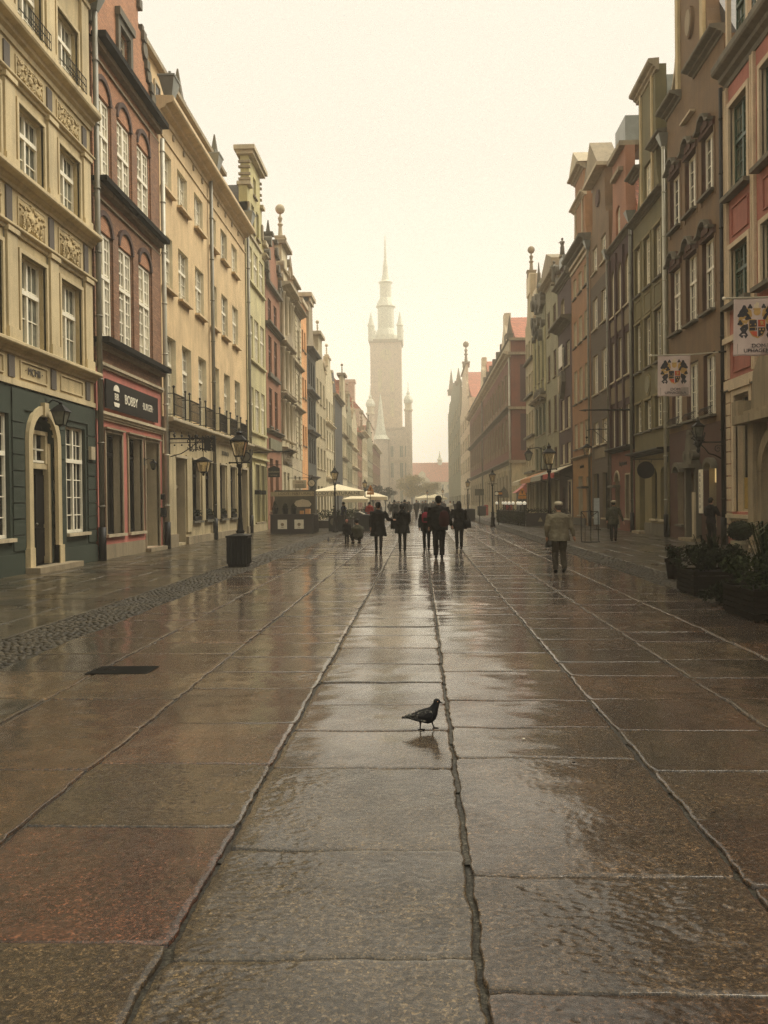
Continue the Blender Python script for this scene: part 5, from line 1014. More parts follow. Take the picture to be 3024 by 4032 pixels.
# trees far away
def tree(x, y, h, cr, label, mat, seed, n=26):
    r = tag(empty('street_tree', (x, y, 0)), label, 'tree', 'trees along the misty street'); o = (x, y, 0); rdx = random.Random(seed); m = MB(); m.tube([(x, y, 0), (x + .1, y, h * .3), (x, y, h * .6)], [h * .03, h * .022, h * .012], 7)
    tips = []
    for k in range(9): a = rdx.uniform(0, 6.28); q = rdx.uniform(.4, 1) * cr; tip = (x + q * math.cos(a), y + q * math.sin(a), h * rdx.uniform(.5, .95)); tips.append(tip); m.tube([(x, y, h * rdx.uniform(.25, .5)), tuple((tip[i] + (x, y, h * .5)[i]) / 2 for i in range(3)), tip], [h * .012, h * .008, h * .003], 5)
    m.build('trunk', 'wood_dark', r, o); m = MB()
    for k in range(n): tp = rdx.choice(tips); leafclump(m, (tp[0] + rdx.uniform(-.4, .4) * cr, tp[1] + rdx.uniform(-.4, .4) * cr, tp[2] + rdx.uniform(-.12, .06) * h), cr * .36, 90, .16 * h / 6, .8, rdx)
    m.build('crown', mat, r, o)
tree(-8.1, 150, 5.0, 1.7, 'dark leafless looking small tree before the misty brick house', 'leaf_dark', 2); tree(-6.6, 165, 4.6, 1.7, 'small dark tree beside the other one, in front of the town hall', 'leaf_dark', 4)
tree(-2.8, 290, 10, 4.2, 'yellow autumn tree in mist right of the town hall', 'leaf_autumn', 5, 40); tree(2.4, 310, 8.5, 4.0, 'second yellow autumn tree, nearer the gate building', 'leaf_autumn', 6, 36)
# drain grate
r = tag(empty('drain_grate', (-3.0, 8.6, 0)), 'dark rectangular metal drain cover set in the reddish slabs', 'drain cover'); o = (-3.0, 8.6, 0); M['grate'] = simple('grate iron', (.008, .008, .007), .75, 0, .15); m = MB(); m.box(-3.30, -2.68, 8.40, 8.80, -.004, .006); m.build('cover', 'grate', r, o)
for k in range(6): m = MB(); m.box(-3.27, -2.71, 8.42 + k * .065, 8.445 + k * .065, .006, .010); m.build('rib', 'grate', r, o)
rdx = random.Random(77)
for k in range(4):
    x = rdx.uniform(-1.2, 2.2); y = rdx.uniform(3, 8); 
    m = MB(); m.lathe(x, y, [(.008 + rdx.random() * .004, .0), (.009, .004), (.003, .005)], 7); tag(m.build('litter_scrap', 'wood_white' if k % 3 else 'wood_dark', None, (x, y, 0), loc=(x, y, .004)), 'small pale or dark scrap lying on the wet slabs', 'litter', 'scraps on the wet slabs')
# ------------------------------------------------------------------ people and pigeons
def remesh(mb, name, mat, parent, vox, smooth=2, fold=0., fs=9.):
    me = mb.mesh('tmp', mat); o = bpy.data.objects.new('tmp', me); C.objects.link(o)
    r_ = o.modifiers.new('r', 'REMESH'); r_.mode = 'VOXEL'; r_.voxel_size = vox; r_.use_smooth_shade = True
    if smooth: s_ = o.modifiers.new('s', 'SMOOTH'); s_.iterations = smooth; s_.factor = .5
    dg = bpy.context.evaluated_depsgraph_get(); nm = bpy.data.meshes.new_from_object(o.evaluated_get(dg)); nm.name = name
    bpy.data.objects.remove(o); bpy.data.meshes.remove(me)
    if fold:
        nrm = [v.normal.copy() for v in nm.vertices]
        for v, n in zip(nm.vertices, nrm): c = v.co; v.co = c + n * fold * (mnoise.noise(Vector((c.x * fs, c.y * fs, c.z * fs * .55))) + .5 * mnoise.noise(Vector((c.x * fs * 2.3, c.y * fs * 2.3, c.z * fs * 2.6))))
    nm.polygons.foreach_set('use_smooth', [True] * len(nm.polygons))
    ob = bpy.data.objects.new(name, nm); C.objects.link(ob)
    if parent: ob.parent = parent
    return ob
def cloth(name, c, rough=.85):
    m, t, b = nt(name); tcn = N(t, 'ShaderNodeTexCoord'); n = N(t, 'ShaderNodeTexNoise'); n.inputs['Scale'].default_value = 6; n.inputs['Detail'].default_value = 5; L(t, tcn.outputs['Object'], n.inputs['Vector'])
    L(t, ramp(t, n.outputs['Fac'], [(.3, mul(c, .7)), (.7, mul(c, 1.2))]), b.inputs['Base Color']); b.inputs['Roughness'].default_value = rough; b.inputs['Specular IOR Level'].default_value = .2
    bump(t, b, n.outputs['Fac'], .35, .02); M[name] = m
cloth('skin', (.42, .24, .16), .55); cloth('black_cloth', (.003, .003, .003)); cloth('dark_trousers', (.004, .004, .004)); cloth('hair_dark', (.007, .006, .005), .6); cloth('hair_grey', (.07, .06, .05), .7); cloth('khaki_jacket', (.16, .142, .098)); cloth('taupe_trousers', (.05, .042, .03)); cloth('pale_cap', (.48, .43, .32)); cloth('green_coat', (.045, .045, .028)); cloth('pink_pack', (.22, .01, .03)); cloth('maroon_pack', (.028, .003, .004)); cloth('blue_jacket', (.01, .02, .07)); cloth('red_jacket', (.30, .02, .02)); cloth('white_jacket', (.70, .66, .56)); cloth('pink_hat', (.50, .24, .20)); cloth('fur', (.30, .24, .15)); cloth('navy', (.004, .004, .006)); cloth('grey_cloth', (.06, .058, .05)); cloth('shoe_white', (.55, .5, .42))
def person(x, y, h, label, rz=0., legs=((0, 0), (0, 0)), arms=None, coat='black_cloth', hem=.80, flare=1.0, trousers='dark_trousers', hair='hair_dark', hat=None, hatstyle='beanie', longhair=False, shoes='black_cloth', vox=.014, stoop=0., bulk=1., legw=1., group=None, cat='person', hood=False, lift=(0, 0)):
    """legs: (forward offset of left foot, of right foot) with knee bend; arms: {-1:(elbow,wrist), 1:(...)} in body units"""
    k = h / 1.75; R_ = empty('person', (x, y, 0), rz); tag(R_, label, cat, group)
    S = lambda p: (p[0] * k, (p[1] + stoop * max(0, p[2] - .9) ** 1.3) * k, p[2] * k)
    def arm(s_):
        if arms and s_ in arms: e, w = arms[s_]
        else: e, w = (s_ * .26, -.03, 1.14), (s_ * .27, .04, .90)
        return (s_ * .185 * bulk ** .5, 0, 1.40), e, w
    A = {s_: arm(s_) for s_ in (-1, 1)}; Lg = {}
    for i, s_ in enumerate((-1, 1)):
        f, lf = legs[i] if isinstance(legs[i], tuple) else (legs[i], 0)
        hip = (s_ * .09, 0, .90); ank = (s_ * .085, f, .09 + lf); kn = (s_ * .09, f * .45 + (.05 if lf == 0 else .10) * 1.0, .50 + lf * .25); Lg[s_] = (hip, kn, ank, lf)
    b = MB()
    tp_ = [(.10, .84), (.145, .94), (.125, 1.08), (.148, 1.28), (.150, 1.37), (.08, 1.44), (.052, 1.48)]
    b.add([S((r0 * 1.10 * math.cos(2 * math.pi * q / 14), r0 * .72 * math.sin(2 * math.pi * q / 14), z0)) for r0, z0 in tp_ for q in range(14)],
          [(i * 14 + q, i * 14 + (q + 1) % 14, (i + 1) * 14 + (q + 1) % 14, (i + 1) * 14 + q) for i in range(len(tp_) - 1) for q in range(14)] + [tuple(range(14))[::-1], tuple(range((len(tp_) - 1) * 14, len(tp_) * 14))])
    top = (stoop * .5 ** 1.3) * k
    b.tube([S((0, 0, 1.40)), S((0, .01, 1.50)), S((0, .015, 1.56))], [.062 * k, .052 * k, .05 * k], 10)
    hc = S((0, .02, 1.635)); b.ball(hc, .105 * k, 12, .76, .92, 1.12); b.tube([S((0, .10, 1.645)), S((0, .135, 1.615)), S((0, .105, 1.605))], [.012 * k, .018 * k, .012 * k], 6)
    for s_ in (-1, 1): b.ball(S((s_ * .083, .015, 1.63)), .024 * k, 6, .5, 1, 1.3)
    b.tube([S((-.022, .108, 1.583)), S((.022, .108, 1.583))], .008 * k, 5)
    for s_ in (-1, 1):
        sh, e, w = A[s_]; b.tube([S(sh), S(tuple((sh[i] + e[i]) / 2 for i in range(3))), S(e), S(tuple((e[i] * .6 + w[i] * .4) for i in range(3))), S(w)], [.050 * k, .045 * k, .038 * k, .038 * k, .027 * k], 9)
        d = (Vector(S(w)) - Vector(S(e))).normalized(); sd = d.cross(Vector((0, 1, 0))); sd = (sd.normalized() if sd.length > .1 else Vector((1, 0, 0))); ot = d.cross(sd)
        wv = Vector(S(w)); pm = wv + d * .05 * k; b.tube([wv, pm, wv + d * .09 * k], [.026 * k, .036 * k, .034 * k], 8)
        for q in range(4): o0 = wv + d * .08 * k + ot * (q - 1.5) * .018 * k; ln = (.065, .075, .07, .055)[q] * k; b.tube([o0, o0 + d * ln * .6 - sd * s_ * .0, o0 + d * ln + Vector((0, .012 * k, 0))], [.0105 * k, .0095 * k, .008 * k], 5)
        o0 = wv + d * .03 * k + ot * .03 * k; b.tube([o0, o0 + d * .03 * k + ot * .022 * k, o0 + d * .06 * k + ot * .024 * k], [.012 * k, .011 * k, .009 * k], 5)
        hip, kn, ank, lf = Lg[s_]; b.tube([S(hip), S(tuple((hip[i] + kn[i]) / 2 for i in range(3))), S(kn), S(tuple(kn[i] * .65 + ank[i] * .35 for i in range(3))), S(ank)], [.080 * k * legw, .070 * k * legw, .050 * k * legw, .052 * k * legw, .034 * k], 10)
        b.tube([S((ank[0], ank[1] - .03, ank[2] - .03)), S((ank[0], ank[1] + .06, ank[2] - .045 - lf * .4)), S((ank[0], ank[1] + .16, max(.025, ank[2] - .06 - lf * .7)))], [.036 * k, .038 * k, .024 * k], 8)
    body = remesh(b, 'body', 'skin', R_, max(.011, vox) * k if vox > .02 else .0105, 1)
    t = MB(); t.lathe(0, 0, [(.11 * k, .80 * k), (.165 * k, .88 * k), (.165 * k, .98 * k), (.145 * k, 1.04 * k)], 14, 1.12, .80)
    for s_ in (-1, 1):
        hip, kn, ank, lf = Lg[s_]; w_ = legw
        t.tube([S(hip), S(tuple((hip[i] + kn[i]) / 2 for i in range(3))), S(kn), S(tuple(kn[i] * .5 + ank[i] * .5 for i in range(3))), S((ank[0], ank[1] - .01, ank[2] + .0))], [.10 * k * w_ ** .5, .088 * k * w_, .068 * k * w_, .068 * k * w_, .058 * k * w_], 12)
    remesh(t, 'trousers', trousers, R_, vox * k, 1, .012 * k, 10 / k)
    c = MB(); W = bulk; hz_ = hem
    prof = [(.175 * W * flare, hz_), (.172 * W * (1 + (flare - 1) * .6), (hz_ + .98) / 2), (.158 * W, 1.0), (.152 * W, 1.10), (.178 * W, 1.28), (.180 * W, 1.38), (.13 * W, 1.455), (.075, 1.50)]
    if hz_ > .95: prof = prof[:1] + prof[3:]
    vsn = 16; vs = []; fs_ = []
    for (r0, z0) in prof:
        for q in range(vsn): a = 2 * math.pi * q / vsn; vs.append(S((r0 * 1.14 * math.cos(a), r0 * .84 * math.sin(a), z0)))
    for i in range(len(prof) - 1):
        for q in range(vsn): fs_.append((i * vsn + q, i * vsn + (q + 1) % vsn, (i + 1) * vsn + (q + 1) % vsn, (i + 1) * vsn + q))
    fs_.append(tuple(range(vsn))[::-1]); fs_.append(tuple(range((len(prof) - 1) * vsn, len(prof) * vsn))); c.add(vs, fs_)
    for s_ in (-1, 1):
        sh, e, w = A[s_]; w2 = tuple(e[i] * .06 + w[i] * .94 for i in range(3)); c.tube([S((sh[0] * .7, 0, 1.38)), S(sh), S(tuple((sh[i] + e[i]) / 2 for i in range(3))), S(e), S(tuple((e[i] + w[i]) / 2 for i in range(3))), S(w2)], [.07 * k, .078 * k * W ** .5, .07 * k * W ** .5, .062 * k, .056 * k, .050 * k], 10)
    c.lathe(*S((0, .01, 0))[:2], [(.085 * k, 1.44 * k), (.078 * k, 1.52 * k)], 12, 1.1, 1.0) if stoop == 0 else c.tube([S((0, .0, 1.42)), S((0, .01, 1.51))], .078 * k, 12)
    if hood: c.tube([S((0, -.05, 1.44)), S((0, -.09, 1.50)), S((0, -.05, 1.56))], [.09 * k, .10 * k, .06 * k], 10)
    remesh(c, 'coat', coat, R_, vox * k, 2, .022 * k, 8 / k)
    for s_ in (-1, 1):
        hip, kn, ank, lf = Lg[s_]; q = MB(); q.tube([S((ank[0], ank[1] - .05, max(.03, ank[2] - .045 + lf * .25))), S((ank[0], ank[1] + .02, max(.035, ank[2] - .04))), S((ank[0], ank[1] + .10, max(.033, ank[2] - .055 - lf * .5))), S((ank[0], ank[1] + .19, max(.024, ank[2] - .065 - lf * .9)))], [.040 * k, .046 * k, .044 * k, .028 * k], 10)
        q.build('shoe', shoes if s_ else shoes, R_, (0, 0, 0), True)
    if hair:
        q = MB(); q.ball((hc[0], hc[1] - .015 * k, hc[2] + .022 * k), .108 * k, 12, .84, .95, 1.05)
        if longhair: q.tube([(hc[0], hc[1] - .03 * k, hc[2] + .02 * k), (hc[0], hc[1] - .06 * k, hc[2] - .12 * k), (hc[0], hc[1] - .075 * k, hc[2] - .26 * k)], [.10 * k, .098 * k, .075 * k], 12)
        else: q.tube([(hc[0], hc[1] - .035 * k, hc[2]), (hc[0], hc[1] - .04 * k, hc[2] - .07 * k)], [.085 * k, .06 * k], 10)
        remesh(q, 'hair', hair, R_, .014, 1, .010 * k, 26)
    if hat:
        q = MB()
        if hatstyle == 'beanie': q.lathe(hc[0], hc[1] - .005, [(.098 * k, hc[2] + .0 * k), (.106 * k, hc[2] + .04 * k), (.10 * k, hc[2] + .09 * k), (.07 * k, hc[2] + .13 * k), (.02 * k, hc[2] + .15 * k)], 14, .95, 1.05)
        else: q.lathe(hc[0], hc[1], [(.10 * k, hc[2] + .045 * k), (.112 * k, hc[2] + .07 * k), (.115 * k, hc[2] + .10 * k), (.08 * k, hc[2] + .135 * k), (.02 * k, hc[2] + .145 * k)], 14, .98, 1.1); q.box(hc[0] - .07 * k, hc[0] + .07 * k, hc[1] + .08 * k, hc[1] + .17 * k, hc[2] + .05 * k, hc[2] + .065 * k)
        q.build('hat', hat, R_, (0, 0, 0), True)
    return R_
W = 'people walking away down the street'
person(-1.37, 28.4, 1.64, 'woman in a long dark coat and knit hat with one arm lifted, leftmost walker', -.05, ((.05, 0), (-.10, .0)), {1: ((.34, .05, 1.17), (.50, .16, 1.15))}, hem=.60, flare=1.2, hat='black_cloth', shoes='black_cloth', group=W, legw=.85, bulk=1.22)
person(-.60, 28.7, 1.58, 'person in a loose dark jacket with hanging bag, second walker from the left', .03, ((-.14, .03), (.12, 0)), {-1: ((-.27, .0, 1.15), (-.23, .12, .95)), 1: ((.27, .0, 1.15), (.2, .12, .98))}, hem=.70, flare=1.15, hood=True, group=W, legw=.85, bulk=1.28)
person(.20, 29.7, 1.50, 'girl in dark coat with pink backpack, left of the tall man', .0, ((.05, 0), (-.08, 0)), hem=.76, group=W, longhair=True, legw=.95, bulk=1.2)
person(.53, 25.4, 1.80, 'tall man in dark clothes with knit hat, walking in the middle of the street', 0., ((-.12, .02), (.14, 0)), {1: ((.27, -.02, 1.14), (.36, .10, .93))}, hem=.80, hat='black_cloth', group=W, bulk=1.35, legw=1.2)
person(1.33, 30.2, 1.66, 'woman with long dark hair and short flared coat, right of the tall man', .05, ((-.06, .0), (.10, 0)), {-1: ((-.30, .0, 1.13), (-.46, .05, .95))}, hem=.74, flare=1.35, longhair=True, group=W, legw=.95, bulk=1.18)
person(3.15, 20.0, 1.60, 'old man in a pale khaki jacket and flat cap walking away alone', .0, ((.06, 0), (-.20, .05)), {-1: ((-.31, -.03, 1.13), (-.30, .06, .90)), 1: ((.30, -.05, 1.12), (.36, .02, .90))}, coat='khaki_jacket', hem=.80, hair='hair_grey', hat='pale_cap', hatstyle='cap', trousers='taupe_trousers', stoop=.12, bulk=1.36, legw=1.15, vox=.011)
person(7.65, 35.0, 1.60, 'old man in a dark greenish coat and pale cap near the red shop wall', -.3, ((.05, 0), (-.1, .02)), {1: ((.30, -.05, 1.15), (.42, -.02, .84))}, coat='green_coat', hem=.74, flare=1.1, hair='hair_dark', hat='pale_cap', hatstyle='cap', stoop=.15, bulk=1.1)
person(9.95, 30.4, 1.68, 'person in dark clothes looking into the brown house doorway', -1.0, ((.0, 0), (.05, 0)), {-1: ((-.28, .08, 1.14), (-.12, .26, 1.12)), 1: ((.28, .08, 1.14), (.14, .26, 1.14))}, coat='navy', hem=.84, group=None)
def worn(name, parent, build, mats, label, cat, loc):
    """a bag carried by a person, a thing of its own"""
    m = MB(); build(m); o = tag(empty(name, loc), label, cat); m.build('bag_body', mats, o, (0, 0, 0), True); q = MB(); return o, q
o, q = worn('backpack', None, lambda m: (m.lathe(0, 0, [(.09, .0), (.12, .05), (.125, .22), (.09, .32), (.03, .36)], 12, 1.05, .62)), 'pink_pack', 'bright pink backpack on the back of the girl', 'backpack', (.17, 29.49, .95)); q.tube([(-.08, .02, .33), (-.1, .12, .38), (-.1, .16, .30)], .012, 5); q.tube([(.08, .02, .33), (.1, .12, .38), (.1, .16, .30)], .012, 5); q.box(-.07, .07, -.095, -.07, .05, .17); q.build('strap', 'black_cloth', o)
o, q = worn('backpack', None, lambda m: (m.lathe(0, 0, [(.10, .0), (.15, .06), (.16, .25), (.11, .42), (.03, .47)], 12, 1.0, .6)), 'maroon_pack', 'dark maroon drawstring bag on the back of the tall man', 'backpack', (.68, 25.16, .93)); q.tube([(-.05, .03, .45), (-.16, .12, .52), (-.2, .2, .42)], .012, 5); q.tube([(.05, .03, .45), (.12, .12, .5), (.14, .2, .40)], .012, 5); q.build('strap', 'black_cloth', o)
o, q = worn('handbag', None, lambda m: (m.frustum(0, 0, 0, .34, .12, .06, .11, .04)), 'black_cloth', 'dark shoulder bag on the left side of the loose jacketed walker', 'bag', (-.86, 28.6, .78)); q.tube([(-.09, 0, .34), (.0, 0, .62), (.1, 0, .34)], .012, 5); q.build('strap', 'black_cloth', o)
o, q = worn('handbag', None, lambda m: (m.frustum(0, 0, 0, .26, .12, .06, .10, .04)), 'black_cloth', 'dark bag at the right hip of the long haired woman', 'bag', (1.62, 30.1, .74)); q.tube([(-.08, 0, .26), (-.1, 0, .6), (.08, 0, .26)], .010, 5); q.build('strap', 'black_cloth', o)
# toddler and crouching man
person(-2.94, 34.8, .97, 'toddler with a pink hat and fur collar standing beside the crouching man', .3, ((.0, 0), (.03, 0)), hem=.70, flare=1.3, hair=None, hat='pink_hat', bulk=1.35, legw=1.1, vox=.016)
def croucher(x, y):
    R_ = tag(empty('person', (x, y, 0), .5), 'man in dark jacket crouching beside the toddler with the pink hat', 'person'); b = MB()
    b.lathe(0, 0, [(.10, .22), (.17, .30), (.16, .45), (.17, .62), (.10, .70), (.055, .74)], 14, 1.1, .85); b.tube([(0, .03, .68), (0, .08, .80)], .055, 10); hc = (0, .11, .88); b.ball(hc, .105, 12, .76, .92, 1.12); b.tube([(0, .2, .88), (0, .225, .855), (0, .2, .85)], [.012, .018, .012], 6)
    for s_ in (-1, 1):
        b.tube([(s_ * .1, -.02, .26), (s_ * .15, .2, .40), (s_ * .16, .36, .46), (s_ * .15, .28, .28), (s_ * .14, .16, .08)], [.085, .075, .06, .056, .036], 10); b.tube([(s_ * .14, .12, .05), (s_ * .14, .3, .03)], [.038, .026], 8)
        b.tube([(s_ * .19, .02, .64), (s_ * .25, .12, .48), (s_ * .12, .36, .50)], [.055, .043, .03], 9); b.tube([(s_ * .12, .36, .5), (s_ * .09, .44, .52)], [.034, .03], 7)
        for q in range(4): b.tube([(s_ * (.12 - q * .012), .43, .50 + q * .018), (s_ * .08, .49, .50 + q * .018)], [.011, .009], 5)
        b.tube([(s_ * .1, .38, .53), (s_ * .07, .42, .56)], [.011, .009], 5)
    remesh(b, 'body', 'skin', R_, .011, 1); t = MB()
    for s_ in (-1, 1): t.tube([(s_ * .09, -.04, .26), (s_ * .15, .2, .40), (s_ * .16, .37, .46), (s_ * .15, .29, .28), (s_ * .14, .16, .09)], [.12, .095, .078, .074, .058], 12)
    t.ball((0, -.03, .28), .17, 10, 1.1, .9, .8); remesh(t, 'trousers', 'dark_trousers', R_, .014, 1, .012, 10); c = MB(); c.lathe(0, -.01, [(.15, .20), (.20, .30), (.19, .45), (.20, .60), (.13, .71), (.075, .76)], 14, 1.12, .95)
    for s_ in (-1, 1): c.tube([(s_ * .12, .01, .64), (s_ * .19, .02, .64), (s_ * .26, .12, .48), (s_ * .13, .35, .50)], [.07, .075, .062, .05], 10)
    remesh(c, 'coat', 'grey_cloth' if False else 'green_coat', R_, .014, 2, .02, 8); q = MB(); q.ball((0, .095, .90), .108, 12, .84, .95, 1.0); remesh(q, 'hair', 'hair_dark', R_, .014, 1, .01, 26)
    for s_ in (-1, 1): q = MB(); q.tube([(s_ * .14, .09, .045), (s_ * .14, .2, .045), (s_ * .14, .32, .028)], [.042, .045, .028], 10); q.build('shoe', 'black_cloth', R_, (0, 0, 0), True)
croucher(-2.52, 35.1)
# middle distance and crowd
md = [(-4.75, 54, 1.7, 'person in a blue jacket leaning at the terrace right of the kiosk', 'blue_jacket', 'hair_grey', 1.2), (-3.6, 62.0, 1.7, 'person in a red jacket far behind the woman in the long coat', 'red_jacket', 'hair_dark', 0), (-3.05, 64, 1.68, 'dark coated person just right of the red jacketed one', 'grey_cloth', 'hair_dark', .4), (-1.95, 66, 1.82, 'dark coated man between the two leftmost walkers', 'black_cloth', 'hair_dark', 0), (-1.25, 70, 1.85, 'taller dark figure directly beyond the second walker', 'black_cloth', 'hair_dark', 0), (2.75, 80, 1.72, 'person in a white jacket between the tall man and the long haired woman', 'white_jacket', 'hair_grey', math.pi), (3.5, 92, 1.7, 'dark figure far behind the long haired woman', 'navy', 'hair_dark', 0)]
for (x, y, h, l, ct, hr, rz) in md: person(x, y, h, l, rz, ((.08, 0), (-.1, .02)), coat=ct, hair=hr, vox=.03, hem=.8)
var = [person(-1.9, 88, 1.72, 'small dark figure in the distant misty crowd', 0, ((.1, 0), (-.1, .02)), vox=.035, group='distant misty crowd', coat='grey_cloth'), person(-.4, 92, 1.66, 'small dark figure in the distant misty crowd', 0, ((-.1, .02), (.1, 0)), vox=.035, hem=.65, flare=1.2, longhair=True, group='distant misty crowd', coat='black_cloth'), person(.6, 96, 1.78, 'small dark figure in the distant misty crowd', math.pi, ((.1, 0), (-.1, .0)), vox=.035, group='distant misty crowd', coat='navy', bulk=1.15)]
rdx = random.Random(21)
for k in range(42):
    y = rdx.uniform(86, 190); x = rdx.uniform(-4.5 if y > 110 else -2.6, 3.4); v = rdx.choice(var); c = copy_tree(v); c.location = (x, y, 0); c.rotation_euler = (0, 0, rdx.choice((0, math.pi)) + rdx.uniform(-.4, .4)); s_ = rdx.uniform(.93, 1.06); c.scale = (s_, s_, s_)
# pigeons
mp, tp, bp = nt('pigeon feathers'); tcn = N(tp, 'ShaderNodeTexCoord'); nn = N(tp, 'ShaderNodeTexNoise'); nn.inputs['Scale'].default_value = 55; nn.inputs['Detail'].default_value = 3; L(tp, tcn.outputs['Object'], nn.inputs['Vector'])
L(tp, ramp(tp, nn.outputs['Fac'], [(.46, (.004, .004, .005)), (.54, (.03, .032, .03)), (.64, (.24, .23, .19))]), bp.inputs['Base Color']); bp.inputs['Roughness'].default_value = .55; M['pigeon_wing'] = mp; bump(tp, bp, nn.outputs['Fac'], .4, .004)
M['pigeon_body'] = simple('pigeon body', (.007, .008, .010), .7, 0, .2, .4, 60)
def pigeon(x, y, label, rz=0, s=1.0, vox=.0034):
    r = tag(empty('pigeon', (x, y, 0), rz), label, 'pigeon', 'pigeons on the paving'); r.scale = (s, s, s); b = MB()
    def ell(pts):
        n = 14; vs = []; fs = []
        for (px, pz, a, c_) in pts:
            for q in range(n): t_ = 2 * math.pi * q / n; vs.append((px + c_ * 0, a * .86 * math.cos(t_), pz + c_ * math.sin(t_)))
        for i in range(len(pts) - 1):
            for q in range(n): fs.append((i * n + q, i * n + (q + 1) % n, (i + 1) * n + (q + 1) % n, (i + 1) * n + q))
        fs.append(tuple(range(n))); fs.append(tuple(range((len(pts) - 1) * n, len(pts) * n))); b.add(vs, fs)
    ell([(-.125, .088, .018, .010), (-.10, .089, .026, .018), (-.065, .092, .040, .032), (-.025, .098, .052, .046), (.02, .102, .062, .059), (.05, .110, .057, .057), (.075, .122, .042, .046), (.09, .13, .014, .018)])
    b.tube([(.045, 0, .125), (.062, 0, .15), (.076, 0, .178), (.082, 0, .20)], [.042, .034, .025, .022], 12); b.ball((.084, 0, .203), .0245, 10, 1.08, .9, .95)
    b.add([(-.09, -.030, .095), (-.09, .030, .095), (-.172, .022, .090), (-.172, -.022, .090), (-.09, -.026, .082), (-.09, .026, .082), (-.172, .020, .083), (-.172, -.020, .083)], [(0, 1, 2, 3), (4, 7, 6, 5), (0, 4, 5, 1), (1, 5, 6, 2), (2, 6, 7, 3), (3, 7, 4, 0)])
    remesh(b, 'body', 'pigeon_body', r, vox, 2)
    for s_ in (-1, 1):
        w_ = MB(); pr = [(.055, .125), (.045, .145), (.01, .150), (-.04, .135), (-.09, .112), (-.145, .098), (-.148, .092), (-.09, .088), (-.05, .075), (0, .068), (.035, .078), (.055, .10)]
        w_.prism(pr, lambda p, q, t: (p, s_ * (t + .046 * math.sqrt(max(0, 1 - ((p + .0) / .17) ** 2)) - abs(q - .108) * .22), q), -.006, .006); w_.build('wing', 'pigeon_wing', r)
    w_ = MB(); w_.tube([(.105, 0, .202), (.118, 0, .196), (.126, 0, .188)], [.0065, .005, .0015], 7); w_.build('beak', 'iron', r)
    for s_ in (-1, 1):
        w_ = MB(); w_.ball((.091, s_ * .021, .208), .0035, 6); w_.build('eye', 'orange', r)
    for px, fx_, lift in ((-.035, -.038, 0.), (.045, .062, .004)):
        w_ = MB(); s_ = -1 if px < 0 else 1
        w_.tube([(px, s_ * .016, .062), (px + (fx_ - px) * .3, s_ * .018, .04), (fx_, s_ * .018, .008 + lift)], [.010, .0055, .0045], 7)
        for a in (-.5, 0, .5): w_.tube([(fx_, s_ * .018, .007 + lift), (fx_ + .036 * math.cos(a), s_ * .018 + .03 * math.sin(a), .005)], [.0045, .003], 5)
        w_.tube([(fx_, s_ * .018, .007 + lift), (fx_ - .014, s_ * .018, .004)], [.004, .003], 5); w_.build('leg', 'wood_dark', r)
    return r
pigeon(.02, 6.32, 'dark chequered pigeon walking across the wet slabs in the foreground', -.04)
pigeon(-3.85, 36.3, 'tiny dark pigeon on the paving left of the toddler', 1.6, 1.0, .006)
# ------------------------------------------------------------------ right side of the street
GR = 'town houses along the right side'
# R1 pink house
b = Bld('town_house', 'R', 3.0, 31.15, 'dusty pink house with cream trim, tall green framed windows and arched portal', 'building', GR)
for k in range(10):
    a = 29.0 - k * 2.75; c = a + 1.65
    if a < 3.3: break
    for v0, v1 in ((12.05, 15.05), (8.3, 10.2)):
        b.win(a, c, v0, v1, .2, 4, 6 if v1 > 12 else 4, .58, 'wood_green', 'glass_green', sill=None, fw=.09, mw=.04)
        b.surround('rose_trim', a, c, v0, v1, .17, .09); b.boxes('stone_dark', [(a - .3, c + .3, v0 - .16, v0 - .02, -.05, .3)], 'sill')
    b.win(a, c, 16.95, 19.4, .28, 4, 5, .6, 'wood_green', 'glass_green', sill=None); b.surround('rose_trim', a, c, 16.95, 19.4, .17, .09)
    b.boxes('stone_dark', [(a - .3, c + .3, 16.82, 16.93, -.05, .3)], 'sill')
    frame_panel(b, a + .05, c - .1, 10.6, 11.6, 'rose', t=.045, w=.05)
    p = []
    for u in (a - .62, c + .28 if k == 0 else a - .62):
        if u + .3 > 31.15: u = 31.15 - .3
        p += [(u, u + .30, 5.8, 15.85, -.02, .07)]; p += [(u + .0, u + .06, 5.8, 15.85, .07, .10), (u + .24, u + .30, 5.8, 15.85, .07, .10)]
    b.boxes('rose_trim', p if k == 0 else p[:3], 'pilaster')
# ground: shop window, low cellar window
b.win(28.95, 30.35, 1.2, 5.15, .3, 1, 1, 0, 'stone_light', 'glass_shop', sill=None, leaf=False); b.surround('rose_trim', 28.95, 30.35, 1.2, 5.15, .2, .09)
b.shape('rose_trim', [(28.7, 5.34), (30.6, 5.34), (30.6, 5.5), (30.2, 5.52), (29.65, 5.66), (29.1, 5.52), (28.7, 5.5)], 0, .16, 'window_hood')
b.boxes('stone_light', [(28.5, 30.7, .98, 1.1, -.05, .25), (28.6, 30.6, .88, .98, -.05, .16)], 'sill')
b.win(29.0, 30.1, .08, .82, .15, 2, 1, 0, 'stone_light', 'glass', sill=None); b.surround('rose_trim', 29.0, 30.1, .08, .82, .1, .05)
b.door(25.3, 27.4, .15, 3.5, .5, 'wood_dark', 1.05, None)
for a in (20.6, 17.8, 15.0, 12.2, 9.4, 6.6):
    b.win(a, a + 1.4, 1.2, 4.6, .3, 1, 2, 0, 'stone_light', 'glass', sill='stone_light', leaf=False); b.surround('rose_trim', a, a + 1.4, 1.2, 4.6, .2, .09)
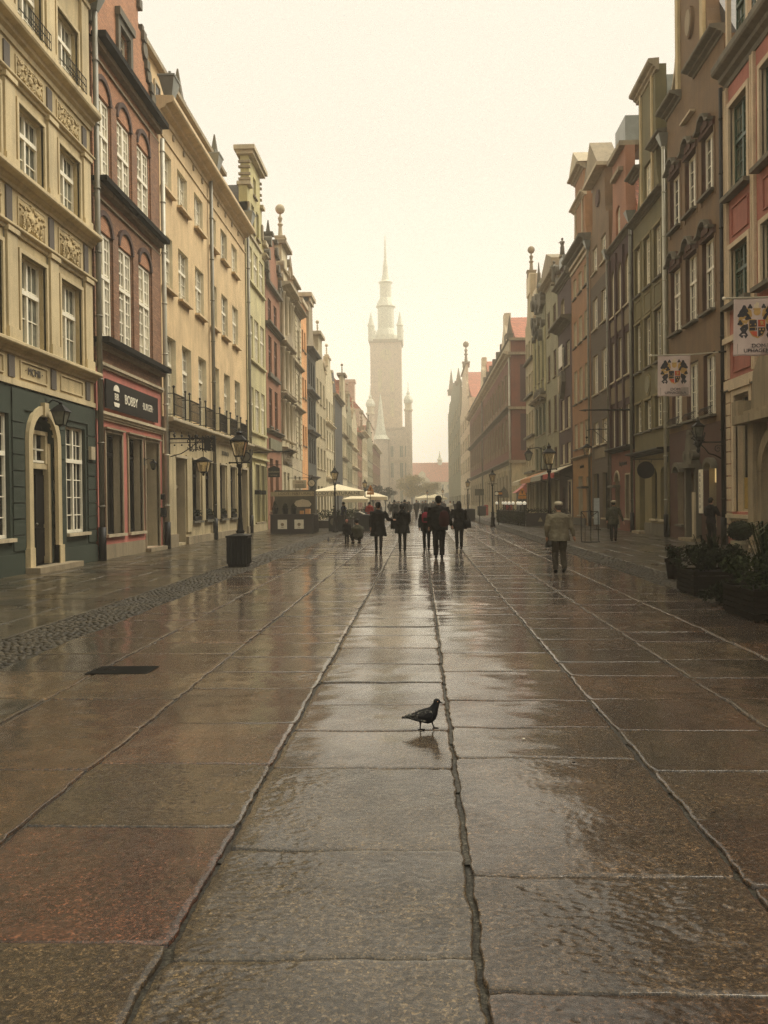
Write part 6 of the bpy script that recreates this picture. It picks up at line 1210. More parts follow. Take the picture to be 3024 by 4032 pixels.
b.rect('rose', 0, 5.35, name='ground_floor_wall', reveal='rose_trim'); b.rect('rose', 5.35, 16.0, reveal='rose_trim')
b.panel('rose', curve_gable(17.0, 13.6, 9.0, 16.0, 19.8, 21.5), 'gable', reveal='rose_trim')
b.boxes('rose_trim', [(30.72, 31.13, z, z + .385, -.02, .06) for z in [.35 + k * .42 for k in range(12)]] + [(27.98, 28.42, z, z + .385, -.02, .06) for z in [.35 + k * .42 for k in range(12)]], 'quoin')
b.band('rose_trim', 5.4, 5.72, .14, 27.9, 31.15, 'belt_course'); b.band('stone_dark', 5.36, 5.4, .15, 27.9, 31.15, 'belt_dark_strip')  # second band: thin dark stone strip along the underside of the belt course
frame_panel(b, 28.9, 30.5, 5.95, 6.75, 'rose', t=.05, w=.05); b.boxes('rose_trim', [(28.3, 31.15, 7.0, 7.2, -.05, .18)], 'belt_course')
b.cornice('stone_dark', 15.85, .8, .5)
# portal
b.ring('stone', 25.3, 27.4, 2.45, .35, .3); b.boxes('stone', [(27.4, 27.75, .15, 2.5, -.05, .3), (24.95, 25.3, .15, 2.5, -.05, .3), (27.7, 28.15, .2, 4.0, -.05, .42), (24.6, 25.0, .2, 4.0, -.05, .42), (24.3, 28.5, 4.0, 4.25, -.05, .75), (24.5, 28.3, 4.25, 4.4, -.05, .55), (24.2, 28.6, 0, .15, -.3, .9)], 'portal_surround')
b.boxes('stone', [(28.2, 28.75, 4.0, 4.75, -.05, .7)], 'portal_box'); b.shape('stone', [(24.6, 4.42), (28.2, 4.42), (28.0, 5.6), (27.2, 6.35), (26.4, 6.9), (25.6, 6.35), (24.8, 5.6)], 0, .3, 'portal_pediment')
rel_ornament(b, 25.0, 27.9, 4.6, 6.4, 'stone_dark', 26, 4, .34)
b.body('rose', 16.0); b.roof('roof_tile', 16.0, 22.5, 13)
# poster in shop window
m = MB(); m.box(11.02, 11.05, 29.15, 30.2, 1.3, 2.35); po = m.build('window_poster', simple('yellow poster', (.36, .24, .05), .5), None, (11.03, 29.6, 1.3), loc=(11.03, 29.6, 1.3)); tag(po, 'yellow notice standing in the tall window of the pink house', 'poster')
m = MB(); X = 10.8 - .12; m.box(X - .02, X, 28.42, 28.6, 1.5, 2.9); po = m.build('notice_board', 'iron', None, (X, 28.5, 1.5), loc=(X, 28.5, 1.5)); tag(po, 'narrow black board beside the portal of the pink house', 'notice board')

# R2 brown ochre house
b = Bld('town_house', 'R', 31.25, 38.3, 'brown ochre gabled house with hooded windows and dark carved doorway', 'building', GR)
U = [(32.35, 33.7), (34.35, 35.75), (36.45, 37.85)]
for a, c in U:
    b.win(a, c, 12.95, 15.2, .21, 2, 4, 0, 'wood_white', 'glass', sill='stone_dark', sp=.2, fw=.1); b.win(a, c, 8.6, 11.3, .21, 4, 5, .6, 'wood_white', 'glass', sill='stone_dark', sp=.2, fw=.09); b.win(a, c, 4.75, 7.05, .22, 4, 4, 0, 'wood_white', 'glass', sill='stone_dark', sp=.26, fw=.1)
    uc = (a + c) / 2
    for v in (15.2, 11.3):
        hood = [(a - .12, v), (c + .12, v), (c + .16, v + .28), (uc + .5, v + .34), (uc + .3, v + .62), (uc, v + .72), (uc - .3, v + .62), (uc - .5, v + .34), (a - .16, v + .28)]
        b.shape('brown', hood, 0, .1, 'hood_panel')
        top = hood[2:9]; low = [(p, q - .10) for p, q in top][::-1]
        b.shape('stone_dark', top + low, .08, .3, 'window_hood')
        b.shapes('brown', [b.scroll('', uc + dx, v + .25, .14) for dx in (-.25, 0, .25)], .09, .16, 'carving')
        b.boxes('ochre_brown', [(a - .14, a, v - 2.5, v, -.03, .03), (c, c + .14, v - 2.5, v, -.03, .03)], 'surround')
    m = MB()
    for q in range(9): u = a + .05 + (c - a - .1) * q / 8; m.tube([(10.8 - .1, u, 4.76), (10.8 - .24, u, 4.9), (10.8 - .12, u, 5.05)], .012, 4)
    m.tube([(10.8 - .12, a, 5.05), (10.8 - .12, c, 5.05)], .014, 5); m.build('flower_rail', 'iron', b.root, b.o)
b.win(34.55, 35.75, 16.75, 18.6, .3, 2, 3, 0, 'wood_white', 'glass', sill='stone_light', sp=.2)
for a, c in ((32.35, 33.15), (36.35, 37.15)):
    b.win(a, c, .6, 2.95, .35, 1, 1, 0, 'wood_dark', 'glass_shop', arch=.25, sill='stone_dark', leaf=False)
    b.shapes('stone_dark', [arch_pts(a - .16, c + .16, 2.75, 10, .42) + arch_pts(a, c, 2.75, 10, .24)[::-1]], 0, .22, 'window_hood')
b.door(34.25, 35.3, .1, 2.75, .45, 'wood_dark', .5, 2.0)
b.rect('brown', 0, 4.45, name='ground_floor_wall', reveal='stone'); b.rect('ochre_brown', 4.45, 17.95, reveal='brown')
b.panel('ochre_brown', curve_gable(34.9, 3.45, 1.75, 17.95, 20.4, 23.2), 'gable')
b.boxes('cream', [(33.15, 33.5, 18.3, 22.6, -.02, .12), (36.3, 36.65, 18.3, 22.6, -.02, .12)], 'pilaster')
b.cornice('stone_dark', 17.95, .35, .5, 31.25, 34.6); b.cornice('stone_dark', 17.95, .35, .5, 36.2, 38.4); b.cornice('stone', 22.7, .5, .35, 32.9, 36.9)
b.shape('stone_light', curve_gable(34.9, 3.6, 1.9, 18.4, 20.5, 23.2)[:9] + [(33.0 + 3.65, 23.2), (33.0 + 3.65, 20.5)][::-1][:0] + [(p - .16, q) for p, q in curve_gable(34.9, 3.6, 1.9, 18.4, 20.5, 23.2)[:9]][::-1], -.45, .06, 'gable_coping')
el = [(34.9 + .42 * math.cos(2 * math.pi * k / 18), 20.3 + .62 * math.sin(2 * math.pi * k / 18)) for k in range(18)]; el2 = [(34.9 + (p - 34.9) * .75, 20.3 + (q - 20.3) * .8) for p, q in el]
b.shape('ochre_brown', el, 0, .12, 'oval_frame'); b.shape('stone', el2, .1, .15, 'oval_panel')
b.boxes('stone_dark', [(34.0, 35.55, 2.85, 3.0, -.05, .5), (34.15, 35.4, 3.0, 3.12, -.05, .35), (34.05, 34.25, .1, 2.85, -.05, .22), (35.3, 35.5, .1, 2.85, -.05, .22)], 'door_surround')
b.shapes('stone_dark', [[(34.3, 3.12), (35.3, 3.12), (35.1, 3.7), (34.95, 4.15), (34.65, 4.15), (34.5, 3.7)], b.scroll('', 34.35, 3.35, .2), b.scroll('', 35.25, 3.35, .2), b.scroll('', 34.8, 4.2, .16)], .02, .3, 'door_carving')
b.boxes('stone', [(33.95, 35.6, 0, .12, -.4, .45)], 'door_step'); b.boxes('stone_light', [(34.02, 34.28, .1, 1.9, .22, .3)], 'door_post')
m = MB(); m.box(11.0, 11.6, 32.4, 33.1, 2.25, 2.85); m.build('lit_ceiling', 'lit', b.root, b.o)
b.body('ochre_brown', 17.9); b.roof('roof_dark', 17.9, 22, 12)
m = MB(); m.prism([(37.3, 18.4), (38.2, 18.4), (36.8, 22.4), (36.0, 22.4)], lambda p, q, t: (10.8 + t, p, q), .5, 3); m.build('gable_back', 'zinc', b.root, b.o)
m = MB(); m.box(10.72, 10.775, 33.42, 33.78, 1.35, 3.0); bn = m.build('sign_strip', 'wood_white', None, (10.74, 33.6, 1.35), loc=(10.55, 33.35, 1.1)); tag(bn, 'tall narrow white sign strip beside the carved doorway', 'sign')
text('G\nA\nL\nE\nR\nI\nA', .2, 'iron', bn, (-.03, 0, .85), (math.pi / 2, 0, -math.pi / 2), .003)
# R3 olive
b = Bld('town_house', 'R', 38.5, 44.4, 'olive green house with two round medallions and arched ground floor', 'building', GR)
U = [(39.35, 40.5), (41.15, 42.3), (42.95, 44.05)]
for v0, v1, g in ((11.65, 14.0, 'glass_pale'), (7.9, 10.25, 'glass'), (4.92, 6.35, 'glass')):
    b.wins(U, v0, v1, rec=.2, nx=2, ny=4, fr='wood_white', gl=g, sill='stone_dark', fw=.09)
    for a, c in U: b.boxes('olive_pale', [(a - .12, a, v0, v1, -.03, .04), (c, c + .12, v0, v1, -.03, .04), (a - .15, c + .15, v1, v1 + .1, -.03, .07)], 'surround')
b.win(41.0, 42.2, 15.7, 17.4, .2, 2, 3, 0, 'wood_white', 'glass_pale', sill='stone')
for a, c in U[:2]:
    uc = (a + c) / 2
    for rr, w, mt in ((.52, .04, 'olive_pale'), (.40, .07, 'sage')): b.shape(mt, [(uc + rr * .95 * math.cos(2 * math.pi * k / 20), 7.05 + rr * math.sin(2 * math.pi * k / 20)) for k in range(20)], -.02, w, 'medallion')
for a, c in U: frame_panel(b, a - .05, c + .05, 10.45, 11.4, 'olive_pale', t=.05)
for a, c in ((38.85, 39.75), (40.35, 41.25)): b.win(a, c, .75, 3.1, .24, 1, 1, 0, 'wood_dark', 'glass_shop', arch=.4, sill='stone_light', leaf=False)
b.door(42.5, 43.55, .1, 2.9, .4, 'wood_dark', tl=2.3, fr='olive_pale')
b.rect('olive_pale', 0, 3.8, name='ground_floor_wall', reveal='olive_pale'); b.rect('olive', 3.8, 15.2, reveal='olive'); b.band('stone_dark', 0, .55, .06, 38.5, 42.4, 'plinth')
b.panel('olive', curve_gable(41.6, 2.75, 1.5, 15.2, 17.6, 21.3), 'gable')
b.boxes('cream', [(40.5, 40.68, 15.2, 21.0, 0, .08), (42.5, 42.68, 15.2, 21.0, 0, .08)], 'pilaster'); b.cornice('stone_dark', 17.45, .28, .38, 38.5, 40.6); b.cornice('stone_dark', 17.45, .28, .38, 42.6, 44.6); b.cornice('stone_dark', 15.1, .22, .4)
b.cornice('stone', 20.9, .5, .4, 39.8, 43.4); b.cornice('iron', 3.7, .22, .5, name='shop_cornice'); b.boxes('stone', [(42.3, 43.75, 0, .12, -.4, .35)], 'door_step')
b.body('olive', 15.2); b.roof('roof_dark', 15.2, 19.5, 12)
m = MB(); m.prism([(39.2, 15.4), (43.9, 15.4), (43.0, 20.8), (40.1, 20.8)], lambda p, q, t: (10.8 + t, p, q), .5, 3.2); m.build('gable_back', 'zinc', b.root, b.o)
# R4 maroon pilasters
b = Bld('town_house', 'R', 44.6, 49.8, 'dark maroon house with arched upper windows and brick red ground floor', 'building', GR)
U = [(45.0, 46.2), (46.75, 47.85), (48.4, 49.5)]
b.wins(U, 11.75, 14.35, rec=.17, nx=2, ny=4, fr='wood_white', gl='glass_pale', sill='stone_light', arch=.5); b.wins(U, 8.15, 10.35, rec=.17, nx=2, ny=3, fr='wood_white', gl='glass', sill='stone_light'); b.wins(U, 4.4, 6.6, rec=.17, nx=2, ny=4, fr='wood_white', gl='glass', sill='stone_light')
for a, c in U: b.boxes('panel_tan', [(a, c, 10.7, 11.5, -.02, .05), (a, c, 6.95, 7.85, -.02, .05)], 'spandrel_panel')
b.boxes('maroon', [(u, u + .3, 4.2, 15.0, -.02, .12) for u in (44.62, 46.3, 47.97, 49.5)], 'pilaster')
b.win(47.2, 48.2, 15.75, 17.45, .2, 2, 3, 0, 'wood_white', 'glass_pale', arch=.3, sill='stone_light')
b.win(45.4, 46.35, .68, 2.95, .35, 1, 1, 0, 'wood_dark', 'glass_shop', sill='stone_light', leaf=False); b.surround('stone_light', 45.4, 46.35, .68, 2.95, .08, .04)
b.door(47.8, 48.9, .1, 3.15, .4, 'wood_dark', .5, 2.3); b.ring('stone_light', 47.8, 48.9, 2.65, .1, .06, .5); b.boxes('stone_dark', [(47.6, 49.1, 2.32, 2.44, 0, .4)], 'canopy')
b.rect('brick_red', 0, 4.3, name='ground_floor_wall', reveal='stone'); b.rect('maroon', 4.3, 15.5, reveal='panel_tan'); b.panel('rust', curve_gable(47.4, 2.4, 1.5, 15.5, 18.0, 20.0), 'gable')
b.boxes('stone', [(45.9, 48.9, 20.0, 20.25, -.8, .3), (46.4, 48.4, 18.9, 19.1, -.2, .25)], 'gable_coping'); m = MB(); m.box(10.9, 13.0, 46.3, 48.6, 20.25, 21.7); m.build('gable_cap', 'zinc', b.root, b.o)
b.cornice('iron', 4.2, .24, .4, name='shop_cornice'); b.cornice('stone_dark', 15.3, .25, .3)
b.text('Antykwariat', .38, 'iron', 46.9, 3.58, .03, .95); b.body('rust', 15.5); b.roof('roof_tile', 15.5, 19.2, 12)
# R5 umber
b = Bld('town_house', 'R', 49.95, 55.4, 'umber brown block patterned house with pale framed windows', 'building', GR)
U = [(50.8, 52.2), (53.3, 54.7)]
for v0, v1 in ((15.5, 17.05), (12.05, 13.95), (8.1, 10.5), (4.98, 6.4)): b.wins(U, v0, v1, rec=.19, nx=2, ny=3, fr='wood_white', gl='glass', sill='stone_light', fw=.12)
b.wins(U, .6, 3.25, rec=.25, nx=2, ny=1, fr='wood_dark', gl='glass_shop', sill='stone_light', leaf=False)
b.rect('umber', 0, 4.0, name='ground_floor_wall', reveal='panel_tan'); b.rect('umber', 4.0, 14.8, reveal='stone'); b.rect('ochre_brown', 14.8, 18.0, name='upper_wall', reveal='stone')
b.panel('ochre_brown', curve_gable(52.7, 2.5, 1.8, 18.0, 18.9, 21.0), 'gable'); b.shape('stone', [(50.6, 21.0), (54.8, 21.0), (52.7, 22.9)], -.8, .5, 'pediment'); b.boxes('stone_light', [(50.6, 54.8, 20.8, 21.0, -.8, .55)], 'gable_coping')
b.shapes('brown', [b.scroll('', 52.7, 19.6, .5)], 0, .1, 'round_relief'); b.boxes('panel_tan', [(51.2, 54.4, 4.15, 4.75, -.02, .03)], 'frieze_panel')
b.body('ochre_brown', 18.0); b.roof('roof_tile', 18, 20.5, 12); m = MB(); m.prism([(50.3, 18), (55.0, 18), (54.0, 20.9), (51.3, 20.9)], lambda p, q, t: (10.8 + t, p, q), .5, 2.8); m.build('gable_back', 'zinc', b.root, b.o)
# R6 ochre
b = Bld('town_house', 'R', 55.55, 62.2, 'bright ochre house with three narrow windows per floor and tiered gable', 'building', GR)
U = [(56.4, 57.5), (58.3, 59.4), (60.3, 61.4)]
for v0, v1 in ((15.5, 16.85), (12.15, 13.9), (8.25, 10.5), (5.15, 6.85)): b.wins(U, v0, v1, rec=.17, nx=2, ny=3, fr='wood_cream', gl='glass_grey', sill='stone_dark')
b.win(58.6, 60.1, .65, 3.25, .35, 1, 1, 0, 'wood_dark', 'glass_shop', sill='stone_light', leaf=False); b.door(56.0, 57.2, .15, 3.15, .4, 'wood_dark', tl=2.35); b.boxes('iron', [(55.8, 57.5, 2.4, 2.52, 0, .6)], 'canopy')
b.rect('ochre', 0, 4.5, name='ground_floor_wall', reveal='stone_light'); b.rect('ochre_top', 4.5, 18.0, reveal='stone_light'); b.boxes('stone_light', [(55.55, 62.2, 17.3, 17.5, -.05, .1), (55.55, 62.2, 17.7, 17.9, -.05, .18)], 'frieze_moulding')
b.panel('ochre_top', curve_gable(58.9, 3.1, 1.9, 18.3, 20.6, 21.4) , 'gable'); b.rect('ochre_top', 21.4, 23.2, 57.4, 60.4, name='gable_top')
b.cornice('stone_dark', 17.9, .55, .7); b.cornice('stone_light', 21.3, .3, .35, 56.8, 61.0); b.cornice('stone', 23.1, .4, .5, 57.1, 60.7); b.shape('stone_light', [(57.0, 23.5), (60.8, 23.5), (58.9, 24.8)], -.8, .4, 'pediment')
b.boxes('stone_light', [(57.6, 57.8, 18.4, 21.2, 0, .08), (60.0, 60.2, 18.4, 21.2, 0, .08)], 'pilaster')
m = MB(); m.prism([(56.0, 18.4), (61.8, 18.4), (60.6, 21.3), (57.2, 21.3)], lambda p, q, t: (10.8 + t, p, q), .5, 2.8); m.box(11.3, 12.8, 57.6, 60.2, 21.3, 23.1); m.build('gable_back', 'zinc', b.root, b.o)
b.text('Lombardo', .38, 'iron', 58.7, 3.9, .03, .95); b.cornice('stone', 4.4, .2, .2); b.band('stone_dark', 0, .45, .05, 57.4, 62.2, 'plinth'); b.body('ochre_top', 18.0); b.roof('roof_tile', 18.0, 21, 12)
# R7 maroon dark w banner
b = Bld('town_house', 'R', 62.35, 68.2, 'dark maroon house with statues, white banner and red awning', 'building', GR)
U = [(63.1, 64.6), (65.6, 67.1)]
b.win(65.2, 66.8, 15.2, 16.7, .25, 2, 3, 0, 'wood_cream', 'glass_pale', arch=.3, sill='stone_dark')
for v0, v1, g in ((11.4, 13.2, 'glass'), (6.9, 9.2, 'glass_pale'), (4.35, 5.85, 'glass_pale')): b.wins(U, v0, v1, rec=.17, nx=2, ny=3, fr='wood_cream', gl=g, sill='stone_light')
b.win(65.5, 66.6, .6, 2.6, .3, 1, 2, 0, 'wood_dark', 'glass', sill='stone'); b.door(62.8, 64.0, .15, 3.0, .4, 'wood_dark', tl=2.2, fr='white_trim'); b.surround('white_trim', 62.8, 64.0, .15, 3.0, .12, .06)
b.rect('maroon', 0, 14.4, reveal='maroon'); b.rect('maroon', 14.4, 17.6, name='upper_wall', reveal='stone'); b.panel('maroon', curve_gable(65.3, 2.5, 1.2, 17.6, 18.3, 18.9), 'gable')
b.cornice('stone_dark', 14.3, .5, .8); b.cornice('stone_dark', 17.5, .4, .5); b.boxes('zinc', [(64.4, 66.2, 18.9, 19.6, -1.2, .2)], 'pedestal'); b.shapes('stone_dark', [b.scroll('', 65.3 + s_ * 2.1, 18.2, .4) for s_ in (-1, 1)] + [b.scroll('', 69.6 - 2.0, 19.3, .35)], -.3, .3, 'volute')
b.body('maroon', 17.5); b.roof('roof_tile', 17.5, 20.2, 12)
def statue(X, Y, z, h, label, mat='verdigris', lean=0):
    k = h / 1.75; r = tag(empty('statue', (X, Y, z)), label, 'statue'); m = MB()
    m.lathe(X, Y, [(.26 * k, z), (.22 * k, z + .45 * k), (.20 * k, z + .85 * k), (.15 * k, z + 1.0 * k), (.24 * k, z + 1.25 * k), (.25 * k, z + 1.38 * k), (.08 * k, z + 1.46 * k), (.07 * k, z + 1.52 * k)], 10)
    m.ball((X + lean * .1, Y, z + 1.63 * k), .125 * k, 8); m.tube([(X, Y - .22 * k, z + 1.36 * k), (X - .15 * k, Y - .42 * k, z + 1.1 * k), (X - .4 * k, Y - .3 * k, z + 1.2 * k)], [.07 * k, .06 * k, .04 * k], 7)
    m.tube([(X, Y + .22 * k, z + 1.36 * k), (X - .02, Y + .36 * k, z + 1.0 * k), (X - .12, Y + .2 * k, z + .8 * k)], [.07 * k, .06 * k, .04 * k], 7)
    m.build('figure', mat, r, (X, Y, z), True); p = MB(); p.box(X - .3 * k, X + .3 * k, Y - .3 * k, Y + .3 * k, z - .15, z); p.build('plinth', 'stone', r, (X, Y, z)); return r
statue(10.7, 65.3, 19.75, 1.3, 'dark stone figure standing on top of the maroon house gable', 'stone_dark'); statue(10.5, 68.0, 18.4, 1.7, 'sooty stone figure at the far corner of the maroon house gable', 'stone_dark')
m = MB(); m.box(9.9, 9.93, 64.3, 66.0, 11.4, 13.0)
bn = m.build('banner', simple('white canvas', (.75, .70, .58), .7), None, (9.9, 65.1, 12.2), loc=(10.5, 65.4, 12.3)); tag(bn, 'white canvas banner hung across a window of the maroon house', 'banner')
# crest
r = tag(empty('wall_crest', (10.8, 65.9, 10.4)), 'dark carved crest with pale shield on the maroon house', 'crest'); m = MB(); ff = lambda p, q, t: (10.8 - t, p, q)
m.prism([(65.1, 11.2), (66.7, 11.2), (66.9, 10.4), (66.2, 9.4), (65.9, 9.2), (65.6, 9.4), (64.9, 10.4)], ff, 0, .3); m.build('cartouche', 'stone_dark', r, r.location)
m = MB(); m.prism([(65.5, 10.9), (66.3, 10.9), (66.3, 10.2), (65.9, 9.6), (65.5, 10.2)], ff, .3, .38); m.build('shield', 'stone_light', r, r.location)
# R8..R10
b = generic('R', 68.35, 74.7, 'grey_green', 'tall grey green house with pedimented gable top', 19.2, [(15.3, 17.2), (11.5, 13.6), (7.2, 10.0), (4.3, 5.9)], 2, None, None, fr='wood_brown', gl='glass', trim='stone', ww=.42)
b.shape('stone', [(68.6, 19.8), (74.4, 19.8), (74.2, 20.6), (71.5, 21.6), (68.8, 20.6)], -.7, .4, 'pediment')
b = Bld('town_house', 'R', 74.8, 82.4, 'green framed house crowned with carved foliage and pinnacle', 'building', GR)
U = [(75.5, 77.0), (77.9, 79.4), (80.2, 81.7)]
for v0, v1 in ((12.2, 15.6), (7.5, 10.1), (4.4, 6.4)): b.wins(U, v0, v1, rec=.2, nx=2, ny=3, fr='wood_green', gl='glass_green', sill='stone')
b.wins(U, .9, 3.3, rec=.3, nx=1, ny=1, fr='wood_dark', gl='glass', sill='stone'); b.boxes('lime_pale', [(u, u + .25, 11.0, 16.5, -.02, .14) for u in (74.85, 77.3, 79.65, 82.1)], 'pilaster')
b.rect('verdigris', 0, 16.8, reveal='verdigris'); b.panel('verdigris', step_gable(78.6, [(3.4, 16.8, 18.4), (2.4, 18.4, 20.0), (1.2, 20.0, 21.2)]), 'gable')
rd = random.Random(3); b.shapes('stone_dark', [b.scroll('', rd.uniform(75.3, 82.0), rd.uniform(16.0, 20.2), rd.uniform(.25, .5)) for _ in range(34)], -.2, .35, 'carved_foliage'); b.shapes('stone_dark', [b.scroll('', rd.uniform(75.3, 82.0), rd.uniform(10.4, 11.4), rd.uniform(.2, .4)) for _ in range(14)], -.1, .45, 'carved_ledge')
b.cornice('stone', 10.3, .4, .6); b.obelisk('stone_dark', 80.6, 20.2, 23.4, .3); b.boxes('white_trim', [(79.4, 81.8, 20.0, 20.8, -1, .2)], 'parapet'); b.body('verdigris', 16.8); b.roof('roof_tile', 16.8, 21.4, 12)
b = Bld('town_house', 'R', 82.55, 89.0, 'ochre cream corner house with tall obelisk gable beside the side street', 'building', GR)
U = [(83.2, 84.5), (85.2, 86.5), (87.2, 88.5)]
for v0, v1 in ((15.35, 17.2), (11.95, 14.0), (8.0, 10.3), (5.0, 7.0)): b.wins(U, v0, v1, rec=.17, nx=2, ny=3, fr='wood_cream', gl='glass_grey', sill=None)
b.boxes('stone_dark', [(82.55, 89.0, v, v + .2, -.05, .3) for v in (15.1, 11.7, 7.75, 4.3)], 'belt_course'); b.wins(U, .8, 3.2, rec=.3, nx=1, ny=1, fr='wood_dark', gl='glass', sill='stone')
b.rect('beige', 0, 19.0, reveal='beige'); b.panel('beige', curve_gable(85.8, 2.9, 1.3, 19.0, 21.5, 23.4), 'gable'); b.boxes('white_trim', [(84.6, 87.0, 21.6, 23.5, -1.0, .1)], 'gable_cap'); b.obelisk('stone', 85.8, 23.4, 26.4, .4, ball=True); b.body('ochre', 19.0); b.roof('roof_tile', 19, 22, 12)
# awnings
cr = simple('red awning', (.42, .04, .025), .7); cw = simple('cream awning', (.62, .55, .40), .7); co = simple('orange awning', (.55, .25, .10), .7); cg = simple('grey awning', (.40, .38, .30), .7)
def awning(u0, u1, z, mt, label, out=1.5):
    r = tag(empty('awning', (10.8, (u0 + u1) / 2, z)), label, 'awning', 'awnings over the right side shops'); m = MB()
    m.prism([(0, z), (-out, z - .55), (-out, z - .5 + .0), (0, z + .06)], lambda p, q, t: (10.8 + p, t, q), u0, u1); m.build('canopy', cw if mt is cr else mt, r, r.location)
    m = MB(); n = 8
    for k in range(n): a = u0 + (u1 - u0) * k / n; c = u0 + (u1 - u0) * (k + 1) / n; m.prism([(a, z - .52), (c, z - .52), (c, z - .85), ((a + c) / 2, z - .92), (a, z - .85)], lambda p, q, t: (10.8 - out - t, p, q), 0, .02)
    m.build('valance', mt, r, r.location); m = MB()
    for u in (u0 + .1, u1 - .1): m.tube([(10.8, u, z - .9), (10.8 - out, u, z - .54)], .02, 5)
    m.build('arm', 'iron', r, r.location); return r
awning(62.4, 68.0, 4.15, cr, 'red awning with white top over the maroon house shop', 1.3); awning(68.5, 74.6, 4.1, cg, 'grey awning next to the red one', 1.4); awning(75.0, 82.2, 4.1, co, 'orange edged awning below the carved green framed house', 1.4); awning(82.8, 88.8, 4.0, cw, 'cream awning on the corner house by the side street', 1.5)

# R11 large brick red building behind the side street
Y0, Y1 = 103.5, 188.0
b = Bld('large_building', 'R', Y0, Y1, 'large brick red building with tan window strips and orange tiled roofs', 'building')
seg = [(Y0, 148.5), (148.5, Y1)]
n = 0
for s0, s1, nb in ((106.5, 147.0, 9), (153.0, 186.0, 6)):
    W = (s1 - s0) / nb
    for i in range(nb):
        a = s0 + W * i + W * .22; c = s0 + W * (i + 1) - W * .22
        for v0, v1 in ((14.0, 17.2), (8.6, 11.7)):
            b.win(a, c, v0, v1, .25, 2, 3, 0, 'wood_cream', 'glass_grey', sill='stone'); b.boxes('tan_strip', [(a - .4, a, v0 - .9, v1 + .5, -.02, .06), (c, c + .4, v0 - .9, v1 + .5, -.02, .06), (a, c, v0 - .9, v0 - .1, -.02, .06)], 'window_strip')
        b.win(a, c, 1.6, 4.8, .3, 2, 2, 0, 'stone_light', 'glass', sill='stone'); b.boxes('stone_light', [(a - .5, a - .2, .8, 5.4, -.02, .1), (c + .2, c + .5, .8, 5.4, -.02, .1)], 'stone_pier')
b.rect('shop', 0, 6.2, name='ground_floor_wall', reveal='stone'); b.rect('brick_red', 6.2, 19.0, reveal='stone')
b.cornice('stone_dark', 6.0, .5, .5); b.cornice('stone_dark', 12.3, .5, .6); b.cornice('stone_light', 18.6, .7, .9); b.boxes('beige', [(Y0, Y1, 19.2, 20.6, -.3, .15)], 'parapet'); b.cornice('stone_dark', 20.6, .25, .3, name='parapet_coping')
b.boxes('stone_dark', [(u, u + .9, 20.85, 22.0, -.3, .2) for u in range(108, 150, 6)], 'parapet_urn')
m = MB(); X = 10.8; m.box(X + .02, X + 16, Y0 - .02, Y0 + .4, 0, 20.6); m.build('end_wall', 'brick_red', b.root, b.o)
m = MB(); m.box(X + 1.1, X + 5.5, Y0 - .08, Y0 - .02, 7.6, 11.9); m.box(X + 1.1, X + 5.5, Y0 - .08, Y0 - .02, 13.3, 17.7); m.build('blind_panel', 'maroon', b.root, b.o)
m = MB()
for v, h in ((6.1, .35), (12.4, .3), (18.8, .3)): m.box(X - .3, X + 16, Y0 - .5, Y0 - .1, v, v + h)
m.box(X - .2, X + 16, Y0 - .35, Y0 - .03, 20.5, 20.8); m.build('side_cornice', 'stone', b.root, b.o)
m = MB(); m.box(X + .02, X + 16, Y0 - .1, Y0 - .02, 0, 6.1); m.build('side_ground_wall', 'shop', b.root, b.o)
b.body('brick_red', 20.5, 16)
for (a, c, h, zt) in ((110.2, 6.9, 24.6, 25.0), (149.5, 8.5, 25.4, 26.0)):
    m = MB(); m.prism([(a - c, 20.6), (a + c, 20.6), (a, h)], lambda p, q, t: (t, p, q), X + .6, X + 16); m.build('roof', 'roof_tile', b.root, b.o)
    m = MB(); m.prism([(a - 4, 20.6), (a + 4, 20.6), (a + 2.0, zt - 2.4), (a + .9, zt - 1.6), (a + .9, zt), (a - .9, zt), (a - .9, zt - 1.6), (a - 2.0, zt - 2.4)], lambda p, q, t: (X - .1 + t, p, q), 0, .8); m.build('gable', 'white_trim', b.root, b.o)
m = MB(); m.prism([(X + .5, 20.6), (X + 16, 20.6), (X + 8.2, 23.0)], lambda p, q, t: (p, t, q), 117.5, Y1); m.build('roof', 'roof_tile', b.root, b.o)
b.obelisk('stone_dark', Y0 + .8, 20.9, 23.6, .4, 0)
downpipe('drainpipe', 'R', Y0 + .5, 0, 18.6, 'pipe_pale', 'pale drainpipe on the near corner of the large brick red building', r=.12); downpipe('drainpipe', 'R', 149.5, 0, 18.6, 'pipe', 'dark drainpipe in the middle of the large brick red building', r=.15)
b = generic('R', 188.3, 232, 'white_trim', 'whitish misty house beyond the large red building', 24.0, [(18.5, 21.5), (13.5, 16.5), (8.5, 11.5)], 4, 'curve', 33.0, gl='glass_grey', trim='stone')
b.obelisk('stone', 205, 33, 39, .8, ball=True)
b = generic('R', 232.3, 330, 'verdigris', 'farthest misty grey green facade on the right', 32.0, [(24.5, 28.5), (17.5, 21.5), (10, 14)], 7, 'step', 38.0, gl='glass_grey', trim='stone_dark', roofm='roof_dark')
b.obelisk('stone', 300, 38, 47, 1.2); b.obelisk('stone', 245, 34, 39, 1.0)
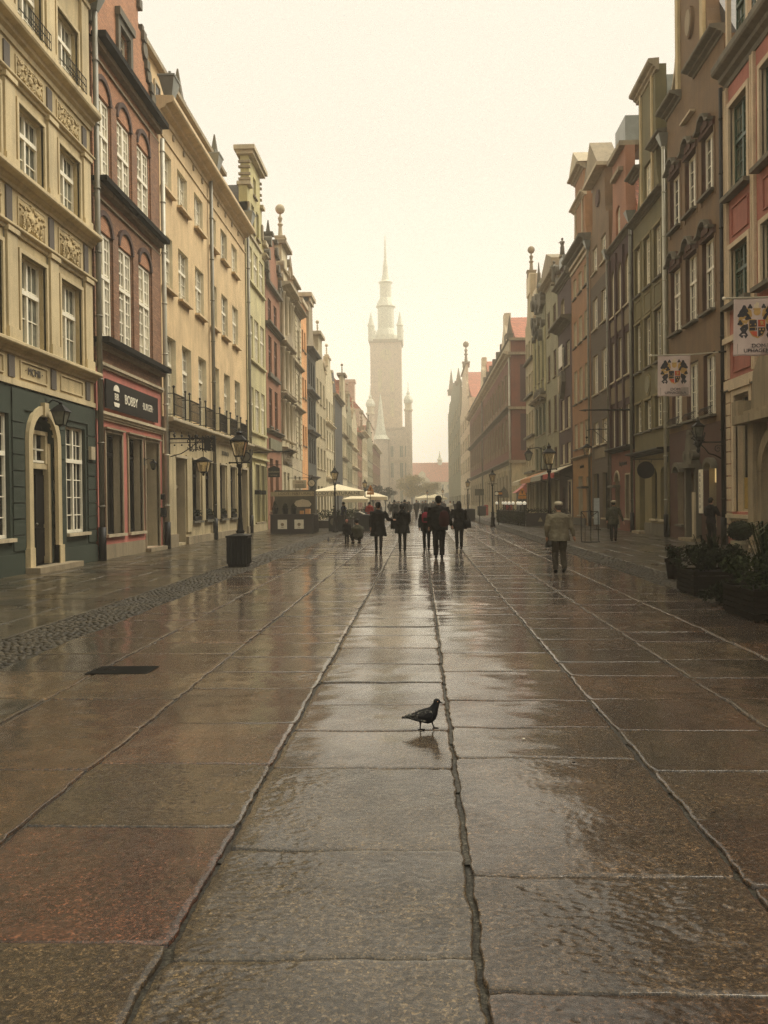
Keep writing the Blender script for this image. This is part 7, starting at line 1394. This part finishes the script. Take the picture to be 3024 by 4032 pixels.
for (u, v1, l, mt, h) in ((31.2, 16.0, 'dark drainpipe between the pink house and the brown house', 'iron', False), (38.42, 16.9, 'pale drainpipe with white hopper between the brown and olive houses', 'pipe_pale', True), (44.5, 15.6, 'drainpipe between the olive and maroon pilaster houses', 'pipe', True), (49.87, 15.2, 'drainpipe between the maroon pilaster and umber houses', 'pipe', True), (55.48, 17.4, 'drainpipe between the umber and ochre houses', 'pipe', True)):
    downpipe('drainpipe', 'R', u, 0, v1, mt, l, .14, hopper=h, r=.075)

# ---------------------------------------------------------------- gate closing the vista
r = tag(empty('gate_building', (5, 400, 0)), 'pale misty gate building with long red roof closing the street', 'gate building'); o = (5, 400, 0)
m = MB(); m.box(-16, 26, 400, 412, 0, 10.5); m.build('wall', 'ivory', r, o)
m = MB(); m.prism([(399.4, 10.6), (412.6, 10.6), (406, 19.6)], lambda p, q, t: (t, p, q), -16.5, 26.5); m.build('roof', 'roof_tile', r, o)
for x in (-4, 1.5, 7, 12.5):
    m = MB(); m.prism([(x - 1.6, 0), (x + 1.6, 0)] + arch_pts(x - 1.6, x + 1.6, 4.0, 8)[0:], lambda p, q, t: (p, t, q), 399.85, 399.98); m.build('archway', 'iron', r, o)
for x in [-13 + k * 2.6 for k in range(14)]:
    m = MB(); m.box(x - .5, x + .5, 399.9, 400.02, 7, 9.3); w_ = m.build('window', 'glass_grey', r, o); m = MB(); m.box(x - .7, x + .7, 399.8, 399.9, 9.3, 9.6); m.box(x - .7, x - .5, 399.85, 399.95, 6.8, 9.3); m.box(x + .5, x + .7, 399.85, 399.95, 6.8, 9.3); m.build('frame', 'white_trim', w_, o)
m = MB(); m.prism([(-2.5, 10.4), (4.5, 10.4), (4.5, 11.6), (2.6, 13), (2.6, 14.4), (1, 15.8), (-.6, 14.4), (-.6, 13), (-2.5, 11.6)], lambda p, q, t: (p, t, q), 399, 400.4); m.build('dormer_gable', 'ivory', r, o)
m = MB(); m.lathe(9.3, 406, [(1.1, 18.4), (1.1, 20.5), (1.5, 20.8), (.7, 22), (.1, 25)], 8); m.build('cupola', 'copper_hazed', r, o)
r.location = (5.8, 465, 0); r.scale = (1.16, 1.16, 1.16)
# ------------------------------------------------------------------ ground
def wetmat(name, cols, use_attr=True, rough=(.22, .5), bscale=1., spec=.5, coat=.6, speck=1., bs=.65):
    m, t, b = nt(name); v = posvec(t)
    if use_attr:
        a = N(t, 'ShaderNodeAttribute', attribute_name='Col'); base = a.outputs['Color']
    else: base = ramp(t, noise(t, v, .35, 4), [(.3, cols[0]), (.7, cols[1])])
    n0 = noise(t, v, 1.1, 5, .65); n1 = noise(t, v, 9, 6, .7); n2 = noise(t, v, 85, 4, .8); n3 = noise(t, v, 38, 5, .75)
    base = mix(t, base, ramp(t, n0, [(.32, .50), (.68, 1.40)]), 1., 'MULTIPLY')
    base = mix(t, base, ramp(t, n1, [(.32, .52), (.68, 1.42)]), 1., 'MULTIPLY')
    base = mix(t, base, ramp(t, n2, [(.40, .25), (.60, 1.95)]), speck, 'MULTIPLY')
    base = mix(t, base, ramp(t, n3, [(.36, .18), (.46, 1.0)]), .8 * speck, 'MULTIPLY')
    vo = N(t, 'ShaderNodeTexVoronoi'); vo.inputs['Scale'].default_value = 95; L(t, v, vo.inputs['Vector']); sv = N(t, 'ShaderNodeSeparateColor'); L(t, vo.outputs['Color'], sv.inputs[0])
    base = mix(t, base, ramp(t, sv.outputs[0], [(.0, .35), (.55, .85), (.8, 1.25), (.94, 2.1)]), .8 * speck, 'MULTIPLY')
    L(t, base, b.inputs['Base Color'])
    rr = ramp(t, n0, [(.38, float(rough[0])), (.66, float(rough[1]))]); L(t, rr, b.inputs['Roughness'])
    b.inputs['Specular IOR Level'].default_value = spec
    # chiselled, pitted surface: ridges stretched across the street plus fine grain
    vr = posvec(t, (.8, 1.3, 1)); nr = noise(t, vr, 24, 6, .72)
    pat = ramp(t, noise(t, v, .9, 3), [(.42, .25), (.62, 1.0)])
    h = N(t, 'ShaderNodeMath', operation='MULTIPLY'); L(t, nr, h.inputs[0]); L(t, pat, h.inputs[1])
    p = bump(t, b, h.outputs[0], bs, .014 * bscale); p = bump(t, b, ramp(t, n3, [(.36, 0.), (.52, 1.)]), bs * 1.1, .010 * bscale, p); p = bump(t, b, n2, bs * 1.0, .005 * bscale, p)
    cwn = N(t, 'ShaderNodeMath', operation='MULTIPLY'); L(t, ramp(t, noise(t, v, .6, 3), [(.35, .55), (.6, 1.0)]), cwn.inputs[0]); cwn.inputs[1].default_value = coat; L(t, cwn.outputs[0], b.inputs['Coat Weight'])
    b.inputs['Coat Weight'].default_value = coat; b.inputs['Coat Roughness'].default_value = .07; b.inputs['Coat IOR'].default_value = 1.5
    cb = N(t, 'ShaderNodeBump'); cb.inputs['Strength'].default_value = .08; cb.inputs['Distance'].default_value = .006 * bscale; L(t, n3, cb.inputs['Height']); L(t, cb.outputs[0], b.inputs['Coat Normal'])
    M[name] = m; return m
wetmat('road stone', None, True, (.12, .30), 1., .5, 1.)
wetmat('sidewalk stone', None, True, (.26, .48), .6, .5, .45, .8, .4)
wetmat('joint mortar', [(.028, .026, .020), (.075, .068, .050)], False, (.4, .7), .6, .3, .1, .9)
wetmat('cobble', None, True, (.45, .7), .6, .3, .0, .6, .3)
wetmat('earth', [(.05, .045, .03), (.08, .07, .05)], False, (.4, .7), 1, .4, .1)
M['road'] = M['road stone']
rd = random.Random(11)
m = MB(); m.add([(-320, -120, -.30), (320, -120, -.30), (320, 720, -.30), (-320, 720, -.30)], [(0, 1, 2, 3)])
g = m.build('ground', 'earth'); tag(g, kind='structure')
m = MB(); ys = [-20 + k * 4 for k in range(6)] + [4 + k * 1.0 for k in range(56)] + [60 + k * 20 for k in range(22)]
for i in range(len(ys) - 1): m.add([(-9.75, ys[i], -.016), (10.85, ys[i], -.016), (10.85, ys[i + 1], -.034), (-9.75, ys[i + 1], -.016)], [(0, 1, 2, 3)])
m.add([(-40, 460, -.035), (60, 460, -.035), (60, 480, -.035), (-40, 480, -.035)], [(0, 1, 2, 3)])
m.add([(10.85, 89, -.03), (60, 89, -.03), (60, 103.4, -.03), (10.85, 103.4, -.03)], [(0, 1, 2, 3)])
g = m.build('street_bed', 'joint mortar'); tag(g, kind='structure')

def slabs(name, colsx, y0, y1, palette, lens, near, top=0.0, gap=.035, seed=1, fixed=None, matn='road stone', amp=.012, holes=(), drop=.034):
    rd = random.Random(seed); V = []; F = []; CL = []
    def jn(x, y, s=1.): return mnoise.noise(Vector((x * s, y * s, seed * 3.7)))
    for ci in range(len(colsx) - 1):
        xa, xb = colsx[ci], colsx[ci + 1]
        rows = list(fixed.get(ci, [])) if fixed else []
        if not rows: rows = [y0 + rd.uniform(-.6, .2)]
        while rows[-1] < y1: rows.append(rows[-1] + rd.uniform(*lens))
        for ri in range(len(rows) - 1):
            ya, yb = rows[ri], rows[ri + 1]
            if yb < y0: continue
            ymid = (ya + yb) / 2; d = ymid
            core = near and d < 5.8 and xa > -2.3 and xb < 2.6
            res = 84 if core else 26 if (near and d < 8.5) else 10 if (near and d < 14) else 4 if d < 26 else 1 if d < 60 else 0
            def axis(Ln, r):
                if r == 0: return [0., 1.]
                ed = [0., .006, .016, .04] if r > 1 else [0., .02]
                return [e_ / Ln for e_ in ed] + [(.04 + (Ln - .08) * (i + 1) / (r + 1)) / Ln for i in range(r)] * (1 if r > 1 else 0) + [1 - e_ / Ln for e_ in ed[::-1]]
            AX, AY = axis(xb - xa, res), axis(yb - ya, res); nx_, ny_ = len(AX) - 1, len(AY) - 1
            g_ = gap * rd.uniform(.5, 1.0); gy = min(.034, g_ * rd.uniform(.2, .6))
            c = rd.choice(palette); k = rd.uniform(.62, 1.3); c = tuple(min(1, q * k) for q in c)
            if fixed and ('c', ci, ri) in fixed: c = fixed[('c', ci, ri)]
            tz = rd.uniform(-.005, .004); tx = rd.uniform(-.003, .003); ty = rd.uniform(-.003, .003); sk = rd.uniform(-.03, .03)
            base = len(V)
            for j in range(ny_ + 1):
                for i in range(nx_ + 1):
                    fu, fv = AX[i], AY[j]
                    x = xa + g_ / 2 + (xb - xa - g_) * fu; y = ya + gy / 2 + (yb - ya - gy) * fv + sk * (fu - .5)
                    eu = min(fu, 1 - fu) * (xb - xa); ev = min(fv, 1 - fv) * (yb - ya); e = min(eu, ev)
                    z = top + tz + tx * (fu - .5) * 2 + ty * (fv - .5) * 2
                    if res:
                        z -= (.004 if amp > .005 else .001) * max(0, 1 - e / .016)
                    if res > 3:
                        wx = max(0, 1 - eu / .12); wy = max(0, 1 - ev / .12)
                        x += (jn(x, y, 2.3) * .012 + jn(x, y, 9) * .010 + jn(x, y, 27) * .006) * wx * (amp / .012) * (1 if fu > .5 else -1 if False else 1)
                        y += (jn(x + 9, y, 2.1) * .010 + jn(x, y + 5, 8) * .008 + jn(x, y, 25) * .005) * wy * (amp / .012)
                        z += jn(x, y, 1.6) * .006 + jn(x, y, 5) * .004
                        # worn corners
                        cr = max(0, 1 - math.hypot(eu, ev) / .06); x += (.010 if fu < .5 else -.010) * cr; y += (.010 if fv < .5 else -.010) * cr
                        if res > 20:
                            q1 = mnoise.noise(Vector((x * 15, y * 18, 3.1))); q2 = mnoise.noise(Vector((x * 26, y * 38, 7.7))); q3 = mnoise.noise(Vector((x * 1.3, y * 1.3, 9.)))
                            ro = .35 + .9 * max(0, q3 + .35); f_ = min(1, e / .03)
                            z += (-.007 * max(0, q1 - .12) + .0022 * q1 - .0045 * abs(q2)) * ro * f_
                    V.append((x, y, z)); CL.append((c[0] * .36, c[1] * .305, c[2] * .24, 1))
            W_ = nx_ + 1
            for j in range(ny_):
                for i in range(nx_): F.append((base + j * W_ + i, base + j * W_ + i + 1, base + (j + 1) * W_ + i + 1, base + (j + 1) * W_ + i))
            # skirt
            per = [base + i for i in range(nx_ + 1)] + [base + j * W_ + nx_ for j in range(1, ny_ + 1)] + [base + ny_ * W_ + i for i in range(nx_ - 1, -1, -1)] + [base + j * W_ for j in range(ny_ - 1, 0, -1)]
            b0 = len(V)
            for q in per: x, y, z = V[q]; V.append((x, y, top - drop - .01)); CL.append((c[0] * .36, c[1] * .305, c[2] * .24, 1))
            for q in range(len(per)): r_ = (q + 1) % len(per); F.append((per[q], b0 + q, b0 + r_, per[r_]))
    me = bpy.data.meshes.new(name); me.from_pydata(V, [], F); me.materials.append(M[matn])
    at = me.color_attributes.new('Col', 'FLOAT_COLOR', 'POINT'); at.data.foreach_set('color', [q for c in CL for q in c])
    me.polygons.foreach_set('use_smooth', [True] * len(me.polygons)); me.update()
    o = bpy.data.objects.new(name, me); C.objects.link(o); tag(o, kind='structure'); return o
BR = (.19, .112, .055); GRY = (.18, .135, .078); RED = (.20, .075, .040); TAN = (.24, .17, .09); DK = (.12, .075, .038)
pal = [BR, BR, GRY, TAN, DK, BR, GRY, (.18, .10, .058), (.15, .105, .065)]
cols = [-4.30, -3.22, -2.08, -.95, .20, 1.38, 2.47, 3.54, 4.62]
fixed = {3: [.6, 1.7, 2.35, 3.13, 4.12, 5.41, 6.29, 7.1, 8.0, 8.9, 9.9], 4: [.9, 1.95, 2.93, 3.85, 5.63, 6.4, 7.25, 8.5, 9.5], 2: [.4, 1.35, 2.31, 3.24, 4.42, 5.5, 6.5, 7.75], 5: [.7, 1.7, 2.75, 3.75, 4.55, 5.36, 6.3, 7.3],
         ('c', 2, 2): (.17, .13, .075), ('c', 2, 3): (.20, .088, .055), ('c', 2, 4): (.16, .12, .07), ('c', 3, 2): (.20, .165, .10), ('c', 3, 3): (.175, .145, .09), ('c', 3, 4): (.19, .155, .095), ('c', 4, 2): (.17, .125, .075), ('c', 4, 3): (.20, .145, .09), ('c', 4, 4): (.215, .165, .105)}
slabs('road', cols, .3, 175, pal, (.68, 1.2), True, 0., .034, 5, fixed)
m = MB(); m.add([(-4.3, 174, -.002), (4.62, 174, -.002), (4.62, 460, -.002), (-4.3, 460, -.002)], [(0, 1, 2, 3)])
me = m.mesh('road', 'road stone'); at = me.color_attributes.new('Col', 'FLOAT_COLOR', 'POINT'); at.data.foreach_set('color', [.16, .12, .07, 1] * 4); o = bpy.data.objects.new('road', me); C.objects.link(o); tag(o, kind='structure')
slabs('road', cols, -14, -.3, pal, (.8, 1.3), False, 0., .04, 6)
# pavements: rows of smaller grey slabs
pg = [(.135, .125, .075), (.16, .145, .09), (.10, .092, .058), (.18, .16, .10), (.12, .105, .065)]
slabs('pavement', [-9.7, -8.9, -8.15, -7.4, -6.6, -5.9, -5.22], -8, 110, pg, (.6, 1.25), False, .0, .008, 21, matn='sidewalk stone', amp=.002, drop=.012)
slabs('pavement', [5.5, 6.2, 6.95, 7.7, 8.5, 9.3, 10.05, 10.8], -8, 89, pg, (.6, 1.25), False, .0, .008, 22, matn='sidewalk stone', amp=.002, drop=.012)
for x0, x1, y0, y1 in ((-9.7, -5.22, 109.5, 460), (5.5, 10.8, 88.5, 460), (10.8, 50, 89.3, 103.2)):
    m = MB(); m.add([(x0, y0, -.004), (x1, y0, -.004), (x1, y1, -.004), (x0, y1, -.004)], [(0, 1, 2, 3)])
    me = m.mesh('pavement', 'sidewalk stone'); at = me.color_attributes.new('Col', 'FLOAT_COLOR', 'POINT'); at.data.foreach_set('color', [.14, .125, .08, 1] * 4); o = bpy.data.objects.new('pavement', me); C.objects.link(o); tag(o, kind='structure')
# cobbled gutter strips
def cobbles(x0, x1, y0, y1, sz, seed):
    rd = random.Random(seed); V = []; F = []; CL = []
    y = y0
    while y < y1:
        s_ = sz if y < 24 else sz * 1.8 if y < 60 else sz * 3
        x = x0 + rd.uniform(0, .04)
        while x < x1 - s_ * .5:
            w = s_ * rd.uniform(.75, 1.15); cx = x + w / 2; cy = y + rd.uniform(-.02, .02); hw = w * .47; hl = s_ * rd.uniform(.42, .49); z = rd.uniform(-.008, .006)
            b0 = len(V); k = rd.uniform(.6, 1.25); c = (.050 * k, .042 * k, .028 * k, 1)
            for sc_, zz in ((1., -.04), (.97, z - .014), (.6, z)):
                for a in range(6): V.append((cx + hw * sc_ * math.cos(a * math.pi / 3 + .3) * 1.08, cy + hl * sc_ * math.sin(a * math.pi / 3 + .3) * 1.08, zz)); CL.append(c)
            for r_ in range(2):
                for a in range(6): F.append((b0 + r_ * 6 + a, b0 + r_ * 6 + (a + 1) % 6, b0 + r_ * 6 + 6 + (a + 1) % 6, b0 + r_ * 6 + 6 + a))
            F.append(tuple(b0 + 12 + a for a in range(6))); x += w + .006
        y += s_ * .98
    me = bpy.data.meshes.new('gutter'); me.from_pydata(V, [], F); me.materials.append(M['cobble'])
    at = me.color_attributes.new('Col', 'FLOAT_COLOR', 'POINT'); at.data.foreach_set('color', [q for c in CL for q in c]); me.polygons.foreach_set('use_smooth', [True] * len(me.polygons)); me.update()
    o = bpy.data.objects.new('cobbled_gutter', me); C.objects.link(o); tag(o, kind='structure')
cobbles(-5.2, -4.34, 4.5, 110, .088, 1); cobbles(4.66, 5.48, 5.0, 89, .088, 2)
# ------------------------------------------------------------------ camera, light, air
cam = bpy.data.objects.new('camera', bpy.data.cameras.new('camera')); C.objects.link(cam); scene.camera = cam
cam.data.sensor_fit = 'VERTICAL'; cam.data.sensor_height = 40.32; cam.data.lens = 34.4; cam.data.clip_end = 3000; cam.data.clip_start = .05
yaw = math.atan(143 / 3440); pit = math.atan(38 / 3440); rho = .0115
cam.matrix_world = Matrix.Translation((0, 0, 1.65)) @ Matrix.Rotation(yaw, 4, 'Z') @ Matrix.Rotation(math.pi / 2 - pit, 4, 'X') @ Matrix.Rotation(-rho, 4, 'Z')
scene.view_settings.view_transform = 'Standard'; scene.view_settings.look = 'None'; scene.view_settings.gamma = 1; scene.view_settings.exposure = .09
w = bpy.data.worlds.new('World'); scene.world = w; w.use_nodes = True; t = w.node_tree; bg = t.nodes['Background']
sky = t.nodes.new('ShaderNodeTexSky'); sky.sky_type = 'NISHITA'; sky.sun_disc = False; sky.sun_elevation = R(52); sky.sun_rotation = R(62); sky.air_density = 1.0; sky.dust_density = 6.0; sky.ozone_density = 1.0
# overcast: the blue of the clear sky is veiled by a warm white cloud layer, brightest overhead
tc = t.nodes.new('ShaderNodeTexCoord'); sp = t.nodes.new('ShaderNodeSeparateXYZ'); t.links.new(tc.outputs['Generated'], sp.inputs[0])
cr_ = t.nodes.new('ShaderNodeValToRGB'); e = cr_.color_ramp.elements; t.links.new(sp.outputs['Z'], cr_.inputs[0])
K = 10.0
e[0].position = 0.; e[0].color = (1.42 * K, 1.32 * K, 1.10 * K, 1); e[1].position = 1.; e[1].color = (1.7 * K, 1.52 * K, 1.12 * K, 1)
for p_, c_ in ((.12, (1.34, 1.24, 1.03)), (.24, (1.12, 1.04, .87)), (.36, (1.0, .925, .785)), (.56, (1.0, .925, .785)), (.74, (1.2, 1.09, .86))):
    q = e.new(p_); q.color = (c_[0] * K, c_[1] * K, c_[2] * K, 1)
mx = t.nodes.new('ShaderNodeMix'); mx.data_type = 'RGBA'; mx.inputs[0].default_value = .93
ia = [x for x in mx.inputs if x.name == 'A' and x.type == 'RGBA'][0]; ib = [x for x in mx.inputs if x.name == 'B' and x.type == 'RGBA'][0]
t.links.new(sky.outputs[0], ia); t.links.new(cr_.outputs[0], ib); t.links.new([x for x in mx.outputs if x.type == 'RGBA'][0], bg.inputs['Color']); bg.inputs['Strength'].default_value = .1
sun = bpy.data.objects.new('sun', bpy.data.lights.new('sun', 'SUN')); C.objects.link(sun); sun.data.energy = 4.3; sun.data.angle = R(42); sun.data.color = (1, .93, .78)
az = R(62); el = R(52)   # azimuth measured from +Y towards +X
d = Vector((math.sin(az) * math.cos(el), math.cos(az) * math.cos(el), math.sin(el))); sun.rotation_euler = d.to_track_quat('Z', 'Y').to_euler(); sun.location = (20, 0, 40)
# air
hz = MB(); hz.box(-330, 330, -130, 730, -1.4, 90)
hm = bpy.data.materials.new('haze'); hm.use_nodes = True; t = hm.node_tree; t.nodes.remove(t.nodes['Principled BSDF'])
pv = t.nodes.new('ShaderNodeVolumePrincipled'); pv.inputs['Color'].default_value = (.995, .96, .87, 1); pv.inputs['Density'].default_value = .0016; pv.inputs['Anisotropy'].default_value = .0
t.links.new(pv.outputs[0], t.nodes['Material Output'].inputs['Volume']); M['haze'] = hm
if not globals().get('NOHAZE'): tag(hz.build('haze', 'haze'), kind='stuff')
scene.cycles.use_denoising = True; scene.cycles.denoising_prefilter = 'NONE'; scene.cycles.denoising_input_passes = 'RGB_ALBEDO_NORMAL'
try: scene.cycles.denoiser = 'OPENIMAGEDENOISE'
except Exception: pass
scene.cycles.volume_bounces = 2; scene.cycles.max_bounces = 8; scene.cycles.diffuse_bounces = 3; scene.cycles.glossy_bounces = 3
scene.cycles.caustics_reflective = False; scene.cycles.caustics_refractive = False
